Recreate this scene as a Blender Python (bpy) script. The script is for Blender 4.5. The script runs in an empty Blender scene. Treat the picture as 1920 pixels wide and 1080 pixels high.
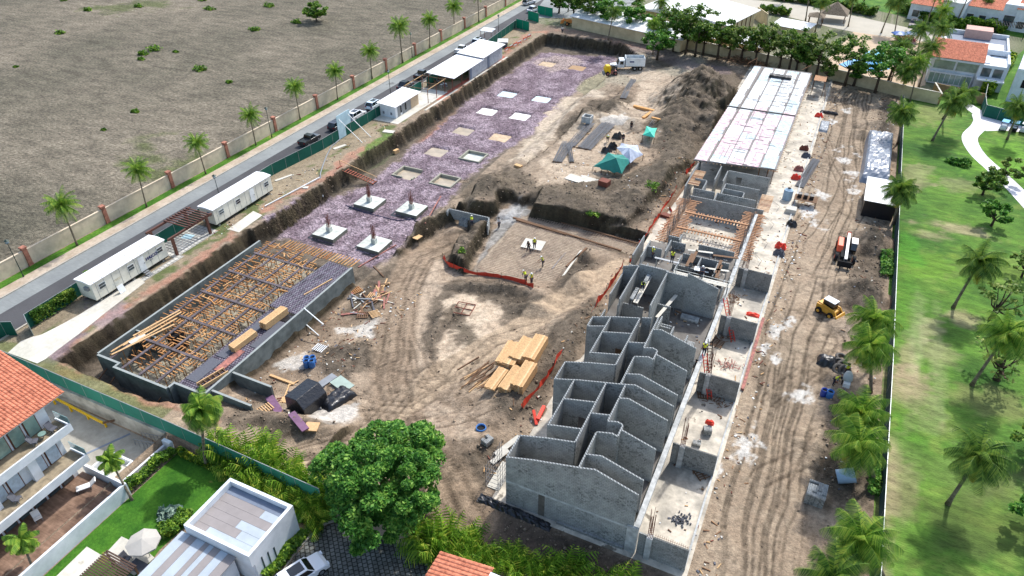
import bpy, math, random
import numpy as np
from mathutils import Vector, Matrix, noise as mnoise
S = bpy.context.scene
R = math.radians
# ---------------------------------------------------------------- camera
CAMH = 55.0; FPX = 1330.0; PITCH = R(35.68); YAW = R(25.186)
cd = bpy.data.cameras.new('camera'); cam = bpy.data.objects.new('camera', cd)
S.collection.objects.link(cam); S.camera = cam
cam.location = (0, 0, CAMH); cam.rotation_euler = (R(90) - PITCH, 0, YAW)
cd.sensor_width = 36.0; cd.lens = 36.0 * FPX / 1920.0; cd.clip_start = 0.5; cd.clip_end = 2000
# ---------------------------------------------------------------- world, sun, exposure
SUN_EL = R(50); SUN_AZ = R(10)          # azimuth measured from +Y towards +X
w = bpy.data.worlds.new('World'); S.world = w; w.use_nodes = True
wn = w.node_tree.nodes; wl = w.node_tree.links
sky = wn.new('ShaderNodeTexSky'); sky.sky_type = 'NISHITA'; sky.sun_disc = False
sky.sun_elevation = SUN_EL; sky.sun_rotation = SUN_AZ; sky.altitude = 30; sky.air_density = 1.2; sky.dust_density = 2.5
wl.new(sky.outputs[0], wn['Background'].inputs[0]); wn['Background'].inputs[1].default_value = 0.15
sl = bpy.data.lights.new('sun', 'SUN'); sl.energy = 2.7; sl.angle = R(2.0); sl.color = (1.0, 0.975, 0.94)
sun = bpy.data.objects.new('sun', sl); S.collection.objects.link(sun)
sd = Vector((math.sin(SUN_AZ) * math.cos(SUN_EL), math.cos(SUN_AZ) * math.cos(SUN_EL), math.sin(SUN_EL)))
sun.rotation_euler = sd.to_track_quat('Z', 'Y').to_euler(); sun.location = (0, 60, 120)
S.view_settings.view_transform = 'Standard'; S.view_settings.look = 'None'
S.view_settings.gamma = 1; S.view_settings.exposure = 0.72; S.view_settings.use_curve_mapping = False
S.render.engine = 'CYCLES'
S.cycles.max_bounces = 5; S.cycles.diffuse_bounces = 3; S.cycles.transparent_max_bounces = 6
S.cycles.transmission_bounces = 2; S.cycles.caustics_reflective = False; S.cycles.caustics_refractive = False
# ---------------------------------------------------------------- pixel <-> world (photo is 1920 x 1080)
_h = Vector((-math.sin(YAW), math.cos(YAW), 0)); _r = Vector((math.cos(YAW), math.sin(YAW), 0)); _u = Vector((0, 0, 1))
_fw = _h * math.cos(PITCH) - _u * math.sin(PITCH); _up = _h * math.sin(PITCH) + _u * math.cos(PITCH)
C0 = Vector((0, 0, CAMH))
def ray(x, y): return _fw * FPX + _r * (x - 960) + _up * (540 - y)
def at(x, y, z=0.0):
    d = ray(x, y); return C0 + d * ((z - CAMH) / d.z)
def vX(x, y, X): d = ray(x, y); return C0 + d * (X / d.x)
def vY(x, y, Y): d = ray(x, y); return C0 + d * (Y / d.y)
def lin(c):
    return tuple(((v / 255.0) / 12.92 if v / 255.0 <= .04045 else ((v / 255.0 + .055) / 1.055) ** 2.4) for v in c)
# ---------------------------------------------------------------- materials
def nodes(name):
    m = bpy.data.materials.new(name); m.use_nodes = True
    return m, m.node_tree.nodes, m.node_tree.links, m.node_tree.nodes['Principled BSDF']
def mat(name, c, rough=.8, var=.18, sc=1.5, c2=None, bump=0.0, bsc=8., metal=0., trans=0., spec=.4, det=4.):
    """base colour broken up by two octaves of noise; optional second colour (stains, wear) and bump"""
    m, n, l, b = nodes(name)
    tc = n.new('ShaderNodeTexCoord'); a = n.new('ShaderNodeTexNoise'); a.inputs['Scale'].default_value = sc
    a.inputs['Detail'].default_value = det; a.inputs['Roughness'].default_value = .65
    l.new(tc.outputs['Object'], a.inputs['Vector'])
    r = n.new('ShaderNodeValToRGB'); l.new(a.outputs[0], r.inputs[0])
    c = lin(c); k = c2 and lin(c2)
    lo = tuple(v * (1 - var) for v in (k or c)); hi = tuple(min(1, v * (1 + var)) for v in c)
    r.color_ramp.elements[0].position = .32; r.color_ramp.elements[1].position = .62
    r.color_ramp.elements[0].color = (*lo, 1); r.color_ramp.elements[1].color = (*hi, 1)
    l.new(r.outputs[0], b.inputs['Base Color'])
    b.inputs['Roughness'].default_value = rough; b.inputs['Metallic'].default_value = metal
    b.inputs['Specular IOR Level'].default_value = spec
    if bump:
        d = n.new('ShaderNodeTexNoise'); d.inputs['Scale'].default_value = bsc; d.inputs['Detail'].default_value = 5
        l.new(tc.outputs['Object'], d.inputs['Vector'])
        bp = n.new('ShaderNodeBump'); bp.inputs['Distance'].default_value = bump; l.new(d.outputs[0], bp.inputs['Height'])
        l.new(bp.outputs[0], b.inputs['Normal'])
    return m
def leafmat(name, c1, c2, c3=None, sc=.8, tr=.3):
    """foliage: colour differs from leaf clump to leaf clump, some light passes through"""
    m, n, l, b = nodes(name)
    g = n.new('ShaderNodeNewGeometry'); a = n.new('ShaderNodeTexNoise'); a.inputs['Scale'].default_value = sc; a.inputs['Detail'].default_value = 2
    tc = n.new('ShaderNodeTexCoord'); l.new(tc.outputs['Object'], a.inputs['Vector'])
    mx = n.new('ShaderNodeMath'); mx.operation = 'MULTIPLY_ADD'; l.new(g.outputs['Random Per Island'], mx.inputs[0]); mx.inputs[1].default_value = .5
    l.new(a.outputs[0], mx.inputs[2])
    r = n.new('ShaderNodeValToRGB'); l.new(mx.outputs[0], r.inputs[0])
    e = r.color_ramp.elements; e[0].position = .45; e[1].position = .85
    e[0].color = (*lin(c1), 1); e[1].color = (*lin(c2), 1)
    if c3: x = e.new(.98); x.color = (*lin(c3), 1)
    l.new(r.outputs[0], b.inputs['Base Color']); b.inputs['Roughness'].default_value = .55
    b.inputs['Specular IOR Level'].default_value = .25
    t = n.new('ShaderNodeBsdfTranslucent'); l.new(r.outputs[0], t.inputs[0])
    s = n.new('ShaderNodeMixShader'); s.inputs[0].default_value = tr
    l.new(b.outputs[0], s.inputs[1]); l.new(t.outputs[0], s.inputs[2]); l.new(s.outputs[0], n['Material Output'].inputs[0])
    return m
def islandmat(name, cols, rough=.85, sc=5, amt=.18):
    """every separate board gets its own tone; fine grain on top"""
    m, n, l, b = nodes(name); g = n.new('ShaderNodeNewGeometry'); r = n.new('ShaderNodeValToRGB'); l.new(g.outputs['Random Per Island'], r.inputs[0])
    e = r.color_ramp.elements; e[0].color = (*lin(cols[0]),1); e[1].color = (*lin(cols[-1]),1)
    for i, c in enumerate(cols[1:-1]): x = e.new((i+1)/(len(cols)-1)); x.color = (*lin(c),1)
    tc = n.new('ShaderNodeTexCoord'); a = n.new('ShaderNodeTexNoise'); a.inputs['Scale'].default_value = sc; a.inputs['Detail'].default_value = 3; l.new(tc.outputs['Object'], a.inputs[0])
    mr = n.new('ShaderNodeMapRange'); l.new(a.outputs[0], mr.inputs[0])
    for i, v in enumerate((.3,.7,1-amt,1+amt)): mr.inputs[i+1].default_value = v
    mu = n.new('ShaderNodeVectorMath'); mu.operation = 'MULTIPLY'; l.new(r.outputs[0], mu.inputs[0]); l.new(mr.outputs[0], mu.inputs[1]); l.new(mu.outputs[0], b.inputs['Base Color']); b.inputs['Roughness'].default_value = rough; b.inputs['Specular IOR Level'].default_value = .3
    return m
# ---------------------------------------------------------------- object helpers
def link(o): S.collection.objects.link(o); return o
def tag(o, label=None, cat=None, group=None, kind=None):
    if label: o['label'] = label
    if cat: o['category'] = cat
    if group: o['group'] = group
    if kind: o['kind'] = kind
    return o
def thing(name, loc, label, cat, group=None, rz=0.0):
    o = link(bpy.data.objects.new(name, None)); o.location = loc; o.rotation_euler = (0, 0, rz); o.empty_display_size = .5
    return tag(o, label, cat, group)
def copytree(o, loc, rz=None, sc=None, label=None, group=None, swap=None):
    c = o.copy(); link(c); c.location = loc
    if rz is not None: c.rotation_euler = (0, 0, rz)
    if sc is not None: c.scale = (sc, sc, sc) if not hasattr(sc, '__len__') else sc
    if label: c['label'] = label
    if group: c['group'] = group
    def kids(s, d):
        for ch in list(s.children):
            k = ch.copy(); link(k); k.parent = d; k.matrix_parent_inverse = ch.matrix_parent_inverse.copy()
            if swap and ch.name.split('.')[0] in swap:
                k.data = k.data.copy(); k.data.materials[0] = swap[ch.name.split('.')[0]]
            kids(ch, k)
    kids(o, c); return c
class MB:
    def __init__(s): s.v = []; s.f = []; s.m = []
    def add(s, vs, fs, m=0):
        n = len(s.v); s.v += [tuple(p) for p in vs]; s.f += [tuple(i + n for i in f) for f in fs]; s.m += [m] * len(fs); return s
    def box(s, x0, y0, z0, x1, y1, z1, m=0):
        return s.add([(x0,y0,z0),(x1,y0,z0),(x1,y1,z0),(x0,y1,z0),(x0,y0,z1),(x1,y0,z1),(x1,y1,z1),(x0,y1,z1)],
                     [(0,3,2,1),(4,5,6,7),(0,1,5,4),(1,2,6,5),(2,3,7,6),(3,0,4,7)], m)
    def ob(s, c, d, rz=0, m=0, rx=0, ry=0):
        M = Matrix.Rotation(rz, 3, 'Z') @ Matrix.Rotation(ry, 3, 'Y') @ Matrix.Rotation(rx, 3, 'X')
        a, b, e = d[0]/2, d[1]/2, d[2]/2
        P = [(-a,-b,-e),(a,-b,-e),(a,b,-e),(-a,b,-e),(-a,-b,e),(a,-b,e),(a,b,e),(-a,b,e)]
        return s.add([Vector(c) + M @ Vector(p) for p in P], [(0,3,2,1),(4,5,6,7),(0,1,5,4),(1,2,6,5),(2,3,7,6),(3,0,4,7)], m)
    def bar(s, p, q, w, h=None, m=0):
        p = Vector(p); q = Vector(q); d = q - p
        if d.length < 1e-5: return s
        h = h or w; d.normalize(); u = Vector((0,0,1)) if abs(d.z) < .95 else Vector((1,0,0))
        a = d.cross(u).normalized() * w/2; b = a.cross(d).normalized() * h/2
        vs = [p-a-b, p+a-b, p+a+b, p-a+b, q-a-b, q+a-b, q+a+b, q-a+b]
        return s.add(vs, [(0,1,2,3),(7,6,5,4),(0,4,5,1),(1,5,6,2),(2,6,7,3),(3,7,4,0)], m)
    def path(s, ps, rs, n=6, m=0, cap=True):
        ps = [Vector(p) for p in ps]; rs = rs if hasattr(rs, '__len__') else [rs]*len(ps)
        vs = []; k = len(ps)
        for i, p in enumerate(ps):
            d = (ps[min(i+1,k-1)] - ps[max(i-1,0)]).normalized()
            u = Vector((0,0,1)) if abs(d.z) < .9 else Vector((1,0,0))
            a = d.cross(u).normalized(); b = a.cross(d).normalized()
            for j in range(n):
                t = 2*math.pi*j/n; vs.append(p + (a*math.cos(t) + b*math.sin(t))*rs[i])
        fs = [(i*n+j, i*n+(j+1)%n, (i+1)*n+(j+1)%n, (i+1)*n+j) for i in range(k-1) for j in range(n)]
        if cap: fs += [tuple(range(n))[::-1], tuple((k-1)*n+j for j in range(n))]
        return s.add(vs, fs, m)
    def tube(s, p, q, r, r2=None, n=8, m=0): return s.path([p, q], [r, r2 if r2 is not None else r], n, m)
    def prism(s, poly, z0, z1, m=0, mt=None):
        n = len(poly); A = sum(poly[i][0]*poly[(i+1)%n][1]-poly[(i+1)%n][0]*poly[i][1] for i in range(n))
        if A < 0: poly = poly[::-1]
        vs = [(p[0],p[1],z0) for p in poly] + [(p[0],p[1],z1) for p in poly]
        s.add(vs, [tuple(range(n))[::-1]] + [(i,(i+1)%n,(i+1)%n+n,i+n) for i in range(n)], m)
        return s.add(vs[n:], [tuple(range(n))], m if mt is None else mt)
    def ext(s, prof, y0, y1, m=0, ins=0):
        """profile in (x,z), extruded along y"""
        n = len(prof); vs = [(p[0],y0,p[1]) for p in prof] + [(p[0],y1,p[1]) for p in prof]
        return s.add(vs, [tuple(range(n)), tuple(range(n,2*n))[::-1]] + [(i,i+n,(i+1)%n+n,(i+1)%n) for i in range(n)], m)
    def face(s, vs, m=0): return s.add(vs, [tuple(range(len(vs)))], m)
    def build(s, name, mats, parent=None, world=False, smooth=False, bevel=0):
        me = bpy.data.meshes.new(name); vs = s.v
        if world and parent is not None:
            L = parent.location; vs = [(p[0]-L.x, p[1]-L.y, p[2]-L.z) for p in vs]
        me.from_pydata(vs, [], s.f)
        mats = mats if isinstance(mats, (list, tuple)) else [mats]
        for m in mats: me.materials.append(m)
        if len(mats) > 1: me.polygons.foreach_set('material_index', s.m)
        if smooth: me.polygons.foreach_set('use_smooth', [True]*len(me.polygons))
        o = link(bpy.data.objects.new(name, me)); o.parent = parent
        if bevel:
            b = o.modifiers.new('b', 'BEVEL'); b.width = bevel; b.segments = 2; b.limit_method = 'ANGLE'
        return o
def npmesh(name, V, F, mats, parent=None, smooth=False, midx=None):
    V = np.asarray(V, np.float32).reshape(-1, 3); F = np.asarray(F, np.int32); k = F.shape[1]
    me = bpy.data.meshes.new(name); me.vertices.add(len(V)); me.vertices.foreach_set('co', V.ravel())
    me.loops.add(F.size); me.loops.foreach_set('vertex_index', F.ravel())
    me.polygons.add(len(F)); me.polygons.foreach_set('loop_start', np.arange(0, F.size, k, dtype=np.int32))
    me.polygons.foreach_set('loop_total', np.full(len(F), k, np.int32))
    for m in (mats if isinstance(mats, (list, tuple)) else [mats]): me.materials.append(m)
    if midx is not None: me.polygons.foreach_set('material_index', midx)
    if smooth: me.polygons.foreach_set('use_smooth', np.ones(len(F), bool))
    me.update(calc_edges=True)
    o = link(bpy.data.objects.new(name, me)); o.parent = parent; return o
def stuffpart(o): o['kind'] = 'stuff'; return o
# ================================================================ TERRAIN
rng = np.random.default_rng(7); random.seed(7)
def axis(segs):
    out = [segs[0][0]]
    for a, b, st in segs:
        n = max(1, int(round((b-a)/st))); out += list(np.linspace(a, b, n+1)[1:])
    return np.array(out)
gx = axis([(-330,-112,14),(-112,-90,1.0),(-90,-1,.26),(-1,12.8,.13),(12.8,16,.4),(16,34,1.0),(34,130,8)])
gy = axis([(-40,8,6),(8,30,1.0),(30,100,.25),(100,150,.36),(150,182,.5),(182,205,1.5),(205,420,14)])
X, Y = np.meshgrid(gx, gy)
def _hash(ix, iy, s):
    n = (ix.astype(np.int64)*374761393 + iy.astype(np.int64)*668265263 + s*1274126177) & 0x7fffffff
    n = ((n ^ (n >> 13))*1274126177) & 0x7fffffff
    return ((n ^ (n >> 16)) & 0xffff)/65535.0
def vn(x, y, s=0):
    ix = np.floor(x); iy = np.floor(y); fx = x-ix; fy = y-iy; fx = fx*fx*(3-2*fx); fy = fy*fy*(3-2*fy)
    a = _hash(ix,iy,s); b = _hash(ix+1,iy,s); c = _hash(ix,iy+1,s); d = _hash(ix+1,iy+1,s)
    return (a*(1-fx)+b*fx)*(1-fy) + (c*(1-fx)+d*fx)*fy
def fbm(x, y, sc, oct=4, s=0, gain=.55):
    t = 0; a = 1; n = 0; f = 1.0/sc
    for i in range(oct):
        t = t + a*vn(x*f+13.7*i, y*f-7.1*i, s+i); n += a; a *= gain; f *= 2.03
    return t/n
def sdf(poly, x=None, y=None):
    """signed distance to polygon, positive inside"""
    x = X if x is None else x; y = Y if y is None else y
    d = np.full(x.shape, 1e9); ins = np.zeros(x.shape, bool); n = len(poly)
    for i in range(n):
        ax, ay = poly[i][0], poly[i][1]; bx, by = poly[(i+1)%n][0], poly[(i+1)%n][1]
        ex, ey = bx-ax, by-ay; L = ex*ex+ey*ey+1e-9
        t = np.clip(((x-ax)*ex+(y-ay)*ey)/L, 0, 1)
        d = np.minimum(d, np.hypot(x-ax-t*ex, y-ay-t*ey))
        c = ((ay > y) != (by > y)) & (x < (bx-ax)*(y-ay)/((by-ay) if abs(by-ay) > 1e-9 else 1e-9)+ax)
        ins ^= c
    return np.where(ins, d, -d)
def pdist(line):
    d = np.full(X.shape, 1e9); sgn = np.zeros(X.shape)
    for (ax,ay),(bx,by) in zip(line[:-1], line[1:]):
        ex, ey = bx-ax, by-ay; L = ex*ex+ey*ey+1e-9
        t = np.clip(((X-ax)*ex+(Y-ay)*ey)/L, 0, 1); q = np.hypot(X-ax-t*ex, Y-ay-t*ey)
        c = (X-ax)*ey-(Y-ay)*ex; sgn = np.where(q < d, np.sign(c), sgn); d = np.minimum(d, q)
    return d, sgn
def ss(a, b, v): t = np.clip((v-a)/(b-a), 0, 1); return t*t*(3-2*t)
def pw(pts, z): return [tuple(at(px, py, z)[:2]) for px, py in pts]
N1 = fbm(X, Y, 6, 4, 3); N2 = fbm(X, Y, 1.6, 3, 11); N3 = fbm(X, Y, .6, 2, 29)
H = np.zeros(X.shape)
def put(poly, z, fall, jit=.5):
    global H
    m = ss(0, fall, sdf(poly) + (N2-.5)*2*jit + (N1-.5)*jit)
    H = H*(1-m) + z*m
# basin of bare earth in the middle, rising to the block building
bx_ = np.interp(X, [-56,-50,-42,-30,-23], [-3.1,-3.0,-2.1,-.9,0]) * np.where(X < -38, ss(33, 46, Y)*.86+.14, 1)
put([(-56,32.5),(-56,68),(-53,82),(-48,92),(-40,96),(-22,94),(-21.3,80),(-20.8,50),(-22,40),(-25,32.5)], bx_, 2.2, .3)
GR = pw([(500,440),(590,385),(690,345),(745,300),(875,190),(1012,98),(1160,106),(1150,122),(1110,150),(1050,195),(1012,238),(975,268),(930,292),(885,327),(850,372),(815,398),(790,425),(755,470),(700,505),(600,470)], -3)
put([(-74.2,60),(-74.6,100),(-74.4,179),(-52,178.5),(-46,171),(-44,160),(-44,140),(-45,120),(-46,104),(-49,97),(-50,88),(-53,80),(-53,64)], -3.0, .9, .55)
# haul ramp on the right side of the gravel, up to the plateau
RP = pw([(930,300),(985,265),(1030,225),(1070,185),(1120,150),(1150,125),(1230,110),(1290,95),(1290,130),(1210,160),(1150,200),(1105,235),(1060,262),(1000,300),(950,330)], -1.6)
put(RP, np.interp(Y, [100,120,140,165], [-2.6,-2.2,-1.4,-.3]), 2.5, .4)
PL = pw([(1060,290),(1090,235),(1140,215),(1170,170),(1230,150),(1250,215),(1240,260),(1190,300),(1180,320),(1120,335),(1030,345),(1010,330),(1030,300)], 0)
put(PL, .1, 3, .3)
# steep-sided mesas of leftover ground around the meshed slab
put(pw([(985,380),(1010,345),(1090,335),(1180,330),(1235,310),(1280,290),(1300,300),(1215,385),(1178,412),(1080,400),(1000,388)], 1.2), 1.1 + (N1-.5)*1.4, 1.2, .45)
put(pw([(880,345),(930,325),(990,335),(1010,350),(975,372),(945,378),(905,385),(870,380)], .3), .2 + (N1-.5)*1.5, 1.4, .5)
put(pw([(930,378),(960,372),(985,385),(962,410),(925,405)], -1.6), -1.7, 1.2, .3)
MS = pw([(884,508),(955,425),(975,402),(1060,420),(1140,438),(1214,455),(1214,500),(1160,492),(1108,480),(1078,505),(1040,540),(1000,530)], -1.7)
put(MS, -1.7, .5, .15)
put(pw([(835,480),(850,440),(900,412),(925,415),(905,440),(882,478),(872,500)], -.5), -.2 + (N2-.5), 1.0, .4)
put(pw([(842,393),(850,388),(920,408),(918,416),(880,428),(870,410)], -1.4), -1.6, .5, .1)
# loose heaps
def heap(px, py, z, rx, ry, h, rot=0.0, sharp=1.15, nz=.5):
    global H
    c = at(px, py, z); a = R(rot); dx = X-c.x; dy = Y-c.y
    u = (dx*math.cos(a)+dy*math.sin(a))/rx; v = (-dx*math.sin(a)+dy*math.cos(a))/ry
    r = np.hypot(u, v)*(1+(N1-.5)*.9*nz+(N2-.5)*.5*nz)
    k = np.clip(1-r, 0, None)**sharp*h*(1+(N3-.5)*.16)
    H = H + k
heap(1312,165,2.5, 10,13, 7.2); heap(1285,215,1.5, 8,10, 4.2, 20); heap(1335,190,1.5, 6,9, 2.8); heap(1345,230,1, 5,8, 2.6)
heap(1255,250,.5, 6,8, 2.2); heap(1150,205,0, 4.5,6, 2.2, 30); heap(1090,225,-.5, 4.5,7, 2.2, 30); heap(1130,225,0, 5,4, 1.8); heap(1190,235,0, 6,3.5, 1.6)
heap(1240,330,.8, 6,7, 2.4); heap(1195,370,1.2, 5,5, 1.8); heap(1275,290,.5, 4,8, 1.8); heap(1070,370,1.2, 7,4, 1.3, -10); heap(920,345,.2, 5,4, 1.5)
heap(1632,450,.6, 4.4,4.0, 3.0); heap(1615,548,.6, 5.0,4.0, 3.0); heap(1592,612,.2, 3.2,2.6, 1.2); heap(1652,236,.4, 5,4, 1.7); heap(1620,250,.3, 4,3, 1.0)
heap(1558,768,.1, 2.6,2.6, .9); heap(1530,840,.1, 3.2,3.4, .9); heap(1590,850,.2, 3,4, .7)
heap(1060,400+250,-.2, 3.2,10, 1.3, -18); heap(1085,600,-.1, 3,6, 1.2, -20); heap(960,745,-.2, 3,5, 1.1, -15); heap(1020,560,-.5, 3,3, 1.1); heap(1082,530,-.5, 2.6,4, 1.6, -20); heap(1098,490,-.8, 1.3,1.3, 1.3)
heap(830,600,-1.8, 1.3,5, .8); heap(885,535,-1.4, 6,1.5, .9, 8); heap(960,545,-1.2, 6,1.6, 1.0, 8); heap(1000,585,-1, 5,1.6, 1.0); heap(800,700,-1.5,1.2,4,.5)
heap(560,800,-1.0, 8,2.2, 1.4, 10); heap(650,660,-2.6, 5,2.5, .8, 20); heap(630,690,-2.5,4,2,.7); heap(870,860,-.5, 3.2,3.2, .9); heap(905,830,-.3, 3,2.4,.8); heap(440,790,-.4,4,3,.7)
heap(850,420,-1.2, 3,4, 1.0); heap(1480,1000-700,0, .1,.1,0)
put(MS, -1.7, .5, .1)
# pits around and inside the concrete tank
put([(-74.6,33.6),(-74.9,66),(-70,70),(-64,68),(-64,40),(-55.5,40),(-54,35.5),(-60,33.4)], -3.0, .8, .35)
put([(-71,37),(-71,66),(-55,66),(-55,37)], -3.3, .4, 0)
put([(-54.7,45),(-54.7,66),(-50,64),(-50,48)], -3.0, 1.5, .2)
# southern compound, lower than the site
put([(-130,-60),(-130,31.0),(-54.2,31.0),(-54.2,-60)], -2.2, .35, 0)
put([(-54.0,-60),(-54.0,31.0),(10,31.0),(10,-60)], -1.2, .35, 0)
put([(-90,-60),(-90,24),(-54,24),(-54,-60)], -1.2, .3, 0)
# keep the road side, the buildings' footprints and the lawn level
put([(-400,-60),(-76.5,31.5),(-76.5,440),(-400,440)], 0.0, .7, .25)
put([(-19.6,37.4),(-19.6,176),(-.8,176),(-.8,37.4)], -.05, .8, .05)
put([(12.6,-60),(12.6,440),(140,440),(140,-60)], -.02, .5, 0)
put([(-90,183),(-20,178),(40,165),(140,165),(140,440),(-90,440)], -.02, 1.5, 0)
dist_lvl = ss(-76.5,-75, X)*(1-ss(11.5,12.6, X))*ss(31.2,33, Y)*(1-ss(180,186, Y))
gyv, gxv = np.gradient(H, gy, gx); SL = np.hypot(gxv, gyv)
rough = (fbm(X, Y, .9, 3, 41)-.5)*.16 + (fbm(X, Y, 3.5, 3, 47)-.5)*.22
H += dist_lvl*rough*(1+1.6*ss(.25,.9,SL)) * np.where((X > -19.6) & (X < -.8) & (Y > 37), 0, 1)
ER = [tuple(at(a, b, 0)[:2]) for a, b in [(1600,175),(1592,240),(1575,330),(1560,400),(1515,500),(1475,620),(1450,720),(1425,830),(1402,940),(1380,1085)]]
dER, sER = pdist(ER)
CR = [tuple(at(a, b, -2)[:2]) for a, b in [(842,450),(785,470),(752,540),(742,620),(737,690),(745,770),(765,840),(840,930),(880,1000)]]
dCR, sCR = pdist(CR)
LR = [tuple(at(a, b, -.6)[:2]) for a, b in [(1168,505),(1120,530),(1040,580),(960,620),(880,665),(800,715),(740,760),(690,790)]]
dLR, sLR = pdist(LR)
SR = [tuple(at(a, b, -1.5)[:2]) for a, b in [(560,855),(640,830),(700,790),(745,740)]]
dSR, sSR = pdist(SR)
def ruts(d, s, y, w, nt=9, seed=1):
    """wheel tracks of many passes wandering over the lane"""
    o = d*s+(fbm(X, Y, 9, 2, 5)-.5)*2.2; t = np.zeros(X.shape); q = np.random.default_rng(seed)
    for k in range(nt):
        c = q.uniform(-w,w)+q.uniform(.3,1.3)*np.sin(Y/q.uniform(9,22)+q.uniform(0,6)); st_ = ss(.35,.6, vn(X*.08+k*9, Y*.05+k*5, 77+k))
        for e in (-.95,.95): t = np.maximum(t, np.exp(-((o-c-e)/q.uniform(.10,.2))**4)*st_)
    return t*(1-ss(w+.5, w+2, d))*(.55+.45*vn(X*3, Y*3, 5))
T_E = ruts(dER, sER, Y, 3.4, 11, 1); T_C = ruts(dCR, sCR, Y, 1.9, 6, 2); T_S = ruts(dSR, sSR, Y, 1.5, 4, 3)
XR = [[(1500,180),(1560,300),(1620,420)],[(1450,760),(1520,700),(1560,640)],[(1420,900),(1500,860),(1560,880)],[(690,770),(760,800),(860,790),(930,770)],[(760,700),(840,745),(905,800),(900,870)],[(640,700),(700,740),(770,750),(850,700)],[(780,520),(770,600),(800,690),(870,760)],
      [(1010,620),(930,640),(860,700),(830,780)],[(1100,240),(1150,260),(1200,240),(1240,180)],[(1030,320),(1080,300),(1150,300)],[(1460,1060),(1480,940),(1530,820)],[(1520,250),(1560,200),(1620,190)]]
T_X = np.zeros(X.shape)
for i_, L_ in enumerate(XR):
    d_, s_ = pdist([tuple(at(a, b, -.5)[:2]) for a, b in L_]); T_X = np.maximum(T_X, ruts(d_, s_, Y, .7, 3, 20+i_))
H -= .10*T_E + .11*T_C + .10*T_S + .09*T_X
for a_, b_ in [(765,328),(835,343),(888,297),(818,286),(868,247),(937,259),(913,210),(975,219),(951,178),(1015,187),(1026,121),(1082,128)]:
    c_ = at(a_, b_, -3.35); m_ = ss(-.15,.35, np.minimum(2.15-np.abs(X-c_.x), 2.0-np.abs(Y-c_.y))+(N3-.5)*.25); H = H*(1-m_)-3.5*m_
def hz(x, y):
    i = int(np.clip(np.searchsorted(gx, x)-1, 0, len(gx)-2)); j = int(np.clip(np.searchsorted(gy, y)-1, 0, len(gy)-2))
    fx = min(1,max(0,(x-gx[i])/(gx[i+1]-gx[i]))); fy = min(1,max(0,(y-gy[j])/(gy[j+1]-gy[j])))
    return float((H[j,i]*(1-fx)+H[j,i+1]*fx)*(1-fy)+(H[j+1,i]*(1-fx)+H[j+1,i+1]*fx)*fy)
def gp(px, py):
    """the point of the ground seen at a pixel of the photo"""
    d = ray(px, py).normalized(); t = (9-CAMH)/d.z
    while t < 900:
        p = C0+d*t
        if p.z < hz(p.x, p.y): break
        t += .25
    lo = t-.25; hi = t
    for _ in range(10):
        m = (lo+hi)/2; p = C0+d*m
        if p.z < hz(p.x, p.y): hi = m
        else: lo = m
    p = C0+d*hi; return Vector((p.x, p.y, hz(p.x, p.y)))
def gpl(pts): return [tuple(gp(a, b)[:2]) for a, b in pts]
# ---------------------------------------------------------------- ground colours (soil, gravel, lime, mud, turf)
def col(c): return np.array(lin(c))
COL = np.zeros(X.shape+(3,)); GRV = np.zeros(X.shape)
big = fbm(X, Y, 9, 4, 60); mid = fbm(X, Y, 2.2, 4, 61); fine = fbm(X, Y, .7, 3, 62)
k = ss(.30,.72, .5*big+.5*mid)[...,None]; COL[:] = col((122,104,86))*(1-k) + col((174,152,128))*k
COL *= (.86+.28*fine)[...,None]
def paint(c, m, c2=None, vary=.5):
    global COL
    m = np.clip(m, 0, 1)[...,None]; cc = col(c)[None,None,:]
    if c2 is not None: q = ss(.35,.65, .5*mid+.5*fine)[...,None]; cc = cc*(1-q)+col(c2)*q
    COL = COL*(1-m)+cc*m*(.88+.24*fine)[...,None] if vary else COL*(1-m)+cc*m
def zone(poly, c, soft=.5, jit=1.0, op=1.0, c2=None, far=False):
    m = ss(-soft, soft, sdf(poly)+(mid-.5)*3*jit+(fine-.5)*jit)*op
    paint(c, m, c2); return m
def lane(pts, w, c, soft=.5, jit=.8, op=1.0, c2=None):
    d, s = pdist(gpl(pts)); m = (1-ss(w/2-soft, w/2+soft, d+(mid-.5)*3*jit+(fine-.5)*jit))*op; paint(c, m, c2)
# dark trodden mud where the ground is loose, painted shade on the south bank, paler dust on the level pads
zone([(-76,60),(-76,180),(-44,180),(-44,96),(-52,80),(-54,60)], (150,132,112), 1, .5)
G_ = ss(-.5,.7, sdf(GR)+(mid-.5)*2.2+(fine-.5)*1.4)
q = ss(.42,.6, mid)[...,None]
COL = COL*(1-G_[...,None]) + (col((112,98,106))*(1-q)+col((138,124,132))*q)*G_[...,None]*(.8+.4*fine)[...,None]
GRV = np.maximum(GRV, G_)
zone(gpl([(1040,105),(1090,110),(1080,130),(1030,135),(1000,115)]), (168,152,140), 1, 1.5, .5)
zone(gpl([(820,548),(880,540),(950,562),(940,620),(905,655),(870,700),(822,690),(815,620)]), (208,186,160), .6, .5, 1, (190,166,140))
zone(gpl([(770,470),(835,480),(830,540),(812,600),(800,680),(760,700),(765,560)]), (188,166,142), 1, 1, .7)
zone(gpl([(740,760),(840,745),(900,770),(920,820),(860,850),(830,800),(800,860),(760,830)]), (190,168,144), 1, 1.4, .8, (160,138,116))
zone(gpl([(900,690),(1010,640),(1040,600),(1010,700),(960,720),(880,735)]), (186,164,138), .7, .8, .7)
zone(gpl([(885,405),(930,410),(905,440),(900,500),(870,500),(890,450)]), (176,154,128), .4, .5, .6)
zone(MS, (176,160,138), .25, .1, 1, (158,144,126))
zone(pw([(884,508),(955,425),(1000,395),(985,385),(965,390),(925,425)], -1.7), (146,146,144), .2, .35, .8)
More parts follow.
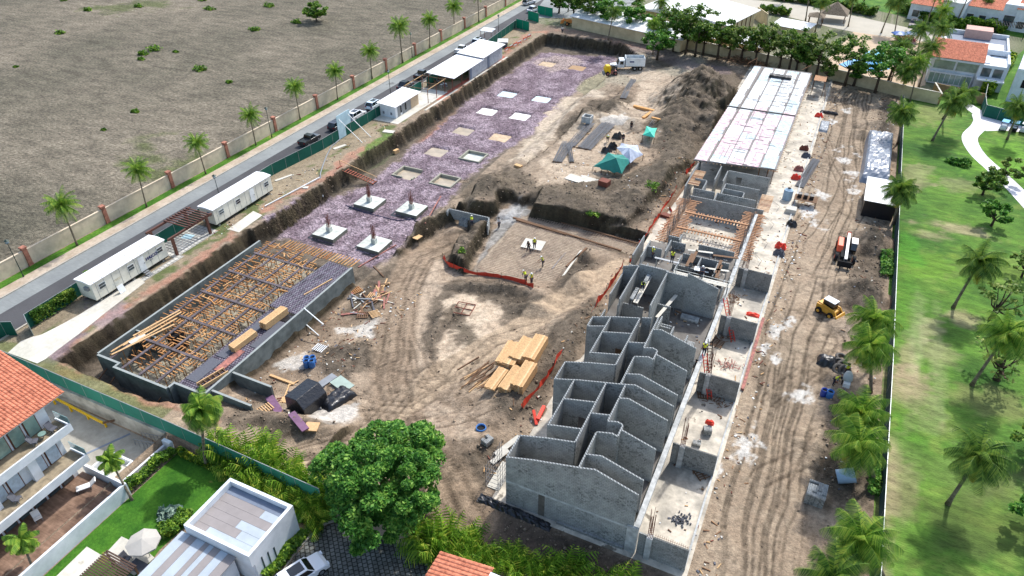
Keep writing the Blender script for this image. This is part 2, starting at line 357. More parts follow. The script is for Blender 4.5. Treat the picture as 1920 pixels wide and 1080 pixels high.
zone(gpl([(960,380),(985,385),(965,415),(925,420),(930,408)]), (170,170,170), .4, .9, .7)
zone(gpl([(640,620),(705,590),(720,600),(700,640),(660,625)]), (214,210,202), .3, 1.2, .6)
zone(gpl([(600,745),(650,760),(668,790),(630,800),(590,780)]), (214,210,204), .3, 1.4, .7)
zone(gpl([(520,680),(560,670),(580,690),(540,705)]), (205,202,196), .3, 1.2, .6)
for poly in ([(1060,400),(1110,250),(1085,300)],): pass
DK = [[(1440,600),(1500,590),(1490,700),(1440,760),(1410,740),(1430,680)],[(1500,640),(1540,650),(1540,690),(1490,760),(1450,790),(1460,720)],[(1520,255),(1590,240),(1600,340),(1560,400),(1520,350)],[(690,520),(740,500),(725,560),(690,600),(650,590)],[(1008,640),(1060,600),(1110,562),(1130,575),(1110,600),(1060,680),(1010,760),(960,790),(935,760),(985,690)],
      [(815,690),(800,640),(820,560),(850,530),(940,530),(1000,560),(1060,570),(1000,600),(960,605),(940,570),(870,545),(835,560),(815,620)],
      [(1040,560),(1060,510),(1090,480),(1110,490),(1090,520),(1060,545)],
      [(440,760),(520,780),(620,800),(640,815),(560,830),(480,800),(430,790)],  # south bank facing the camera: its shade painted as dark ground
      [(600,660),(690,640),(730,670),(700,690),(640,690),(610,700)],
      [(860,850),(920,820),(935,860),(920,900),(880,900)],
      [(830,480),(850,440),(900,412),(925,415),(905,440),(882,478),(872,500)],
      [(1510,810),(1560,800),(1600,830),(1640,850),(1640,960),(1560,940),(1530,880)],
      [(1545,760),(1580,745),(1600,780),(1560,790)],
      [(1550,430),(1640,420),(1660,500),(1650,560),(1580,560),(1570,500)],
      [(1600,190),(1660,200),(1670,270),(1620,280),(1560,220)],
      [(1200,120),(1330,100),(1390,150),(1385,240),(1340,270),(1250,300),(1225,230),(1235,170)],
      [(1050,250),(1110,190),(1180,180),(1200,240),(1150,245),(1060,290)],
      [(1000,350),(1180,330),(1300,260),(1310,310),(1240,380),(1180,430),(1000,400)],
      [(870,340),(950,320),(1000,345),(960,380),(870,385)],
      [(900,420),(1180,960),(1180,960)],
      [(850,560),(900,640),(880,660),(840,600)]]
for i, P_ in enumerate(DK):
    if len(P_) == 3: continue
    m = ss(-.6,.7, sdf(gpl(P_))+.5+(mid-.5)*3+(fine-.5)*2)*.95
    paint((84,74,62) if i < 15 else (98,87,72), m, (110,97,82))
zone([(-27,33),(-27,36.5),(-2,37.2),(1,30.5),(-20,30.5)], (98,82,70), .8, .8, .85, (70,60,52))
lane([(1215,100),(1300,95),(1290,130),(1180,150),(1120,160)], 7, (158,148,128), 1, .8, .8)
zone(gpl([(1095,150),(1140,130),(1135,160),(1110,172),(1080,168)]), (142,136,110), .4, .3, .9)
lane([(1110,175),(1075,190),(1040,225),(1010,265),(985,290)], 5, (200,182,158), .5, 1.2, .8, (184,168,150))
lane([(1190,130),(1240,150),(1235,185),(1170,225),(1110,245),(1060,310)], 8, (196,176,152), .7, 1.4, .8, (172,152,130))
zone(gpl([(1010,320),(1080,260),(1130,230),(1190,250),(1240,240),(1200,290),(1120,330),(1060,345),(1010,345)]), (188,168,144), .6, 1.2, .85, (164,144,122))
zone(gpl([(1120,225),(1170,212),(1190,225),(1150,235)]), (216,208,198), .3, 1, .7)
# lanes
w_ = (1-ss(4.6,6.0,dER+(mid-.5)*2)); paint((172,152,128), w_*.8, (150,130,108))
q = w_[...,None]*(T_E*.9)[...,None]; COL = COL*(1-q)+col((92,80,66))*q
w2 = (1-ss(2.2,3.2,dCR)); paint((158,136,112), w2*.75, (140,118,96)); q = (T_C*.7)[...,None]; COL = COL*(1-q)+col((100,84,68))*q
w3 = (1-ss(1.7,2.2,dLR+(mid-.5))); paint((180,156,128), w3*.85)
w4 = (1-ss(1.6,2.2,dSR)); paint((150,130,108), w4*.7); q = (T_S*.7)[...,None]; COL = COL*(1-q)+col((98,82,66))*q
q = (T_X*.6)[...,None]; COL = COL*(1-q)+col((98,82,66))*q
# lime and cement splashes along the east side
for a, b, r_ in [(1400,830,1.2),(1413,800,.5),(1455,620,.9),(1448,680,.7),(1430,655,.6),(1500,742,1.0),(1340,900,.4),(1345,885,.5),(1520,395,1.3),(1545,370,1.2),(1585,300,1.0),(1600,330,1.0),(1570,280,.8),(1640,330,.9),(1500,190,1.0),(1590,210,.8),(1610,290,1.0),(1480,600,.6),(1440,700,.4),(1600,360,1.2),(1530,420,1.0),(1560,230,.8)]:
    c = gp(a, b); d = np.hypot(X-c.x, (Y-c.y)*.6)+(mid-.5)*3*r_*1.3+(fine-.5)*1.6*r_
    paint((214,210,204), (1-ss(r_*.4, r_*1.0, d+(N3-.5)*1.2*r_))*.85*ss(.3,.55,fine+.1))
# strip between the pit and the road: dust, trodden red soil, weeds, gravel at the gate
W = ss(.3,1.2, -(X+75.2)+(mid-.5)*1.5); paint((152,136,112), W, (132,118,96))
paint((92,112,48), W*ss(.52,.6,big*.4+mid*.6)*(1-ss(2.8,3.8,np.abs(X+77.2)))*.75, (74,96,40))
d, s = pdist([tuple(at(a,b,0)[:2]) for a, b in [(118,700),(126,655),(175,605),(250,565),(330,515),(400,465),(470,410),(530,372),(610,335),(660,290),(715,262),(790,235),(880,150),(945,105),(990,62),(1070,55),(1180,85),(1225,95)]])
paint((178,124,100), (1-ss(.2,1.0,d+(mid-.5)*2.4+(fine-.5)))*.7, (150,112,94))
d, s = pdist([tuple(at(a,b,0)[:2]) for a, b in [(118,700),(200,715),(300,755),(400,790)]]); paint((160,112,86), (1-ss(.2,.8,d+(mid-.5)*2))*.7)
zone([(-78,32),(-78,40),(-82,44),(-76,38),(-74,33)], (150,128,136), .5, 1, .8, (118,100,110))
zone(pw([(170,605),(215,560),(260,590),(200,610)],0), (150,128,136), .4, 1, .6)
paint((96,112,52), ss(0,.6,1.2-np.abs(Y-32.6)+(mid-.5)*2)*(X < -56)*.6)
zone(pw([(700,262),(735,250),(740,262),(700,290),(660,300)],0), (86,124,40), .4, .8, .8)
zone([(-84,178),(-84,192),(-45,188),(-30,181),(-40,176),(-74,179)], (136,116,102), 1, 1, .6, (112,96,86))
lane([(1190,92),(1240,100),(1300,125),(1350,130)], 6, (128,110,110), 1, 1, .6)
# exposed banks: darker olive-brown soil
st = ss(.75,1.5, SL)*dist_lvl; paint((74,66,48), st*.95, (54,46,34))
wet = ss(2.0,3.0,-H)*(1-G_)*(X < -54.6); paint((92,84,74), wet*.8)  # lowest trench floor beside the tank painted a darker brown
# water-laid silt in a few footings etc. is added as its own sheets below; the outer town ground
paint((136,132,112), ss(0,1.5,sdf([(-90,186),(-20,180),(40,168),(140,160),(140,440),(-90,440)]))*1.0, (96,104,70))
rid = 1-np.abs(2*fbm(X, Y, 2.6, 4, 90)-1); md_ = ss(.80,.97, rid)*ss(.42,.6, big)*dist_lvl*(1-G_)*(1-ss(-19.8,-19.4,X)*(1-ss(-.9,-.5,X)))
COL = COL*(1-.32*md_[...,None]); spk = ss(.66,.8, fbm(X, Y, .45, 2, 95))*dist_lvl*(1-G_); COL = COL*(1-.25*spk[...,None])
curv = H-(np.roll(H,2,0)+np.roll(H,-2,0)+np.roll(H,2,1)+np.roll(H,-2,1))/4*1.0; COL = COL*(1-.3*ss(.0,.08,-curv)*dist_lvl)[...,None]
lum = COL.mean(-1, keepdims=True); ds_ = .15*(1-G_[...,None]); COL = (COL*(1-ds_)+lum*np.array([1.0,.985,.95])*ds_)*np.array([1.0,1.005,.985])*np.where(lum > .45, .97, 1.08)
V = np.stack([X, Y, H], -1).reshape(-1, 3); nx, ny = len(gx), len(gy)
ii = (np.arange(ny-1)[:,None]*nx+np.arange(nx-1)[None,:]).ravel()
F = np.stack([ii, ii+1, ii+nx+1, ii+nx], -1)
def groundmat():
    m, n, l, b = nodes('soil')
    ca = n.new('ShaderNodeVertexColor'); ca.layer_name = 'Col'; gr = n.new('ShaderNodeAttribute'); gr.attribute_name = 'gravel'
    tc = n.new('ShaderNodeTexCoord')
    def nz(sc, d=5, r=.65):
        t = n.new('ShaderNodeTexNoise'); t.inputs['Scale'].default_value = sc; t.inputs['Detail'].default_value = d; t.inputs['Roughness'].default_value = r
        l.new(tc.outputs['Object'], t.inputs['Vector']); return t
    def mr(src, a, b_, c, d):
        t = n.new('ShaderNodeMapRange'); l.new(src, t.inputs[0])
        for i, v in enumerate((a,b_,c,d)): t.inputs[i+1].default_value = v
        return t
    def mul(x, y):
        t = n.new('ShaderNodeVectorMath'); t.operation = 'MULTIPLY'; l.new(x, t.inputs[0]); l.new(y, t.inputs[1]); return t
    a = mr(nz(2.2).outputs[0], .3,.7, .70,1.28); a2 = mr(nz(9,4,.7).outputs[0], .3,.7,.78,1.2)
    x = mul(ca.outputs[0], a.outputs[0]); x = mul(x.outputs[0], a2.outputs[0])
    vo = n.new('ShaderNodeTexVoronoi'); vo.inputs['Scale'].default_value = 3.6; vo.inputs['Randomness'].default_value = 1; l.new(tc.outputs['Object'], vo.inputs['Vector'])
    bw = n.new('ShaderNodeRGBToBW'); l.new(vo.outputs['Color'], bw.inputs[0])
    gv = mr(bw.outputs[0], .2,.8,.62,1.45); gx_ = mul(x.outputs[0], gv.outputs[0])
    mx = n.new('ShaderNodeMix'); mx.data_type = 'RGBA'; l.new(gr.outputs['Fac'], mx.inputs[0]); l.new(x.outputs[0], mx.inputs[6]); l.new(gx_.outputs[0], mx.inputs[7])
    l.new(mx.outputs[2], b.inputs['Base Color']); b.inputs['Roughness'].default_value = .95; b.inputs['Specular IOR Level'].default_value = .15
    h1 = nz(5,6,.7); b1 = n.new('ShaderNodeBump'); b1.inputs['Distance'].default_value = .2; b1.inputs['Strength'].default_value = .9; l.new(h1.outputs[0], b1.inputs['Height'])
    b2 = n.new('ShaderNodeBump'); b2.inputs['Distance'].default_value = .12; l.new(gr.outputs['Fac'], b2.inputs['Strength']); l.new(vo.outputs['Distance'], b2.inputs['Height']); l.new(b1.outputs[0], b2.inputs['Normal'])
    l.new(b2.outputs[0], b.inputs['Normal']); return m
GM = groundmat()
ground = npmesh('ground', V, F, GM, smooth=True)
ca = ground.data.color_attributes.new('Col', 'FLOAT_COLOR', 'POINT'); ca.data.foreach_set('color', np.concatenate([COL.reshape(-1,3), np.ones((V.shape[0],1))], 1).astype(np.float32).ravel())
at_ = ground.data.attributes.new('gravel', 'FLOAT', 'POINT'); at_.data.foreach_set('value', GRV.astype(np.float32).ravel())
tag(ground, kind='structure')
# ================================================================ SETTING SHEETS
def sheet(name, poly, z, m, kind='structure', t=0.0, relto=False):
    b = MB()
    if t: b.prism(poly, z-t, z)
    else: b.face([(p[0], p[1], z) for p in poly])
    o = b.build(name, m); tag(o, kind=kind); return o
def sheetmat(name, c, c2, c3=None, sc=.15, sc2=3.0, rough=.9, bump=.03, bsc=12, stretch=None, dots=None, hf=.25):
    """large patches of two or three colours, fine grain on top"""
    m, n, l, b = nodes(name); tc = n.new('ShaderNodeTexCoord'); src = tc.outputs['Object']
    if stretch:
        mp = n.new('ShaderNodeMapping'); mp.inputs['Rotation'].default_value = (0,0,-stretch[0]); mp.inputs['Scale'].default_value = (stretch[1],1,1)
        l.new(src, mp.inputs[0]); s2 = mp.outputs[0]
    else: s2 = src
    def nz(sc, d, v=src, r=.6):
        t = n.new('ShaderNodeTexNoise'); t.inputs['Scale'].default_value = sc; t.inputs['Detail'].default_value = d; t.inputs['Roughness'].default_value = r
        l.new(v, t.inputs['Vector']); return t.outputs[0]
    r = n.new('ShaderNodeValToRGB'); l.new(nz(sc, 6), r.inputs[0]); e = r.color_ramp.elements
    e[0].position = .38; e[1].position = .62; e[0].color = (*lin(c),1); e[1].color = (*lin(c2),1)
    if c3: x = e.new(.66); x.color = (*lin(c3),1)
    mr = n.new('ShaderNodeMapRange'); l.new(nz(sc2, 6, s2, .7), mr.inputs[0])
    for i, v in enumerate((.35,.65,1-hf,1+hf)): mr.inputs[i+1].default_value = v
    mu = n.new('ShaderNodeVectorMath'); mu.operation = 'MULTIPLY'; l.new(r.outputs[0], mu.inputs[0]); l.new(mr.outputs[0], mu.inputs[1])
    out = mu.outputs[0]
    if dots:
        mr2 = n.new('ShaderNodeMapRange'); l.new(nz(dots[0], 5, s2, .8), mr2.inputs[0])
        for i, v in enumerate((dots[1],dots[1]+.08,1,dots[2])): mr2.inputs[i+1].default_value = v
        m2 = n.new('ShaderNodeVectorMath'); m2.operation = 'MULTIPLY'; l.new(out, m2.inputs[0]); l.new(mr2.outputs[0], m2.inputs[1]); out = m2.outputs[0]
    l.new(out, b.inputs['Base Color']); b.inputs['Roughness'].default_value = rough; b.inputs['Specular IOR Level'].default_value = .25
    bp = n.new('ShaderNodeBump'); bp.inputs['Distance'].default_value = bump; l.new(nz(bsc, 5, s2), bp.inputs['Height']); l.new(bp.outputs[0], b.inputs['Normal'])
    return m
p_, q_ = at(200,300), at(420,225); FD = math.atan2(q_.y-p_.y, q_.x-p_.x)
M_FIELD = sheetmat('field stubble', (96,92,78), (132,123,107), (100,104,70), .022, 3.0, .95, .22, 7.0, (FD, .5), (6.0,.50,.5), .6)
M_TURF = sheetmat('verge turf', (52,96,22), (84,124,38), (120,124,62), .3, 4, .9, .05, 14, None, None, .3)
M_GOLF = sheetmat('fairway turf', (66,98,34), (98,120,50), (140,126,90), .10, 1.1, .95, .08, 8, (R(90), .3), (5,.52,.72), .34)
M_ASPH = sheetmat('asphalt', (70,70,72), (80,80,82), None, .2, 6, .85, .01, 30, None, None, .1)
M_LANE = sheetmat('pale grey asphalt', (120,124,124), (138,142,140), (104,106,106), .12, 5, .8, .01, 30, (R(90),.2), None, .1)  # paler grey tone for one road lane and the side street
M_CONC = sheetmat('concrete paving', (186,182,170), (206,202,190), (170,164,150), .2, 2, .85, .01, 20, None, None, .1)
M_SIDE = sheetmat('pavement', (160,144,124), (182,168,150), (140,120,98), .3, 2, .9, .01, 20, None, None, .15)
M_PATH = sheetmat('cart path concrete', (206,204,208), (224,222,224), (186,184,190), .25, 2, .8, .01, 20, None, None, .08)
M_KERB = mat('kerb concrete', (168,162,150), .9, .12)
nF = M_FIELD.node_tree.nodes; lF = M_FIELD.node_tree.links; bF = nF['Principled BSDF']; tF = nF.new('ShaderNodeTexCoord'); pF = nF.new('ShaderNodeMapping'); pF.inputs['Rotation'].default_value = (0,0,-FD); pF.inputs['Scale'].default_value = (.3,1,1); lF.new(tF.outputs['Object'], pF.inputs[0])
aF = nF.new('ShaderNodeTexNoise'); aF.inputs['Scale'].default_value = .55; aF.inputs['Detail'].default_value = 8; aF.inputs['Roughness'].default_value = .75; lF.new(pF.outputs[0], aF.inputs[0]); rF = nF.new('ShaderNodeMapRange'); lF.new(aF.outputs[0], rF.inputs[0])
for i_, v_ in enumerate((.38,.62,.68,1.32)): rF.inputs[i_+1].default_value = v_
mF = nF.new('ShaderNodeVectorMath'); mF.operation = 'MULTIPLY'; lF.new(bF.inputs['Base Color'].links[0].from_socket, mF.inputs[0]); lF.new(rF.outputs[0], mF.inputs[1]); lF.new(mF.outputs[0], bF.inputs['Base Color'])
sheet('field', [(-330,-40),(-95.9,-40),(-95.9,420),(-330,420)], .03, M_FIELD)
sheet('grass_verge', [(-95.3,-40),(-93.7,-40),(-93.7,420),(-95.3,420)], .05, M_TURF)
sheet('pavement', [(-93.7,-40),(-91.9,-40),(-91.9,420),(-93.7,420)], .12, M_SIDE, t=.12)
tag(MB().box(-91.9,-40,0,-91.7,420,.14).build('kerb', M_KERB), kind='structure')
sheet('road_lane', [(-91.7,-40),(-88.7,-40),(-88.7,420),(-91.7,420)], .018, M_LANE)
sheet('road', [(-91.7,-40),(-83.9,-40),(-83.9,230),(-86,420),(-91.7,420)], .012, M_ASPH)
tag(MB().box(-83.9,-40,0,-83.65,190,.13).build('road_kerb', M_KERB), kind='structure')
g = [(13.4,-40),(13.0,60),(12.9,105),(12.6,168),(20,165.4),(27,164),(27,170),(34,172),(140,172),(140,-40)]
lx = axis([(12.7,60,.5),(60,140,8)]); ly = axis([(-40,0,4),(0,172,.5)]); LX, LY = np.meshgrid(lx, ly)
l1 = fbm(LX, LY, 14, 5, 120); l2 = fbm(LX, LY, 3.0, 4, 121); l3 = fbm(LX, LY, .9, 3, 122)
k = ss(.35,.65,l1*.6+l2*.4)[...,None]; LC = col((54,92,32))*(1-k)+col((88,124,45))*k; k = (ss(.56,.7,l2*.6+l3*.4)*.35)[...,None]; LC = LC*(1-k)+col((126,134,70))*k
def worn(px, py, rx, ry, c, op=.9):
    global LC
    q = at(px, py, 0); d = np.hypot((LX-q.x)/rx, (LY-q.y)/ry)+(l2-.5)*1.6+(l3-.5)*.9; m = ((1-ss(.5,1.1,d))*op*(.85 if c[1] < c[0] or c[1] < c[0]+12 else .9))[...,None]; LC = LC*(1-m)+col(c)*m
TN = (164,146,118)
for a in [(1705,735,3.2,5,TN),(1745,790,3.5,3.5,TN,.6),(1700,690,1.2,6,TN,.6),(1660,950,1.2,14,TN,.7),(1690,900,2,6,TN,.5),(1800,430,6,2.2,TN,.75),(1740,440,3,1.6,TN,.5),(1745,615,1.6,2.5,TN,.5),(1700,355,2,4,TN,.5),(1740,215,5,7,(140,138,90),.6),(1720,330,3,5,TN,.45),(1820,600,2.5,2,TN,.7),(1760,660,2,3,TN,.4),(1860,760,6,3,(140,132,88),.5),
  (1830,900,7,4,(122,120,78),.5),(1720,620,1.0,10,(160,158,120),.5),(1760,700,1,12,(150,152,110),.4),(1800,350,4,3,TN,.35),(1880,300,8,10,(112,158,50),.7),(1740,500,7,5,(104,140,44),.6),(1700,470,2.5,6,(70,128,36),.8),(1720,790,4,6,(72,118,34),.6),(1700,560,2,8,(80,128,38),.5),(1850,990,8,5,(86,92,50),.6),(1860,505,6,5,(118,136,56),.5),(1770,870,4,5,(76,116,40),.5)]: worn(*a)
n_ = len(lx)*len(ly); i2 = (np.arange(len(ly)-1)[:,None]*len(lx)+np.arange(len(lx)-1)[None,:]).ravel(); LV = np.stack([LX,LY,np.full(LX.shape,.02)],-1).reshape(-1,3)
cut = (LX > 34)*0; gl_ = npmesh('golf_lawn', LV, np.stack([i2,i2+1,i2+len(lx)+1,i2+len(lx)],-1), M_GOLF); gl_['kind'] = 'structure'
cg = gl_.data.color_attributes.new('Col','FLOAT_COLOR','POINT'); cg.data.foreach_set('color', np.concatenate([LC.reshape(-1,3),np.ones((n_,1))],1).astype(np.float32).ravel())
nn_ = M_GOLF.node_tree.nodes; vc_ = nn_.new('ShaderNodeVertexColor'); vc_.layer_name = 'Col'
for x_ in nn_:
    if x_.type == 'VECT_MATH' and x_.inputs[0].is_linked and x_.inputs[0].links[0].from_node.type == 'VALTORGB': M_GOLF.node_tree.links.new(vc_.outputs[0], x_.inputs[0])
# cart path winding through the lawn
def ribbon(px, w, z=0.0, world=None):
    c = world or [at(a, b, z) for a, b in px]; P = [Vector((p[0], p[1], 0)) for p in c]; out = []
    q = []
    for i in range(len(P)-1):     # catmull-rom
        a, b, c_, d = P[max(i-1,0)], P[i], P[i+1], P[min(i+2,len(P)-1)]
        for k in range(5):
            t = k/5; q.append(.5*((2*b)+(c_-a)*t+(2*a-5*b+4*c_-d)*t*t+(3*b-a-3*c_+d)*t**3))
    q.append(P[-1]); L = []; Rr = []
    for i, p in enumerate(q):
        d = (q[min(i+1,len(q)-1)]-q[max(i-1,0)]).normalized(); nrm = Vector((-d.y, d.x, 0))
        L.append((p+nrm*w/2)[:2]); Rr.append((p-nrm*w/2)[:2])
    return L+Rr[::-1]
sheet('cart_path', ribbon([(1770,165),(1800,190),(1838,215),(1836,236),(1818,258),(1832,288),(1868,322),(1900,352),(1940,395),(2010,470)], 2.7), .035, M_PATH)
sheet('cart_park', pw([(1822,215),(1845,206),(1880,218),(1960,228),(1960,252),(1880,245),(1850,246),(1830,240)], 0), .041, M_PATH)
# gate driveway and footpath of the site
sheet('driveway', pw([(15,662),(40,640),(62,632),(78,628),(110,612),(150,590),(196,560),(236,532),(262,522),(272,530),(200,585),(150,625),(110,655),(85,674),(70,682)], 0), .06, M_CONC, t=.06)
sheet('site_footpath', pw([(428,430),(475,396),(492,404),(448,436)], 0), .05, M_CONC, t=.05)
# ================================================================ PERIMETER WALL ALONG THE ROAD
M_STUCCO = mat('cream stucco', (206,190,166), .9, .07, .6, (188,172,150), .01, 20)
M_BRICKP = mat('reddish pilaster stucco', (166,112,92), .9, .15, 2, (140,92,76), .01, 20)
wl_ = thing('boundary_wall', (-95.6,100,0), 'long cream stucco wall with reddish pillars between field and road', 'wall')
b = MB(); b.box(-.1,-142,0,.1,110,2.35); b.box(-.15,-142,2.35,.15,110,2.43); b.build('wall_panel', M_STUCCO, wl_)
for k in range(-6, 12):
    y = 58.5+12.72*k
    b = MB(); b.box(-.3,y-100-.3,0,.3,y-100+.3,2.75); b.box(-.38,y-100-.38,2.75,.38,y-100+.38,2.95); b.box(-.34,y-100-.34,0,.34,y-100+.34,.3)
    b.build('pillar', M_BRICKP, wl_)
# ================================================================ STREET LAMPS
M_POLE = mat('dark green lamp metal', (46,60,56), .5, .1, metal=.3); M_GLASS = mat('lamp glass', (150,165,170), .2, .1, spec=.6)
def lamp(loc, lab, h=5.9):
    t = thing('street_lamp', loc, lab, 'street lamp', 'street lamps along the road')
    b = MB(); b.tube((0,0,0),(0,0,.4),.13,.1); b.tube((0,0,.4),(0,0,h-.5),.065,.045); b.build('pole', M_POLE, t)
    b = MB(); b.tube((0,0,h-.5),(0,0,h-.42),.12,.26,10); b.tube((0,0,h-.42),(0,0,h-.1),.2,.24,10,1); b.tube((0,0,h-.1),(0,0,h+.1),.34,.06,10)
    b.build('lantern', [M_POLE, M_GLASS], t); return t
lamp(at(45,520), 'dark green street lamp at the left picture edge in front of the cream wall')
lamp(at(418,392), 'street lamp whose lantern rises just above the second white trailer')
lamp(at(510,258), 'street lamp on the grass verge between two roadside palms, near a reddish pillar')
lamp(at(733,183), 'street lamp standing between green mesh fence and road by the small office')
lamp(at(773,108), 'thin street lamp beside the leafy pillar further up the road')
lamp(at(935,72), 'street lamp beside the small white canopy at the far end of the green fence')
# ================================================================ GREEN MESH FENCES
def meshmat(name, c):
    m = mat(name, c, .8, .12, .5, None, 0); m.node_tree.nodes['Principled BSDF'].inputs['Specular IOR Level'].default_value = .2
    n = m.node_tree.nodes; l = m.node_tree.links; t = n.new('ShaderNodeBsdfTranslucent'); t.inputs[0].default_value = (*lin(c),1)
    s = n.new('ShaderNodeMixShader'); s.inputs[0].default_value = .22; l.new(n['Principled BSDF'].outputs[0], s.inputs[1]); l.new(t.outputs[0], s.inputs[2]); l.new(s.outputs[0], n['Material Output'].inputs[0]); return m
M_NET = meshmat('green shade mesh', (38,98,84)); M_NET2 = meshmat('bright green shade mesh', (30,140,108)); M_GALV = mat('galvanised steel', (150,156,156), .5, .12, metal=.5)
def fence(pts, h, label, m=M_NET, z=None, step=3.0, name='mesh_fence', tops=True):
    P = [Vector((p[0], p[1], (z if z is not None else hz(p[0], p[1])))) for p in pts]; o = P[0].copy()
    t = thing(name, o, label, 'fence'); b = MB(); pc = []
    for i in range(len(P)-1):
        d = P[i+1]-P[i]; n = max(1, int(round(d.length/step)))
        for k in range(n):
            a = P[i]+d*(k/n)-o; c = P[i]+d*((k+1)/n)-o; pc.append(a); nn = Vector((-d.y,d.x,0)).normalized()*.02
            bl = nn*random.uniform(-3,3)*.6; mid_ = (a+c)/2+bl; H_ = Vector((0,0,h))
            for u, v in ((a,mid_),(mid_,c)):
                b.face([u+nn,v+nn,v+nn+H_,u+nn+H_]); b.face([u-nn,u-nn+H_,v-nn+H_,v-nn])
    pc.append(P[-1]-o)
    b.build('mesh_cloth', m, t)
    r = MB()
    for a, c in zip(pc[:-1], pc[1:]): r.bar(a+Vector((0,0,h+.02)), c+Vector((0,0,h+.02)), .06)
    if tops: r.build('top_rail', M_GALV, t)
    for a in pc: MB().tube(a, a+Vector((0,0,h+.05)), .04, .04, 6).build('post', M_GALV, t)
    return t
fence([(-83.0,43.0),(-83.2,63),(-83.6,82),(-82.2,94),(-81.9,110.5),(-81.9,128)], 2.0, 'dark green mesh fence on the road side of the white trailers and site office')
fence([(-81.9,130.2),(-81.6,155),(-82.8,172),(-83.4,181)], 2.0, 'dark green mesh fence on the road side of the long white-roofed shed')
fence([(-81.0,35.6),(-82.7,36.4),(-82.8,43.0)], 2.1, 'overgrown green mesh gate panel at the site driveway')
fence([(-86.0,30.5),(-83.9,34.2),(-82.8,34.8)], 2.1, 'short dark green mesh panel at the left picture edge beside the driveway')
SF = fence([(-92,30.9),(-54.2,30.9),(-34,30.6)], 1.9, 'long green mesh fence on top of the concrete retaining wall at the south end', mat('teal shade mesh', (44,124,104), .8, .12, .3), z=.1)
fence([tuple(at(a,b,0)[:2]) for a, b in [(968,52),(992,58)]], 2.4, 'bright green mesh panel standing by the top left corner of the excavation', M_NET2)
fence([tuple(at(a,b,0)[:2]) for a, b in [(990,36),(1010,42)]], 2.4, 'bright green mesh panel at the road end behind the other panels', M_NET2)
fence([tuple(at(a,b,0)[:2]) for a, b in [(1008,26),(1036,32)]], 2.4, 'bright green mesh panel beside the parked cars at the road junction', M_NET2)
fence([(13.1,38),(13.2,72),(13.05,105),(12.9,148),(12.7,163)], 2.0, 'long dark mesh fence with pale rail between the building site and the golf lawn', mat('dark shade mesh', (40,66,66), .8, .12, .4), z=0)
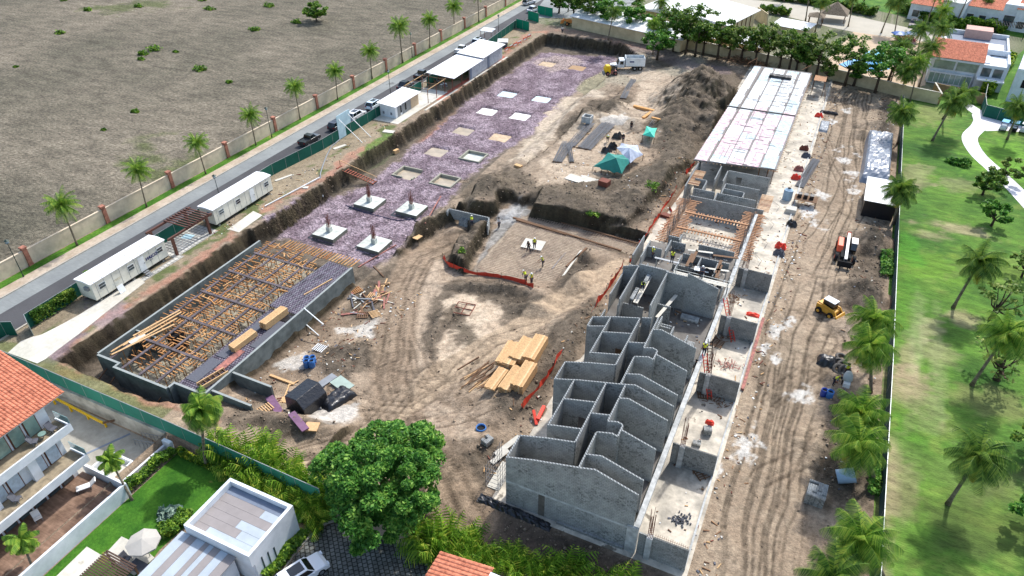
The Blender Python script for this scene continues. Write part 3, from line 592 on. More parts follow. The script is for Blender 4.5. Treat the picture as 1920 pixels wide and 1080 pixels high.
# ================================================================ BLOCK BUILDING (front)
def blockmat(name, c, c2, caps=True, bw=.4, bh=.2, stain=.5):
    m, n, l, b = nodes(name); g = n.new('ShaderNodeNewGeometry'); tc = n.new('ShaderNodeTexCoord')
    sp = n.new('ShaderNodeSeparateXYZ'); l.new(tc.outputs['Object'], sp.inputs[0])
    ad = n.new('ShaderNodeMath'); l.new(sp.outputs[0], ad.inputs[0]); l.new(sp.outputs[1], ad.inputs[1])
    cb = n.new('ShaderNodeCombineXYZ'); l.new(ad.outputs[0], cb.inputs[0]); l.new(sp.outputs[2], cb.inputs[1])
    br = n.new('ShaderNodeTexBrick'); l.new(cb.outputs[0], br.inputs['Vector']); br.inputs['Scale'].default_value = 1
    br.inputs['Brick Width'].default_value = bw; br.inputs['Row Height'].default_value = bh; br.inputs['Mortar Size'].default_value = .012
    br.inputs['Color1'].default_value = (*lin(c),1); br.inputs['Color2'].default_value = (*lin(c2),1); br.inputs['Mortar'].default_value = (*lin(tuple(v*.72 for v in c)),1)
    br.inputs['Bias'].default_value = -.2
    a = n.new('ShaderNodeTexNoise'); a.inputs['Scale'].default_value = .8; a.inputs['Detail'].default_value = 6; a.inputs['Roughness'].default_value = .7; l.new(tc.outputs['Object'], a.inputs[0])
    mr = n.new('ShaderNodeMapRange'); l.new(a.outputs[0], mr.inputs[0])
    for i, v in enumerate((.38,.58,stain,1.12)): mr.inputs[i+1].default_value = v
    mu = n.new('ShaderNodeVectorMath'); mu.operation = 'MULTIPLY'; l.new(br.outputs[0], mu.inputs[0]); l.new(mr.outputs[0], mu.inputs[1]); out = mu.outputs[0]
    a3 = n.new('ShaderNodeTexNoise'); a3.inputs['Scale'].default_value = 4.5; a3.inputs['Detail'].default_value = 1; l.new(tc.outputs['Object'], a3.inputs[0])
    a4 = n.new('ShaderNodeTexNoise'); a4.inputs['Scale'].default_value = .45; a4.inputs['Detail'].default_value = 2; l.new(tc.outputs['Object'], a4.inputs[0])
    d3 = n.new('ShaderNodeMapRange'); l.new(a3.outputs[0], d3.inputs[0]); d4 = n.new('ShaderNodeMapRange'); l.new(a4.outputs[0], d4.inputs[0])
    for i, v in enumerate((.54,.62,0,.42)): d3.inputs[i+1].default_value = v
    for i, v in enumerate((.48,.58,0,1)): d4.inputs[i+1].default_value = v
    mm = n.new('ShaderNodeMath'); mm.operation = 'MULTIPLY'; l.new(d3.outputs[0], mm.inputs[0]); l.new(d4.outputs[0], mm.inputs[1])
    iv = n.new('ShaderNodeMath'); iv.operation = 'SUBTRACT'; iv.inputs[0].default_value = 1; l.new(mm.outputs[0], iv.inputs[1])
    m6 = n.new('ShaderNodeVectorMath'); m6.operation = 'MULTIPLY'; l.new(out, m6.inputs[0]); l.new(iv.outputs[0], m6.inputs[1]); out = m6.outputs[0]
    if caps:   # open cores of the blocks along the wall tops
        dv = n.new('ShaderNodeMath'); dv.operation = 'DIVIDE'; dv.inputs[1].default_value = .3; l.new(ad.outputs[0], dv.inputs[0])
        fr = n.new('ShaderNodeMath'); fr.operation = 'FRACT'; l.new(dv.outputs[0], fr.inputs[0])
        gt = n.new('ShaderNodeMath'); gt.operation = 'GREATER_THAN'; gt.inputs[1].default_value = .5; l.new(fr.outputs[0], gt.inputs[0])
        mc = n.new('ShaderNodeMix'); mc.data_type = 'RGBA'; l.new(gt.outputs[0], mc.inputs[0]); mc.inputs[6].default_value = (*lin((156,160,160)),1); mc.inputs[7].default_value = (*lin((100,103,104)),1)
        sn = n.new('ShaderNodeSeparateXYZ'); l.new(g.outputs['True Normal'], sn.inputs[0])
        g2 = n.new('ShaderNodeMath'); g2.operation = 'GREATER_THAN'; g2.inputs[1].default_value = .7; l.new(sn.outputs[2], g2.inputs[0])
        m2 = n.new('ShaderNodeMix'); m2.data_type = 'RGBA'; l.new(g2.outputs[0], m2.inputs[0]); l.new(out, m2.inputs[6]); l.new(mc.outputs[2], m2.inputs[7]); out = m2.outputs[2]
    l.new(out, b.inputs['Base Color']); b.inputs['Roughness'].default_value = .92; b.inputs['Specular IOR Level'].default_value = .2
    bp = n.new('ShaderNodeBump'); bp.inputs['Distance'].default_value = .01; l.new(br.outputs['Fac'], bp.inputs['Height']); bp.invert = True; l.new(bp.outputs[0], b.inputs['Normal'])
    return m
M_BLK = blockmat('grey block masonry', (162,163,159), (148,150,148), True, stain=.84)
M_BLK2 = blockmat('grey block masonry low', (152,153,149), (136,138,136), False, stain=.8)
M_BEAM = mat('pale cast concrete', (182,184,182), .9, .12, 1.2, (150,152,150), .01, 12)
M_SLAB = sheetmat('wet and dry screed', (150,144,132), (206,196,178), (120,112,98), .35, 1.6, .6, .01, 16, None, None, .15)
M_SLABD = mat('dark interior slab', (98,94,88), .7, .2, 1.0, (92,86,80))  # dark grey for the interior slab, wall strip and deck battens
M_REBAR = mat('rusty rebar', (112,62,48), .8, .2, 6); M_REB2 = mat('grey rebar', (104,106,110), .6, .15, 6, metal=.3)
M_WOOD = islandmat('new pine timber', [(176,134,90),(206,170,124),(190,150,104),(216,186,144),(184,144,98)]); M_WOODD = islandmat('weathered timber', [(112,84,62),(150,116,86),(92,70,54),(136,102,76)])
M_WOODR = mat('reddish plywood', (160,104,92), .8, .2, 2.5, (120,84,80)); M_DARK = mat('dark opening', (26,26,28), .9, .1)
M_BLUE = mat('blue plastic', (40,96,170), .45, .12); M_ORANGE = mat('orange netting', (206,66,44), .8, .15, 2); M_RED = mat('orange red plastic', (222,66,46), .6, .12)
M_WHITE = mat('white paint', (226,230,230), .6, .05, .8, (208,212,212)); M_WPAINT = mat('white render', (222,226,230), .85, .05, .5, (204,210,214), .004, 14)
M_BLACK = mat('black plastic sheet', (26,27,32), .32, .2, 2, None, .06, 3, spec=.6); M_RUBBER = mat('rubber', (34,34,36), .8, .15)
def zt(x): return float(np.interp(x, [-18.5,-15.8,-11.7,-10.3,-6.4], [6.3,7.2,8.3,8.75,7.55]))
T2 = .075
blk = thing('block_building', (-12.5,38,0), 'large roofless grey block house row with gabled party walls beside the terraces', 'building')
def wall(b, x0, y0, x1, y1, z0=0.0, z1=None, holes=()):
    """block wall; sloping top following the future roof when z1 is None"""
    tz = (lambda x: zt(x)) if z1 is None else (lambda x: z1)
    if abs(y1-y0) < 1e-6:
        xs = sorted({x0, x1, *[x for x in (-15.8,-11.7,-10.3) if x0 < x < x1], *[h[0] for h in holes], *[h[1] for h in holes]})
        for a, c in zip(xs[:-1], xs[1:]):
            hs = [h for h in holes if h[0] <= a+1e-6 and c <= h[1]+1e-6]
            zz = [(z0, None)] if not hs else [(z0, hs[0][2]), (hs[0][3], None)]
            for za, zb in zz:
                ta, tc_ = (tz(a), tz(c)) if zb is None else (zb, zb)
                if zb is not None and zb <= za: continue
                vs = [(a,y0-T2,za),(c,y0-T2,za),(c,y0+T2,za),(a,y0+T2,za),(a,y0-T2,ta),(c,y0-T2,tc_),(c,y0+T2,tc_),(a,y0+T2,ta)]
                b.add(vs, [(0,3,2,1),(4,5,6,7),(0,1,5,4),(1,2,6,5),(2,3,7,6),(3,0,4,7)])
    else: b.box(x0-T2, y0+T2, z0, x0+T2, y1-T2, tz(x0)-.004)
def bw(b, x0, y0, x1, y1, *a, **k):
    q = MB(); wall(q, x0, y0, x1, y1, *a, **k); return q.build('wall', M_BLK, blk, world=True)
for u, y in ((0, 38.0), (1, 49.1)):
    bw(0, -18.45, y, -6.45, y)
    bw(0, -11.7, y+1.6, -6.5, y+1.6); bw(0, -18.45, y+2.8, -13.1, y+2.8); bw(0, -16.4, y+4.5, -13.1, y+4.5)
    bw(0, -16.4, y+8.2, -13.1, y+8.2, holes=[(-14.7,-13.8,3.4,5.4)]); bw(0, -13.0, y+6.7, -11.2, y+6.7)
    bw(0, -11.2, y+9.1, -6.5, y+9.1); bw(0, -11.2, y+5.9, -9.8, y+5.9); bw(0, -11.7, y+4.4, -9.8, y+4.4); bw(0, -9.72, y+5.3, -6.5, y+5.3)
    bw(0, -18.37, y, -18.37, y+2.8); bw(0, -16.32, y+4.5, -16.32, y+11.1); bw(0, -13.1, y+2.8, -13.1, y+11.1)
    bw(0, -11.7, y, -11.7, y+4.4); bw(0, -11.2, y+5.9, -11.2, y+9.1 if u == 0 else y+11.4); bw(0, -9.8, y+4.4, -9.8, y+5.9)
    if u == 0: bw(0, -11.2, y+9.1, -11.2, y+11.1)
bw(0, -18.45, 60.2, -13.1, 60.2); bw(0, -18.37, 58.4, -18.37, 60.2); bw(0, -18.3, 58.4, -16.4, 58.4); bw(0, -12.9, 60.3, -11.9, 60.3)
bw(0, -11.0, 61.0, -9.9, 61.0, 0, 7.0); bw(0, -11.1, 59.0, -11.1, 62.0, 0, 7.6)
# third unit still being laid: lower walls, then the tall gable behind
bw(0, -10.5, 60.6, -6.6, 60.6, 0, 3.9); bw(0, -17.6, 62.2, -12.6, 62.2, 0, 5.2); bw(0, -12.6, 61.0, -12.6, 63.2, 0, 5.4); bw(0, -18.2, 61.4, -18.2, 64.4, 0, 4.6)
bw(0, -18.45, 71.4, -16.4, 71.4); bw(0, -16.4, 71.1, -13.0, 71.1, 0, 7.4); bw(0, -12.9, 69.8, -10.3, 69.8, 0, 8.1); bw(0, -10.3, 69.6, -6.6, 69.6)
bw(0, -16.5, 63.8, -16.5, 71.3); bw(0, -12.7, 62.6, -12.7, 70.3); bw(0, -16.4, 65.4, -14.0, 65.4, 0, 5.4); bw(0, -11.9, 63.2, -10.1, 63.2, 0, 5.6)
bw(0, -18.3, 66.0, -18.3, 71.3, 0, 5.6); bw(0, -12.6, 66.4, -11.1, 66.4, 0, 5.8); bw(0, -9.9, 61.2, -9.9, 63.4, 0, 5.6)
# fourth unit: low walls around blocks
bw(0, -18.8, 76.8, -18.8, 82.4, 0, 4.6); bw(0, -18.7, 75.2, -15.2, 75.2, 0, 4.2); bw(0, -17.6, 76.4, -17.6, 81.0, 0, 4.9); bw(0, -17.5, 79.4, -15.6, 79.4, 0, 4.9)
bw(0, -13.0, 75.4, -13.0, 79.6, 0, 4.6); bw(0, -13.7, 78.0, -10.6, 78.0, 0, 4.0); bw(0, -11.6, 83.5, -6.9, 83.5, 0, 4.4); bw(0, -9.9, 76.5, -6.9, 76.5, 0, 3.9)
bw(0, -14.2, 82.9, -14.2, 84.6, 0, 4.7); bw(0, -15.9, 84.2, -14.3, 84.2, 0, 4.3)
for a in [(-12.9,73.4,-9.4,73.4,5.0),(-18.4,73.2,-16.2,73.2,5.2),(-16.2,71.6,-16.2,75.0,5.2),(-9.4,73.4,-9.4,76.4,4.7),(-6.75,73.6,-6.75,76.4,4.6),(-13.0,80.6,-7.0,80.6,4.3),(-10.6,78.2,-10.6,80.4,4.4),(-12.7,75.5,-10.6,75.5,4.5),(-16.9,64.9,-16.9,66.0,5.2),(-8.4,77.0,-8.4,80.4,4.2),(-15.2,79.6,-15.2,82.8,4.6),(-15.0,82.8,-13.2,82.8,4.4),(-8.2,61.0,-8.2,63.0,5.2)]:
    bw(0, a[0],a[1],a[2],a[3], 0, a[4])
# rear part: bare ground-floor walls under and beyond the deck
for a in [(-16.5,98.7,-5.4,98.7),(-16.4,101.3,-13.1,101.3),(-12.8,101.3,-7.0,101.3),(-12.2,105.0,-7.0,105.0),(-12.1,103.2,-9.0,103.2),(-17.0,104.8,-15.2,104.8),(-12.7,109.8,-6.2,109.8)]:
    bw(0, *a, 0, 3.3, **({'holes': [(-11.3,-10.4,0,2.4)]} if a[1] == 109.8 else {}))
for a in [(-12.75,98.8,-12.75,101.2),(-12.2,101.4,-12.2,104.9),(-9.0,101.4,-9.0,103.1),(-14.1,105.6,-14.1,111),(-17.8,101.4,-17.8,113),(-15.1,101.4,-15.1,104.7),(-12.8,105.6,-12.8,109.7)]: bw(0, *a, 0, 3.3)
for y in (120.9, 132.0, 143.1, 154.2):
    bw(0, -17.9, y, -6.4, y, 0, 3.3); bw(0, -14.2, y+1, -14.2, y+7, 0, 3.3); bw(0, -10.4, y+.8, -6.5, y+.8, 0, 3.25)
# slabs, edge beams
b = MB(); b.box(-16.24,38.08,3.05,-6.58,60.1,3.3); b.box(-18.3,38.08,3.05,-16.24,40.7,3.3); b.box(-18.3,49.18,3.05,-16.24,51.8,3.3)
b.box(-18.2,60.3,3.05,-6.58,83.4,3.3); b.build('floor_slab', M_SLABD, blk, world=True)
b = MB(); b.box(-6.42,37.9,3.2,-5.95,84.0,3.62); b.box(-6.42,84.0,3.1,-5.95,97,3.4); b.build('edge_beam', M_BEAM, blk, world=True)
for y in (38.0, 49.1): MB().box(-18.47,y-T2-.012,3.02,-6.5,y-T2-.002,3.22).build('bond_beam', M_BEAM, blk, world=True)
MB().box(-6.95,37.8,0,-6.0,38.4,3.5).build('corner_column', M_BEAM, blk, world=True)
MB().box(-13.3,37.72,0,-7.0,37.92,.35).build('footing_step', M_BLK2, blk, world=True)
MB().box(-15.2,37.88,.2,-14.6,37.92,3.0).build('dark_patch', M_SLABD, blk, world=True)  # narrow dark strip set on the front wall
b = MB(); b.box(-19.9,37.3,-.15,1.0-2.3,176,.04); b.build('ground_slab', M_SLAB, blk, world=True)
# interior props and leftover formwork seen between the walls
b = MB()
for k in range(7): b.bar((-13.0,46.4-k*.35,5.9-.02*k),(-11.3,45.9-k*.35,5.9),.05)
b.build('ladder_rebar', M_REB2, blk, world=True)
b = MB(); b.box(-14.62,57.2,3.35,-13.88,57.35,5.35); b.build('brown_door_panel', M_WOODD, blk, world=True)
# rails left of the building: plinth
# ---------------------------------------------------------------- terraces
ter = thing('terrace_row', (-3.8,38,0), 'row of walled concrete terraces along the right side of the block houses', 'terrace')
ty = [38.0,49.1,60.2,71.3,82.4,93.5,104.6,115.7]
for i, y in enumerate(ty[:5]):
    q = MB(); q.box(-5.9,y-T2,.04,-5.2,y+T2,2.95); q.box(-4.7,y-T2,.04,-1.62,y+T2,3.0); q.build('divider_wall', M_BLK2, ter, world=True)
    p = MB().box(-5.2,y-.3,.04,-4.7,y+.22,2.95).build('column', M_BEAM, ter, world=True)
    rb = MB()
    for k in range(12):
        xx = -4.95+(k%4-1.5)*.13; yy = y-.04+(k//4-1)*.15; h = 2.7+(k%5)*.25
        rb.bar((xx,yy,2.95),(xx+random.uniform(-.08,.08),yy+random.uniform(-.2,.2),2.95+h),.03)
    for k in range(4): rb.bar((-5.17,y-.22,3.2+k*.3),(-4.73,y+.14,3.2+k*.3),.025)
    rb.v = [(v[0]+5, v[1]-y, v[2]-2.95) for v in rb.v]; o = rb.build('column_rebar', M_REBAR, p); o.location = (-5+3.8, y-38, 2.95)
b = MB(); b.box(-1.78,38.08,.02,-1.6,176,.24); b.build('kerb_wall', M_BEAM, ter, world=True)
b = MB()
for k in range(16): b.bar((-4.5+k*.18,38.0,3.0),(-4.5+k*.18,38.0,3.55),.02)
b.bar((-4.55,38,3.3),(-1.7,38,3.3),.02); b.build('starter_bars', M_REBAR, ter, world=True)
for y in (87.5, 92, 97, 103, 109): # dowel loops sticking out of the terrace slab
    MB().path([(-5.2,y,.05),(-3.6,y-2.6,.5),(-3.9,y-3.6,.05)], .025, 4).build('bent_bar', M_REB2, ter, world=True)
# ---------------------------------------------------------------- timber formwork between the block walls (second unit from the deck)
M_FORM = islandmat('form board', [(168,126,92),(206,172,136),(150,108,80),(190,152,116),(214,186,154)])
fw_ = thing('beam_formwork', (-11.5,84,0), 'rows of short boards and beams shoring the next floor between block walls', 'formwork')
cnt = 0; restb = MB()
def joist(p, q, w=.17, h=.08, par=None, m=None):
    global cnt
    cnt += 1
    if cnt <= 95: MB().bar(p, q, w, h).build('board', m or M_FORM, par or fw_, world=True)
    else: restb.bar(p, q, w, h)
for xc, y0, y1 in ((-16.2,84.5,98.2),(-6.4,84.5,98.4)):
    b = MB(); b.box(xc-.16,y0,2.95,xc+.16,y1,3.1); b.build('beam_tray', M_WOODD, fw_, world=True)
    b = MB()
    for s in (-.95,.95): b.box(xc+s-.05,y0,2.72,xc+s+.05,y1,2.82)
    b.build('bearer', M_FORM, fw_, world=True)
    n = int((y1-y0)/.44)
    for k in range(n):
        y = y0+.2+k*.44; L = 1.35+.4*random.random(); o = random.uniform(-.25,.25)
        joist((xc-L+o,y,2.88),(xc+L+o,y+random.uniform(-.08,.08),2.88))
for yc in (89.2, 94.0):
    b = MB(); b.box(-15.9,yc-.15,2.9,-6.7,yc+.15,3.02); b.build('beam_tray', M_FORM, fw_, world=True)
    for k in range(20): joist((-15.4+k*.45,yc-.75,2.84),(-15.4+k*.45+random.uniform(-.1,.1),yc+.75,2.84))
for k in range(26):
    x = random.choice([-16.9,-15.5,-7.2,-5.7]); y = random.uniform(85,98); MB().bar((x,y,0.04),(x,y,2.75),.08).build('prop', M_WOODD, fw_, world=True)
for x, y0, y1 in ((-5.6,99,106),(-16.9,103,104)):
    for k in range(14): joist((x-.9,y0+k*.4,3.0-.0*k),(x+.9,y0+k*.4,3.0))
for xc in (-16.2,-6.4):
    for j in range(5):
        b = MB()
        for k in range(9): y = 85.2+j*2.9+k%3*.14; xx = xc+(k//3-1)*.14; b.bar((xx,y,2.9),(xx+random.uniform(-.1,.1),y+random.uniform(-.1,.1),4.9+random.random()*.6),.035)
        for z in (3.4,3.8,4.2): b.bar((xc-.17,85.2+j*2.9,z),(xc+.17,85.5+j*2.9,z),.03)
        b.build('column_rebar', M_REB2, fw_, world=True)
stuffpart(restb.build('board_row', M_FORM, fw_, world=True))
# ---------------------------------------------------------------- deck
M_GREYD = mat('grey batten', (120,116,114), .8, .2); M_D1 = mat('white formwork deck', (218,220,220), .75, .08, .9, (178,186,190), det=6); M_D2 = mat('pinkish plywood deck', (216,200,202), .8, .1, 1.4, (176,138,148)); M_D3 = mat('pale blue plywood', (190,202,204), .8, .1, 1.6, (150,168,176)); M_D4 = mat('maroon plywood', (160,132,132), .8, .15, 1)
deck = thing('formwork_deck', (-12,140,3.6), 'large white and pink plywood formwork deck over the rear of the block building', 'deck')
b = MB(); b.prism([(-18.75,110.8),(-5.75,112.9),(-5.8,164.2),(-17.8,163.9)], 3.38, 3.54); b.build('deck_base', M_GREYD, deck, world=True)
ySt = 137.0; r2 = random.Random(5)
for (xa, xb, step) in ((-18.6,-16.4,3.1),(-16.3,-13.6,2.4),(-13.5,-11.0,3.0),(-10.9,-8.3,2.6),(-8.2,-6.0,3.4)):
    y = 111.1 + (xa+18.6)*.16
    while y < 163.3:
        y2 = min(y+step*r2.choice([.4,.6,.8,1,1.3,1.6]), 163.4); f = y > ySt
        m = M_D1 if (f and r2.random() < .82) else (M_D3 if f else r2.choice([M_D2,M_D2,M_D2,M_D3,M_D1,M_D2]))
        k = (y-111)/52*.75; q = MB(); q.box(xa+k*(1 if xa < -16 else .3),y+.03,3.55,xb-r2.choice([.03,.03,.25]),y2-.03,3.58+r2.uniform(0,.012)); q.build('plywood_sheet', m, deck, world=True); y = y2
b = MB(); b.bar((-18.5,136.9,3.7),(-5.9,137.3,3.7),.22,.16); b.bar((-16.3,111.4,3.66),(-15.9,163,3.66),.12,.12); b.build('joint_batten', M_SLABD, deck, world=True)
b = MB()
for k in range(64): y = 112.6+k*.8; b.bar((-6.6,y,3.3),(-5.35-.25*r2.random(),y,3.32),.1,.08)
for k in range(40): y = 111+k*1.3; b.bar((-18.9+k*.02,y,3.3),(-18.2+k*.02,y,3.3),.1,.08)
for k in range(22): x = -18.4+k*.58; yy = 110.7+(x+18.7)*.16; b.bar((x,yy-.35*r2.random(),3.3),(x,yy+.6,3.3),.1,.08)
stuffpart(b.build('joist_ends', M_FORM, deck, world=True))
b = MB()
for k in range(30): x = r2.choice([-6.2,-7.2,-8.4]); y = r2.uniform(113,163); b.bar((x,y,.04),(x,y,3.3),.1)
stuffpart(b.build('props', M_WOODD, deck, world=True))
b = MB()
for k in range(60): x0_ = r2.uniform(-16,-8); y0_ = r2.uniform(112,158); a_ = r2.choice([0,1.57]); L_ = r2.uniform(2,6); b.bar((x0_,y0_,3.61),(x0_+math.cos(a_)*L_*.5,y0_+math.sin(a_)*L_,3.62),.06)
for k in range(30): x = r2.uniform(-12,-7); y = r2.uniform(148,162); b.bar((x,y,3.6),(x,y,3.6+r2.uniform(.4,1.4)),.035)
for k in range(12): x = -10.8+k*.33; b.bar((x,138,3.62),(x+.3,158,3.64),.035)
stuffpart(b.build('loose_rebar', M_REB2, deck, world=True))
for x, y in ((-17.6,163.8),(-6.4,164.0)): 
    b = MB(); b.bar((x,y,3.6),(x,y,5.4),.08); b.bar((x-1.6,y-1,4.2),(x,y,5.2),.06); b.build('guard_post', M_FORM, deck, world=True)
c = at(1465,146,3.6)
b = MB(); 
for k in range(7): b.ob((k*.62-2.1,0,.28),(.75,1.35+r2.uniform(-.2,.2),.5+r2.uniform(-.05,.12)),0,0,r2.uniform(-.06,.06),r2.uniform(-.06,.06))
o = b.build('tarped_stack', M_BLACK, None, bevel=.08); o.location = (c.x,c.y,3.58); tag(o, 'black plastic covered stack lying on the far end of the white deck', 'covered stack')
sc_ = thing('plywood_scaffold', (-4.9,160,0), 'small timber scaffold tower leaning against the far right corner of the deck', 'scaffold')
b = MB()
for dx in (0,2.2):
    for dy in (0,3.2): b.bar((dx,dy,0),(dx,dy,3.4),.1)
b.bar((2.2,0,3.2),(3.2,-3,.1),.1); b.build('frame', M_WOODD, sc_)
b = MB(); b.box(-.1,-.1,3.4,2.3,3.4,3.46); b.build('platform', M_FORM, sc_)
# ================================================================ VEGETATION
M_FR = leafmat('palm frond', (44,76,30), (104,138,54), (140,160,64), 1.2, .32)
M_FR2 = leafmat('palm frond fresh', (58,98,32), (126,164,58), (160,178,70), 1.2, .35)
M_FRD = leafmat('dry palm frond', (150,124,50), (206,184,70), None, 1, .25)
M_TRK = mat('palm trunk', (128,116,98), .9, .2, 3, (96,86,72), .02, 8)
M_BARK = mat('bark', (82,68,54), .95, .2, 3, (58,48,40), .02, 8)
M_LF = leafmat('broad leaves', (44,80,26), (96,134,48), (146,166,70), .7, .32)
M_LFD = leafmat('dark glossy leaves', (34,82,28), (90,146,54), (142,182,78), .9, .35)
M_LFO = leafmat('olive leaves', (62,92,36), (116,142,62), (160,170,90), .7, .32)
M_BUSH = leafmat('bush leaves', (40,78,22), (96,136,44), (150,180,60), 1.2, .3)
M_HEDGE = leafmat('hedge leaves', (44,82,18), (110,144,36), (190,190,60), 1.5, .3)
M_ARE = leafmat('areca fronds', (62,108,26), (134,172,54), (196,204,84), .9, .4)
def leafquads(P, size, r, up=.6, aspect=1.7):
    """one folded-looking quad per point, random facing biased upward"""
    n = len(P); nr = r.normal(size=(n,3)); nr[:,2] = np.abs(nr[:,2])+up; nr /= np.linalg.norm(nr,axis=1)[:,None]
    t = r.normal(size=(n,3)); t -= (t*nr).sum(1)[:,None]*nr; t /= np.linalg.norm(t,axis=1)[:,None]; bt = np.cross(nr,t)
    s = size*(.6+.8*r.random(n))[:,None]; a = t*s*aspect/2; b = bt*s/2
    V = np.stack([P-a, P+b*.9, P+a, P-b*.9],1).reshape(-1,3); F = np.arange(4*n).reshape(-1,4); return V, F
def frondset(r, n, L, droop, wind=(0,0), leaf=.5, nl=20, base=(0,0,0), el=(-35,75), wid=.09):
    VS = []; FS = []; k = 0; base = np.array(base, float)
    for i in range(n):
        az = 2*math.pi*(i*0.381966 + r.uniform(-.03,.03)); e0 = math.radians(el[0]+(el[1]-el[0])*((i+.5)/n)**.9+r.uniform(-8,8)); l = L*r.uniform(.82,1.1)
        d = np.array([math.cos(az)*math.cos(e0), math.sin(az)*math.cos(e0), math.sin(e0)]); p = base.copy(); step = l/nl
        side0 = np.array([-math.sin(az), math.cos(az), 0]); pts = [p.copy()]; ds = [d.copy()]
        for j in range(nl):
            d = d+np.array([wind[0], wind[1], -droop*(.6+1.1*j/nl)])*step; d /= np.linalg.norm(d); p = p+d*step; pts.append(p.copy()); ds.append(d.copy())
        for j in range(1, nl+1):
            f = j/nl; ll = leaf*math.sin(math.pi*min(1,.18+f*.80))**.6*r.uniform(.85,1.1); q = pts[j]; dd = ds[j]
            sd = side0-(side0@dd)*dd; sd /= np.linalg.norm(sd)+1e-9; un = np.cross(dd, sd)
            if un[2] < 0: un = -un
            for s in (-1,1):
                tip = q+(sd*s*.7+dd*.5-un*.30-np.array([0,0,.45]))*ll; w = dd*wid*(1.2-f*.5)
                VS += [q-w, q+w, tip+w*.3, tip-w*.3]; FS.append((k,k+1,k+2,k+3)); k += 4
        for j in range(nl):
            w = side0*.035*(1-j/nl*.7); VS += [pts[j]-w, pts[j]+w, pts[j+1]+w*.8, pts[j+1]-w*.8]; FS.append((k,k+1,k+2,k+3)); k += 4
    return np.array(VS), np.array(FS)
def curved(base, top, bend=.3, n=7):
    base = Vector(base); top = Vector(top); d = top-base; ps = []
    for i in range(n+1):
        t = i/n; h = Vector((d.x, d.y, 0))*(t**(1+bend*2)) if d.xy.length > 0 else Vector((0,0,0)); ps.append(base+h+Vector((0,0,d.z*t)))
    return ps
def coco(name_label, loc, top, seed=1, nf=22, L=2.6, wid=.044, mats=(None,), wind=(.05,0), droop=.42, trunk=.16, group=None, rz=0, leaf=.62, label=None, cat='palm tree', name='palm_tree', bend=.1, dry=4, nl=18):
    r = np.random.default_rng(seed); t = thing(name, loc, label or name_label, cat, group, rz)
    ps = curved((0,0,-.1), top, bend); rs = [trunk*(1.45 if i == 0 else 1-.42*i/len(ps)) for i in range(len(ps))]
    MB().path(ps, rs, 8).build('trunk', M_TRK, t, smooth=True)
    V, F = frondset(r, nf+6, L, droop, wind, leaf*1.12, int(nl*1.55), top, wid=wid); m = mats[0] or M_FR
    npmesh('crown', V, F, m, t)
    if dry:
        V, F = frondset(r, dry, L*.8, droop*2.2, wind, leaf*.7, nl, Vector(top)-Vector((0,0,.1)), (-60,-30)); npmesh('dry_fronds', V, F, M_FRD, t)
    return t
# roadside palms
rp = [coco('', (0,0,-50-i), tp, 10+i, 24, 2.5, wid=.05, mats=(M_FR2,), wind=(.10,-.02), droop=.42, trunk=.13, group='palms along the cream wall', leaf=.62, nl=13, dry=0) for i, tp in enumerate([(.1,0,6.0),(.5,.1,6.4),(-.3,.2,6.2)])]
rpx = [(145,460,1.12),(275,388,.98),(386,326,.95),(480,272,.98),(563,224,1.0),(633,187,1.0),(698,148,1.05),(755,118,1.3),(806,90,1.12),(852,62,1.15),(898,42,1.2),(935,10,1.2)]
LAB = ['nearest roadside palm, leaning, in front of the cream wall at far left','second roadside palm from the left, bushy crown against the field','third roadside palm from the left, above the gap between two trailers',
 'fourth roadside palm from the left, behind the second white trailer','fifth roadside palm from the left, beside a street lamp','sixth roadside palm from the left, standing near the parked pickups',
 'seventh roadside palm from the left, above the small site office','tall dark roadside palm with the biggest crown of the row','ninth roadside palm, level with the long white shed',
 'tenth roadside palm, further up than the shed','eleventh roadside palm, short one near the road bend','last roadside palm of the wall row at the top picture edge']
first = {}
for i, (a, b, s) in enumerate(rpx):
    q = at(a, b, .05); v = i%3
    if v not in first: o = rp[v]; o.location = q; o.rotation_euler.z = i*1.3; o.scale = (s,)*3; o['label'] = LAB[i]; first[v] = 1
    else: copytree(rp[v], q, i*2.1, s, LAB[i])
# leaning palms of the golf course and the compound, each with its own trunk
def pxpalm(b, t, h, label, z=0.0, **k):
    """base pixel, crown pixel, crown height: crown placed where that height meets the crown's ray"""
    B = at(b[0], b[1], z); Tp = at(t[0], t[1], z+h); return coco(label, B, tuple(Tp-B), label=label, **k)
kw = dict(mats=(M_FR,), wind=(.13,-.05), group='palms on the golf lawn', leaf=.95, nf=26, L=3.3, trunk=.2, nl=22)
pxpalm((1787,577),(1838,490),7.2,'leaning palm with a bare base near the middle of the golf lawn', seed=21, **kw)
pxpalm((1777,945),(1837,855),7.0,'leaning palm at the lower right with its shadow falling down the lawn', seed=22, **kw)
pxpalm((1822,722),(1890,625),7.5,'yellow-tipped palm leaning right beside the bare gnarled tree', seed=23, **{**kw,'mats':(M_FR2,)})
pxpalm((1748,264),(1790,190),7.5,'leaning palm near the end of the cart path with drooping yellow fronds', seed=24, **{**kw,'dry':7})
pxpalm((1768,222),(1806,176),7.5,'palm right behind the leaning one, beside the cart path', seed=25, **kw)
pxpalm((1888,262),(1912,200),7.0,'slender palm in front of the blue roofed golf carts', seed=26, **kw)
kw = dict(mats=(M_FR,), wind=(.06,-.03), group='palms inside the east fence', leaf=1.0, nf=26, L=3.1, trunk=.2, dry=7, nl=22)
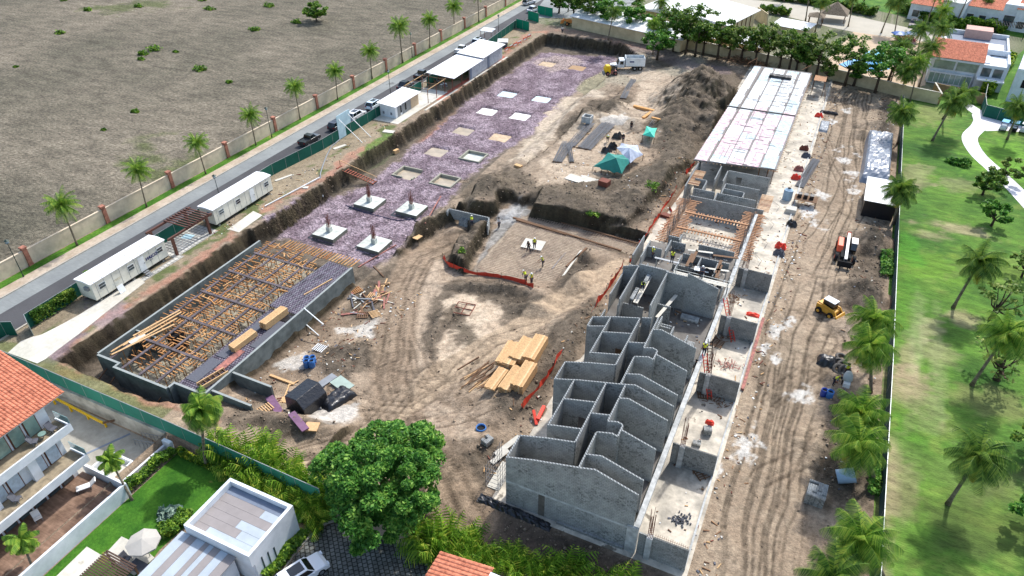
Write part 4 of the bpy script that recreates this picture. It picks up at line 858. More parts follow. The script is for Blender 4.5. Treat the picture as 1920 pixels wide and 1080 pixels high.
for i, (b, t, h, lab) in enumerate([((1690,170),(1703,132),6.5,'big dark palm behind the cream back wall, the tallest of the cluster'),
   ((1683,270),(1692,210),6.5,'palm with drooping brown fronds at the top of the east fence'),
   ((1675,420),(1688,355),6.0,'dark palm beside the white and black tarped shelter'),
   ((1645,680),(1640,600),6.5,'upper palm of the pair by the skid loader'),
   ((1632,735),(1630,650),6.0,'yellow-fringed lower palm of the pair above the workers'),
   ((1630,840),(1615,775),6.0,'wide palm just below the workers with the blue buckets'),
   ((1640,905),(1612,830),6.0,'palm overhanging the pale blue drum'),
   ((1655,1080),(1615,1010),6.0,'palm in the lower right corner beside the fence'),
   ((1560,1120),(1560,1085),5.0,'palm whose fronds show at the bottom edge near the fence')]):
    pxpalm(b, t, h, lab, seed=31+i, **{**kw, 'mats': ((M_FR2 if i in (3,4,5,6,7) else M_FR),)})
kw = dict(mats=(M_FR2,), group='palms in the southern gardens', wind=(.08,-.02), leaf=.8, nf=24, L=2.3, trunk=.17, nl=20)
pxpalm((387,875),(377,768),7.4,'coconut palm on the lawn corner in front of the concrete tank', z=-1.2, seed=50, **{**kw,'nf':34,'droop':.6})
pxpalm((248,938),(206,862),4.4,'small slender palm leaning over the white terrace wall', z=-1.2, seed=51, **{**kw,'nf':10,'L':1.5,'leaf':.5,'trunk':.13,'dry':0,'droop':.9,'bend':0})
pxpalm((68,1082),(40,1012),4.0,'small yellowish palm at the bottom left corner', z=-1.2, seed=52, **{**kw,'nf':11,'L':1.5,'leaf':.5,'trunk':.13,'dry':0,'droop':.9,'bend':0})
# palms along the northern street
np_ = [coco('', (0,0,-60-i), tp, 60+i, 20, 3.0, wid=.06, mats=(m,), wind=(.12,-.02), droop=.42, trunk=.17, group='tall palms along the northern street', leaf=.9, nl=12, dry=3) for i, (tp, m) in enumerate([((1.0,.4,8.2),M_FR),((-.8,.2,8.8),M_FR2),((.5,-.6,7.6),M_FR)])]
nl_ = [(1140,75,0.9,'left palm of the dense clump beside the excavator'),(1224,120-18,.85,'stout palm in front of the white shed roofs by the back wall'),(1232,52,.9,'palm behind the white sheds near the top edge'),(1190,45,.8,'palm above the clump by the back wall'),
  (1510,40,1.1,'thin palm leaning over the far street, left of the thatched roof'),(1528,60,1.0,'second palm along the far street beside the thatched roof'),(1590,50,1.0,'third palm on the far street, behind the row of trees'),(1560,5,1.0,'palm at the top edge beyond the far street'),
  (1652,62,1.1,'palm on the far street left of the blue parasols'),(1676,68,1.05,'palm just left of the left blue parasol'),(1735,50,1.0,'palm in front of the far tiled house'),(1620,2,1.0,'palm by the driveway across the far street'),
  (1765,48,1.0,'leafy palm between the far tiled houses'),(1790,50,1.1,'bright palm behind the white house with the flat roof'),(1470,4,1.0,'palm by the kerb at the very top'),(1835,42,.7,'low palm in the garden behind the white house'),
  (1745,85,1.0,'palm beside the left wall of the white tiled house'),(1715,120,1.05,'palm in front of the pool, right of the trees'),(1065,22,.9,'palm by the road junction at the top'),(1110,25,.9,'palm in the middle of the top clump'),(1722,165,1.15,'tall palm at the end of the cream wall, right of the big dark palm'),(1668,160,1.1,'palm just left of the big dark palm cluster'),(1706,190,.95,'shorter palm in front of the big dark palm cluster'),(1738,120,1.1,'palm leaning over the left end of the tiled roof')]
for i, (a, b, s, lab) in enumerate(nl_):
    q = at(a, b, 0); v = i%3
    if i < 3: o = np_[v]; o.location = q; o.scale = (s,)*3; o['label'] = lab
    else: copytree(np_[v], q, i*1.7, s, lab)
# ---------------------------------------------------------------- broadleaf trees
def tree(name, label, loc, h, rad, seed, m=M_LF, n=2600, leaf=.34, clumps=26, ch=None, trunk=.2, cz=.62, flat=.75, group=None, cat='tree', bare=0.0, lobes=5, low=.28):
    r = np.random.default_rng(seed); rr = random.Random(seed); t = thing(name, loc, label, cat, group)
    b = MB(); fork = Vector((rr.uniform(-.15,.15), rr.uniform(-.15,.15), h*low)); b.path([(0,0,-.2), fork*.6, fork], [trunk*1.3, trunk, trunk*.9], 7)
    cs = []
    for i in range(clumps):
        u = r.normal(size=3); u /= np.linalg.norm(u); rho = r.random()**.38
        p = np.array([u[0]*rad*rho, u[1]*rad*rho, h*cz+u[2]*(h*(1-cz))*rho*flat*1.25]); 
        if p[2] < h*low*.9: p[2] = h*low+.2*h*r.random()
        cs.append(p)
    for i, p in enumerate(cs):
        if i < 11:
            P = Vector(p); mid_ = fork.lerp(P, .5)+Vector((rr.uniform(-.2,.2),rr.uniform(-.2,.2),-.08*h)); b.path([fork, mid_, P], [trunk*.5, trunk*.28, .03], 5)
    b.build('trunk', M_BARK, t, smooth=True)
    Ps = []
    per = max(6, int(n/clumps))
    for p in cs:
        s = rad*r.uniform(.13,.27); q = r.normal(size=(per,3)); q /= np.linalg.norm(q,axis=1)[:,None]; q *= (r.random(per)**.45)[:,None]*s; q[:,2] *= .6; Ps.append(p+q)
    P = np.concatenate(Ps); 
    if bare: P = P[r.random(len(P)) > bare]
    V, F = leafquads(P, leaf, r); npmesh('crown', V, F, m, t); return t
# the big dark tree at the bottom
def bigtree():
    r = np.random.default_rng(5); c = at(716,893,4.4); t = thing('broadleaf_tree', (c.x,c.y,-1.2), 'huge round dark green tree at the bottom centre beside the paved court', 'tree')
    b = MB(); b.path([(0,0,-.2),(.1,.1,1.4),(0,.2,2.6)], [.55,.42,.38], 9)
    Ps = []; rr = random.Random(3); RX = 5.3
    for k in range(150):
        u = r.normal(size=3); u /= np.linalg.norm(u); u[2] = abs(u[2]) if r.random() < .72 else u[2]*.7
        rho = 1.0 if k < 112 else r.uniform(.45,.9); wob = 1+.13*math.sin(u[0]*5+1)+.10*math.cos(u[1]*6+u[2]*4)
        p = np.array([u[0]*RX*rho*wob, u[1]*RX*rho*wob, 4.6+u[2]*4.6*rho]); s = r.uniform(.4,1.25)
        if k < 16: b.path([(0,.2,2.4),tuple(p*.5+np.array([0,0,1.1])),tuple(p)],[.24,.13,.04],5)
        m = 430; q = r.normal(size=(m,3)); q /= np.linalg.norm(q,axis=1)[:,None]; q[:,2] = np.abs(q[:,2])*1.0-.25; q *= (r.random(m)**.3)[:,None]*s; q[:,2] *= .8; Ps.append(p+q)
    b.build('trunk', M_BARK, t, smooth=True); V, F = leafquads(np.concatenate(Ps), .2, r, .7, 1.8); npmesh('crown', V, F, M_LFD, t)
bigtree()
TR = [((1415,120),9,3.8,''),((1460,128),8.5,3.6,'O'),((1510,138),8,3.6,''),((1365,110),8,3.6,'O'),((1285,98),9,3.8,''),((1232,108),7,4.0,'D'),((1262,92),11.5,4.9,''),((1303,104),12.5,5.2,''),((1345,108),9.5,4.4,''),((1318,100),8,3.0,''),((1388,112),8.4,4.2,'O'),((1435,124),11,4.3,'O'),((1478,132),10.4,4.6,''),
      ((1492,134),7.0,3.2,'O'),((1529,144),10.5,4.4,'O'),((1583,158),11.2,4.8,''),((1600,158),5.5,1.9,'D'),((1640,172),10.5,4.8,'D'),((1548,150),4.5,1.9,'O'),((1665,150),9,3.8,''),((1142,56),9.0,4.2,'D'),((1105,45),10.0,4.6,''),((1075,36),8.5,4.0,'D'),((1188,62),8.0,3.8,'D'),((1240,74),7.0,3.4,'D'),((1048,22),5,2.6,''),((1165,52),4,2.2,'')]
TL = ['filler tree right of the brush pile behind the deck','olive tree behind the far left corner of the deck','broad tree behind the black covered stack','olive tree left of the brush pile','tree between the two densest trees of the row','low dark bush-like tree right of the white shed','spreading tree right of the stout palm','dense tree with a thick dark trunk by the back wall','airy tree beside the yellow-green one at the back wall','slim young tree squeezed between two larger ones','olive tree above the brush pile',
  'thin-crowned tree left of the deck end','yellowish tree above the far end of the white deck','small tree between two bigger ones behind the deck','sparse tall tree just left of the pool','leafy tree in front of the pool','ivy-covered stump tree against the back wall','round dark tree in front of the pool, right end',
  'tiny palm-like tree by the wall','tree left of the big palm cluster','dark tree above the yellow excavator','tree at the road end behind the green panels','dark tree beside the parked cars','bushy tree right of the excavator','dark bush beside the red gatepost','small tree at the junction on the top edge','low tree behind the excavator']
for i, ((a,b),h,rd,mm) in enumerate(TR):
    m = M_LFD if 'D' in mm else (M_LFO if mm == 'O' else M_LF)
    tree('garden_tree', TL[i], at(a,b+3,0), h, rd, 100+i, m, 3300 if mm != 'O' else 1500, .36, 44 if mm != 'O' else 34, trunk=.26, group='trees along the back wall', cz=.66, low=.33)
# trees on the golf lawn
tree('lawn_tree', 'rounded tree beside the cart path', at(1842,366,0), 4.6, 2.8, 201, M_LF, 2600, .32, 22, trunk=.18)
tree('lawn_tree', 'dark tree directly below the path-side tree', at(1858,424,0), 4.2, 2.4, 202, M_LFD, 2600, .32, 20, trunk=.18)
tree('lawn_tree', 'tree overhanging the cart path at the right edge', at(1880,345,0), 4.4, 2.6, 203, M_LFO, 1500, .3, 18, trunk=.14)
tree('gnarled_tree', 'nearly bare gnarled tree behind the leaning palm', at(1858,600,0), 6.0, 3.0, 204, M_LFO, 500, .3, 30, trunk=.32)
tree('gnarled_tree', 'bare dark branching tree beside the yellow-tipped palm', at(1868,712,0), 5.5, 3.4, 205, M_LFO, 350, .3, 34, trunk=.34)
tree('lawn_tree', 'leafy shrub tree cut by the right picture edge', at(1925,860,0), 4.5, 2.6, 206, M_LF, 1500, .3, 20, trunk=.16)
tree('lawn_tree', 'dark shrub tree in the lower right corner', at(1935,985,0), 4.0, 2.6, 207, M_LFD, 1500, .3, 20, trunk=.16)
tree('lawn_tree', 'sparse small tree right of the gnarled trees', at(1915,520,0), 4.0, 2.2, 208, M_LFO, 500, .3, 20, trunk=.14)
def bush(label, loc, rx, ry, h, seed, m=M_BUSH, n=500, leaf=.28, name='bush', group=None, lump=.0):
    r = np.random.default_rng(seed); q = r.normal(size=(n,3)); q /= np.linalg.norm(q,axis=1)[:,None]; q[:,2] = np.abs(q[:,2]); rho = (r.random(n)**.35)[:,None]
    w = 1+.22*np.sin(q[:,:1]*5+seed)+.18*np.cos(q[:,1:2]*6+seed); P = q*rho*w*np.array([rx,ry,h]); V, F = leafquads(P, leaf, r, .5)
    o = npmesh(name, V, F, m); o.location = loc; return tag(o, label, 'bush', group)
bush('low dark clipped bush on the lawn left of the cart path', at(1800,308,0), 1.9, 1.3, 1.1, 301, M_LFD, 1500, .25)
FB = [(165,20,1.1),(260,13,1.0),(393,18,1.2),(505,12,1.3),(113,63,1.1),(290,94,1.6),(268,102,1.2),(265,112,.7),(330,98,.5),(375,131,1.3),(430,155,.6),(478,57,1.2),(556,43,1.2),(253,210,.7),(195,244,.3),(30,126,.4),(380,1,1),(120,1,1)]
FBL = ['grassy green tuft left of the top middle of the field','small tuft second from the left at the top of the field','upright green bush in the upper middle field','green tuft near the top left of the big bush','long low tuft at the far left of the field','double green bush in the left middle of the field','pale flattened bush beside the double one','tiny tuft below the double bush','small tuft right of the double bush','round bush alone in the middle of the field','tiny dark tuft below the round bush','flat green tuft left of the big bush','dark shrub just left of the big bush','small grey-green tuft low in the field','speck of green in the lower field','faint tuft at the left edge of the field','tuft at the top edge of the field','tuft at the top edge, left part']
for i, (a, b, s) in enumerate(FB): q = at(a,b,0); bush(FBL[i], q, s*1.35, s*1.0, s*.75, 310+i, M_BUSH, 260, .34, 'field_bush', 'bushes scattered over the field')
q = at(594,40,0); tree('field_tree', 'large bright green bush with dark stems at the top of the field', q, 5.6, 4.0, 340, M_BUSH, 3600, .36, 34, trunk=.2, cz=.6, low=.18)
# ---------------------------------------------------------------- areca clumps and hedges in the southern gardens
def areca(seed, n=26, L=1.9, m=M_ARE):
    r = np.random.default_rng(seed); V = []; F = []; k = 0
    for j in range(4):
        c = (r.uniform(-.5,.5), r.uniform(-.5,.5), r.uniform(.1,.5)); v, f = frondset(r, n//4, L*r.uniform(.8,1.15), .8, (0,0), .62, 11, c, (30,88), .055); V.append(v); F.append(f+k); k += len(v)
    return np.concatenate(V), np.concatenate(F)
ap = []
for i in range(4):
    V, F = areca(400+i); o = npmesh('areca_palm', V, F, M_ARE); ap.append(o)
def arecas(pts, group, lab):
    for i, (a, b, s) in enumerate(pts):
        q = at(a, b+8, -.6); j = random.randrange(4); o = ap[j]
        if 'label' in o.keys(): o = link(o.copy())
        o.location = (q.x, q.y, -1.25); o.rotation_euler.z = random.uniform(0,6); o.scale = (s,s,s*random.uniform(.9,1.15)); tag(o, lab, 'shrub', group)
arecas([(x+random.uniform(-5,5), y+random.uniform(-5,5), random.uniform(1.3,1.7)) for x, y in
   [(425,842),(440,860),(462,850),(480,870),(455,880),(500,868),(505,890),(480,895),(525,880),(530,905),(550,895),(560,918),(510,915),(580,905),(590,930),(605,915),(615,935),(540,930),(575,945),(600,955),(565,905),(630,925),(412,830),(490,850),(545,875)]],
   'areca palms hedging the south boundary', 'one of the feathery bright green areca clumps between the fence and the garden path')
arecas([(x+random.uniform(-4,4), y+random.uniform(-4,4), random.uniform(1.3,1.75)) for x, y in
   [(805,1010),(820,1025),(838,1008),(845,1030),(862,1020),(880,1030),(872,1045),(900,1035),(895,1055),(915,1050),(935,1045),(930,1062),(955,1060),(975,1065),(990,1075),(1010,1080),(1040,1068),(1065,1075),(1060,1090),(1085,1085),(790,1000),(1140,1082),(1165,1090),(1025,1095)]],
   'areca palms in front of the block building', 'one of the feathery areca clumps below the block building, around the tiled roof')
def hedge(label, pts, w, h, z, m=M_HEDGE, dens=520, leaf=.16, name='hedge', wob=.25):
    r = np.random.default_rng(len(pts)*7+abs(int(pts[0][0]))); P = [Vector((p[0],p[1],z)) for p in pts]; out = []
    for a, b in zip(P[:-1], P[1:]):
        d = b-a; n = int(d.length*dens*max(w,.5)*h**.5); t = r.random(n)[:,None]; base = np.array(a)+np.array(d)*t; nr = np.array([-d.y,d.x,0])/d.length
        s = (r.random((n,1))-.5)*w; zz = h*(r.random((n,1))**.4)*(1+wob*np.sin(base[:,:1]*2.3+base[:,1:2]*1.9)); out.append(base+nr*s+np.array([0,0,1])*zz)
    A = np.concatenate(out)-np.array(P[0]); V, F = leafquads(A, leaf, r, .6); o = npmesh(name, V, F, m); o.location = P[0]; return tag(o, label, 'hedge')
hedge('clipped green hedge along the white wall on the left edge of the lawn', pw([(243,922),(290,880),(328,850)], -1.2), .9, 1.1, -1.2, M_BUSH)
hedge('low yellow-green hedge along the far edge of the lawn', pw([(334,848),(385,874),(425,890),(436,905)], -1.2), .7, .6, -1.2)
hedge('mixed hedge between the pavilion wall and the car', pw([(566,1000),(545,1030),(515,1062),(490,1085)], -1.2), 1.6, 1.0, -1.2, M_BUSH, 380, .2)
hedge('yellow-flowered low hedge by the court kerb', pw([(560,955),(585,985),(600,1000)], -1.2), 1.0, .7, -1.2)
hedge('dark shrubbery under the areca clumps beside the garden path', pw([(440,890),(490,912),(540,945),(580,975)], -1.2), 1.8, .8, -1.2, M_LFD, 300, .22)
hedge('dense shrubs along the pavilion side of the lawn', pw([(352,962),(335,990),(305,1005)], -1.2), 1.4, .9, -1.2, M_BUSH, 380, .2)
hedge('vine covering the mesh gate at the driveway', [(-82.5,37.0),(-82.5,42.9)], .5, 2.0, 0, M_LF, 500, .22, 'vine', .05)
hedge('ragged shrubs by the fence right of the telehandler', pw([(1660,470),(1662,520)], 0), 1.6, .8, 0, M_LFD, 90, .22)
hedge('low plants at the foot of the fence beside the dark palm', pw([(1640,860),(1636,930)], 0), 1.0, .9, 0, M_LFD, 90, .25)
bush('spiky blue-green agave on the lawn', at(318,968,-1.2), .9, .9, .9, 390, leafmat('agave', (70,96,84), (128,150,134), None, 1, .1), 260, .5, 'agave')
bush('weeds under the first trailer', at(190,520,0), 3, 1.0, .7, 391, M_LF, 500, .25)
bush('grass tuft on the earth bank by the block basin', gp(865,472), .7, .6, .5, 392, M_BUSH, 160, .2)
bush('grass tuft on the dark bank above the mesh slab', gp(1110,402), 1.1, .6, .5, 393, M_BUSH, 160, .22)
bush('small green bush at the corner of the dark bank', gp(1222,350), 1.2, 1.6, .7, 394, M_BUSH, 220, .25)
# ================================================================ SOUTHERN HOUSES
M_TILE = mat('terracotta tile', (194,124,96), .9, .16, 2.2, (164,96,72), .006, 18); M_DECKW = mat('brown deck boards', (120,96,80), .7, .2, 2, (92,74,62))
M_WIN = mat('window glass', (70,84,88), .12, .2, .6, (44,54,60), spec=.8); M_FRAME = mat('brown timber frame', (96,58,40), .7, .15)
M_GGL = mat('greenish window', (130,156,146), .15, .15, .5, (104,130,124), spec=.8); M_CURT = mat('pale curtain', (170,184,196), .6, .15, 3)
M_TAUPE = mat('taupe roof panel', (140,134,132), .75, .07, .8); M_PALE = mat('pale blue-grey roof panel', (164,174,182), .75, .08, .8); M_SLATE = mat('slate and roof shade', (112,122,138), .75, .08)
M_GREY = mat('grey metal', (134,138,142), .55, .1, metal=.3); M_PAVE = sheetmat('court concrete', (150,146,136), (172,168,158), (132,128,118), .2, 1.5, .85, .01, 14, None, None, .12)
def tiles(b, x0, z0, x1, z1, y0, y1, pitch=.3, row=.42):
    """clay tile field: rolls run along x from the eave (x0,z0) to the ridge (x1,z1)"""
    n = max(1, int((y1-y0)/pitch)); L = math.hypot(x1-x0, z1-z0); m = max(1, int(L/row)); pitch = (y1-y0)/n
    for k in range(n):
        ya = y0+k*pitch; pr = [(ya,0),(ya+.25*pitch,.075),(ya+.6*pitch,.085),(ya+.8*pitch,.01),(ya+pitch,0)]
        for j in range(m):
            ta, tb = j/m, (j+1.06)/m; xa, za = x0+(x1-x0)*ta, z0+(z1-z0)*ta+.045; xb, zb = x0+(x1-x0)*tb, z0+(z1-z0)*tb
            vs = [(xa,y,za+h) for y, h in pr]+[(xb,y,zb+h*.8) for y, h in pr]
            f = [(i,i+1,i+6,i+5) for i in range(4)]
            if x1 < x0: f = [q[::-1] for q in f]
            b.add(vs, f); b.add([(xa,ya,za-.045),(xa,ya+pitch,za-.045)]+[(xa,y,za+h) for y,h in pr[::-1]], [tuple(range(7))])
    return b
rw = thing('retaining_wall', (-72,30.8,-2.2), 'stained pale concrete retaining wall under the long green fence', 'wall')
MB().box(-20,-.18,0,17.9,.18,2.3).build('wall_panel', mat('stained concrete', (184,180,168), .9, .1, .5, (150,146,134), .01, 8), rw)
sheet('parking_court', [(-90,23.6),(-90,30.6),(-54.2,30.6),(-54.2,23.6)], -2.16, M_PAVE)
tag(MB().ob((-60.5,28.3,-2.15),(.25,4.4,.03),R(-25)).build('drain_channel', M_SLATE), kind='structure')
yb = thing('yellow_barrier', (-66.8,30.0,-2.16), 'long yellow steel barrier rail beside the retaining wall', 'barrier'); M_YEL = mat('yellow paint', (232,186,20), .5, .08)
b = MB(); b.bar((-4.2,.1,.85),(4.2,-.3,.85),.16,.3); b.build('rail', M_YEL, yb)
for x in (-4,-1.3,1.4,4.1): MB().box(x-.06,-.2,0,x+.06,.0,.8).build('post', M_YEL, yb)
MB().bar((4.2,-.3,.85),(5.0,.5,.85),.14,.2).build('end_rail', M_WOODD, yb)
h1 = thing('villa', (-60,20,-1.2), 'white three-storey villa with terracotta tiled roof and long balconies at the left edge', 'house')
b = MB(); b.box(-70,8,-2.2,-57.9,23.4,5.4); b.box(-70,8,5.4,-59.0,23.9,8.7); b.build('wall', M_WPAINT, h1, world=True)
b = MB(); b.box(-57.9,8,-1.2,-52.2,23.8,-.4); b.build('terrace_base', M_WPAINT, h1, world=True); MB().box(-57.9,8,-.4,-52.25,23.8,-.36).build('terrace_decking', sheetmat('terrace boards', (104,82,68), (140,114,96), None, .8, 5, .6, .02, 9, (0,.12), None, .25), h1, world=True)
b = MB(); b.box(-52.2,8,-1.25,-51.95,24.2,.55); b.box(-57.8,23.95,-1.2,-52.2,24.2,.55); b.build('garden_wall', M_WPAINT, h1, world=True)
for z, xf, ye, xi_ in ((3.2,-55.6,23.9,-57.9),(6.3,-56.9,24.4,-59.0)):
    b = MB(); b.box(xi_,8,z-.9,xf,ye,z-.42); b.box(xf-.15,8,z-.42,xf,ye,z); b.box(xi_,ye-.15,z-.42,xf-.15,ye,z-.2); b.build('balcony', M_WPAINT, h1, world=True)
    MB().box(xi_,8,z-.42,xf-.16,ye-.16,z-.38).build('balcony_decking', mat('balcony tiles', (150,136,112), .7, .15, 1.5, (124,112,92)), h1, world=True)
    g_ = MB().box(xi_+.1,ye-.06,z-.1,xf,ye-.02,z+.75).build('glass_rail', mat('glass rail', (130,160,160), .1, .1, spec=.8), h1, world=True)
b = MB(); tiles(b, -57.9, 8.8, -66.5, 11.4, 8, 25.6); b.build('roof', M_TILE, h1, world=True); b = MB(); tiles(b, -75, 8.8, -66.5, 11.4, 8, 25.6); b.build('roof', M_TILE, h1, world=True)
b = MB(); b.ext([(-58.2,8.76),(-66.5,11.35),(-74.9,8.76),(-74.9,8.5),(-58.2,8.5)], 8, 25.5); b.build('eaves', M_WPAINT, h1, world=True)
for z0, z1, gm, xw in ((-.3,2.1,M_WIN,-57.9),(2.85,5.2,M_CURT,-57.9),(5.95,8.4,M_GGL,-59.0)):
    y = 22.9
    while y > 9:
        wn_ = MB().box(xw-.02,y-1.25,z0,xw+.07,y,z1).build('window', M_FRAME, h1, world=True)
        q = MB(); q.box(.1,-1.15,.1,.14,-.1,z1-z0-.12); q.v = [(v[0]+xw+60, v[1]+y-20, v[2]+z0+1.2) for v in q.v]; q.build('pane', gm if random.random() < .8 else M_WIN, wn_)
        y -= 1.45 if random.random() < .72 else 2.3
for y in (20.2,16.3): MB().box(-57.9,y-.4,2.8,-57.3,y+.4,5.39).build('pier', M_WPAINT, h1, world=True)
def chair(label, loc, rz, m, kind='lounge', group=None):
    t = thing('sun_lounger' if kind == 'sun' else 'garden_chair', loc, label, 'sun lounger' if kind == 'sun' else 'chair', group, rz)
    L = 1.9 if kind == 'sun' else .6; w = .65
    b = MB(); b.box(0,-w/2,.32,L*.68,w/2,.42); b.build('seat', m, t, bevel=.02); b = MB(); b.ob((-.22,0,.62),(.1 if kind != 'sun' else .12,w,.72),0,0,0,R(-22 if kind != 'sun' else -50)); b.build('backrest', m, t, bevel=.02)
    for x in (.05,L*.62):
        for y in (-w/2+.05,w/2-.05): MB().bar((x,y,0),(x,y,.32),.05).build('leg', M_GREY, t)
    return t
M_CUSH = mat('white cushion', (226,224,220), .8, .05); M_WICK = mat('grey wicker', (86,88,96), .85, .15, 6)
chair('white sun lounger on the wooden terrace', (-55.4,22.9,-.35), R(235), M_CUSH, 'sun')
chair('grey chair at the far end of the top balcony', at(252,775-5,5.9) if 0 else (-57.9,23.2,5.93), R(10), M_WICK)
chair('grey chair nearest the glass on the top balcony', (-58.0,21.4,5.93), R(40), M_WICK)
chair('dark chair on the middle balcony', (-56.9,17.6,2.83), R(30), M_WICK)
chair('cream chair under the lower balcony on the wooden terrace', (-56.7,18.2,-.35), R(-20), M_CUSH)
tt = thing('side_table', (-57.9,22.3,5.93), 'small glass side table between the grey balcony chairs', 'table'); MB().tube((0,0,.5),(0,0,.54),.35,.35,12).build('table_top', M_GGL, tt)
for a in range(3): MB().bar((0,0,.02),(0.25*math.cos(a*2.1),.25*math.sin(a*2.1),.5),.04).build('leg', M_GREY, tt)
# low walls and the pad between the villa and the lawn
gw = thing('garden_wall', (-53.6,27,-1.2), 'low white garden wall beside the clipped hedge of the lawn', 'wall'); b = MB(); b.box(-.12,-2.8,-.9,.12,3.4,.55); b.build('wall_panel', M_WPAINT, gw); MB().box(-.2,2.9,-.9,.9,3.3,1.1).build('wall_pier', M_WPAINT, gw)
pd = thing('service_terrace', (-56,25.3,-1.9), 'stained white-walled service pad between the villa and the lawn', 'terrace'); MB().box(-1.9,-1.1,0,2.2,1.6,.55).build('floor_slab', M_CONC, pd)
b = MB(); b.box(-2.1,1.6,0,2.2,1.8,1.1); b.box(-2.1,-1.1,0,-1.9,1.6,1.1); b.build('parapet', M_WPAINT, pd); MB().box(1.2,.9,.55,2.0,1.5,1.35).build('planter_box', M_WPAINT, pd)
hr = thing('handrail', (-56.2,29.4,-2.16), 'grey steel ramp handrails below the white wall pier', 'handrail')
for dy in (0,1.0):
    b = MB(); b.bar((-1.5,dy,.9),(1.8,dy,1.9),.05); b.bar((-1.5,dy,.5),(1.8,dy,1.5),.04)
    for k in range(6): b.bar((-1.5+k*.66,dy,0),(-1.5+k*.66,dy,.9+k*.2),.04)
    b.build('rail', M_GREY, hr)
sheet('garden_lawn', pw([(246,930),(333,850),(385,870),(433,893),(415,925),(350,985),(300,1030),(262,1080),(150,1120),(50,1110)], -1.18), -1.17, sheetmat('garden turf', (46,92,22), (76,122,34), (128,126,60), .25, 4, .95, .04, 16, None, None, .22))
sheet('garden_path', ribbon(None, 1.5, world=[at(a,b,-1.2) for a, b in [(335,832),(375,848),(420,862),(455,885),(478,912),(520,940),(560,962),(603,990)]]), -1.15, M_DECKW)
sheet('planting_bed', pw([(345,820),(420,835),(640,920),(660,985),(600,985),(560,955),(480,905),(455,875),(400,850)], -1.2), -1.185, mat('mulch soil', (74,60,48), .95, .25, 3))
pv = thing('pavilion', (-38,25,-1.2), 'white flat-roofed pavilion with parapet and grey and taupe panelled roofs', 'house')
x0, x1, y0, y1 = -41.5, -34.3, 22.0, 27.6
b = MB(); b.box(x0+.2,y0+.2,-1.2,x1-.2,y1-.2,2.3); b.box(-42,8,-1.2,-36.2,21.9,1.9); b.build('wall_core', M_WPAINT, pv, world=True)
b = MB(); b.box(x0,y0,1.5,x1,y0+.3,3.0); b.box(x0,y1-.3,-1.2,x1,y1,3.0); b.box(x0,y0+.3,-1.2,x0+.3,y1-.3,3.0); b.box(x1-.3,y0+.3,-1.2,x1,y1-.3,3.0); b.build('parapet', M_WPAINT, pv, world=True)
MB().box(x0+.3,y0+.3,2.3,x1-.3,y1-.3,2.34).build('roof_membrane', M_TAUPE, pv, world=True)
rr_ = random.Random(4); yy = y1-.3; k = 0
for k in range(6):
    ya = y1-.3-(k+1)*.83; xb = x0+.32
    for wd, m in [[(6.9,M_SLATE)],[(4.6,M_TAUPE),(2.3,M_PALE)],[(6.9,M_TAUPE)],[(3.4,M_TAUPE),(3.5,M_PALE)],[(4.2,M_TAUPE),(2.7,M_PALE)],[(1.4,M_TAUPE),(5.5,M_PALE)]][k]:  # first row: shadow of the far parapet painted as a slate panel
        xe = min(xb+wd, x1-.32); MB().box(xb+.01,ya+.01,2.345,xe-.01,ya+.82,2.37).build('roof_panel', m, pv, world=True); xb = xe
xs = -42.0
for k, (wd, m) in enumerate([(1.0,M_PALE),(.75,M_TAUPE),(.95,M_PALE),(.5,M_TAUPE),(.5,M_PALE),(.75,M_TAUPE),(.8,M_PALE),(.9,M_TAUPE)]):
    MB().box(xs+.01,8,1.9,xs+wd-.01,21.95,1.96+.004*(k%2)).build('roof_panel', m, pv, world=True); xs += wd
for k, y in enumerate((23.0,23.7,24.4)): MB().box(x1-.02,y,-.4,x1+.02,y+.16,1.5-.25*k).build('slot_window', M_WIN, pv, world=True)
# paved court, kerb, cars, SE roof
def cobble():
    m = blockmat('cobble paving', (120,122,118), (96,98,94), False, .42, .42, .6); n = m.node_tree.nodes; l = m.node_tree.links
    tc = n.new('ShaderNodeTexCoord'); mp = n.new('ShaderNodeMapping'); mp.inputs['Rotation'].default_value = (0,0,R(45)); l.new(tc.outputs['Object'], mp.inputs[0])
    br = [x for x in n if x.type == 'TEX_BRICK'][0]; l.new(mp.outputs[0], br.inputs['Vector']); br.inputs['Mortar Size'].default_value = .05; br.inputs['Mortar'].default_value = (*lin((62,62,56)),1); return m
sheet('paved_court', pw([(520,1100),(552,1045),(580,1010),(605,988),(640,978),(700,985),(760,1000),(830,1036),(900,1066),(860,1140),(560,1140)], -1.2), -1.165, cobble())
kb = ribbon(None, .16, world=[at(a,b,-1.15) for a, b in [(516,1100),(548,1045),(578,1010),(604,986),(640,976),(700,983),(760,998),(830,1033),(900,1063)]]); tag(MB().prism(kb, -1.2, -1.02).build('court_kerb', M_KERB), kind='structure')
h3 = thing('tiled_house', (-20,24,-1.2), 'corner of a house with terracotta roof and solar panel at the bottom edge', 'house')
c1 = at(826,1028,3.4); c2 = at(940,1046,3.4)
b = MB(); tiles(b, c1.x, 3.0, c2.x, 3.9, 12, c1.y, .36); b.build('roof', M_TILE, h3, world=True)
MB().box(c1.x+.4,12,-1.2,c2.x,c1.y-.4,2.9).build('wall', M_WPAINT, h3, world=True)
b = MB(); b.box(c2.x,12,-1.2,c2.x+3.4,c1.y-.55,3.7); b.box(c2.x,c1.y-.85,3.7,c2.x+3.4,c1.y-.55,4.1); b.box(c2.x,12,3.7,c2.x+.3,c1.y-.85,4.1); b.build('parapet', M_WPAINT, h3, world=True)
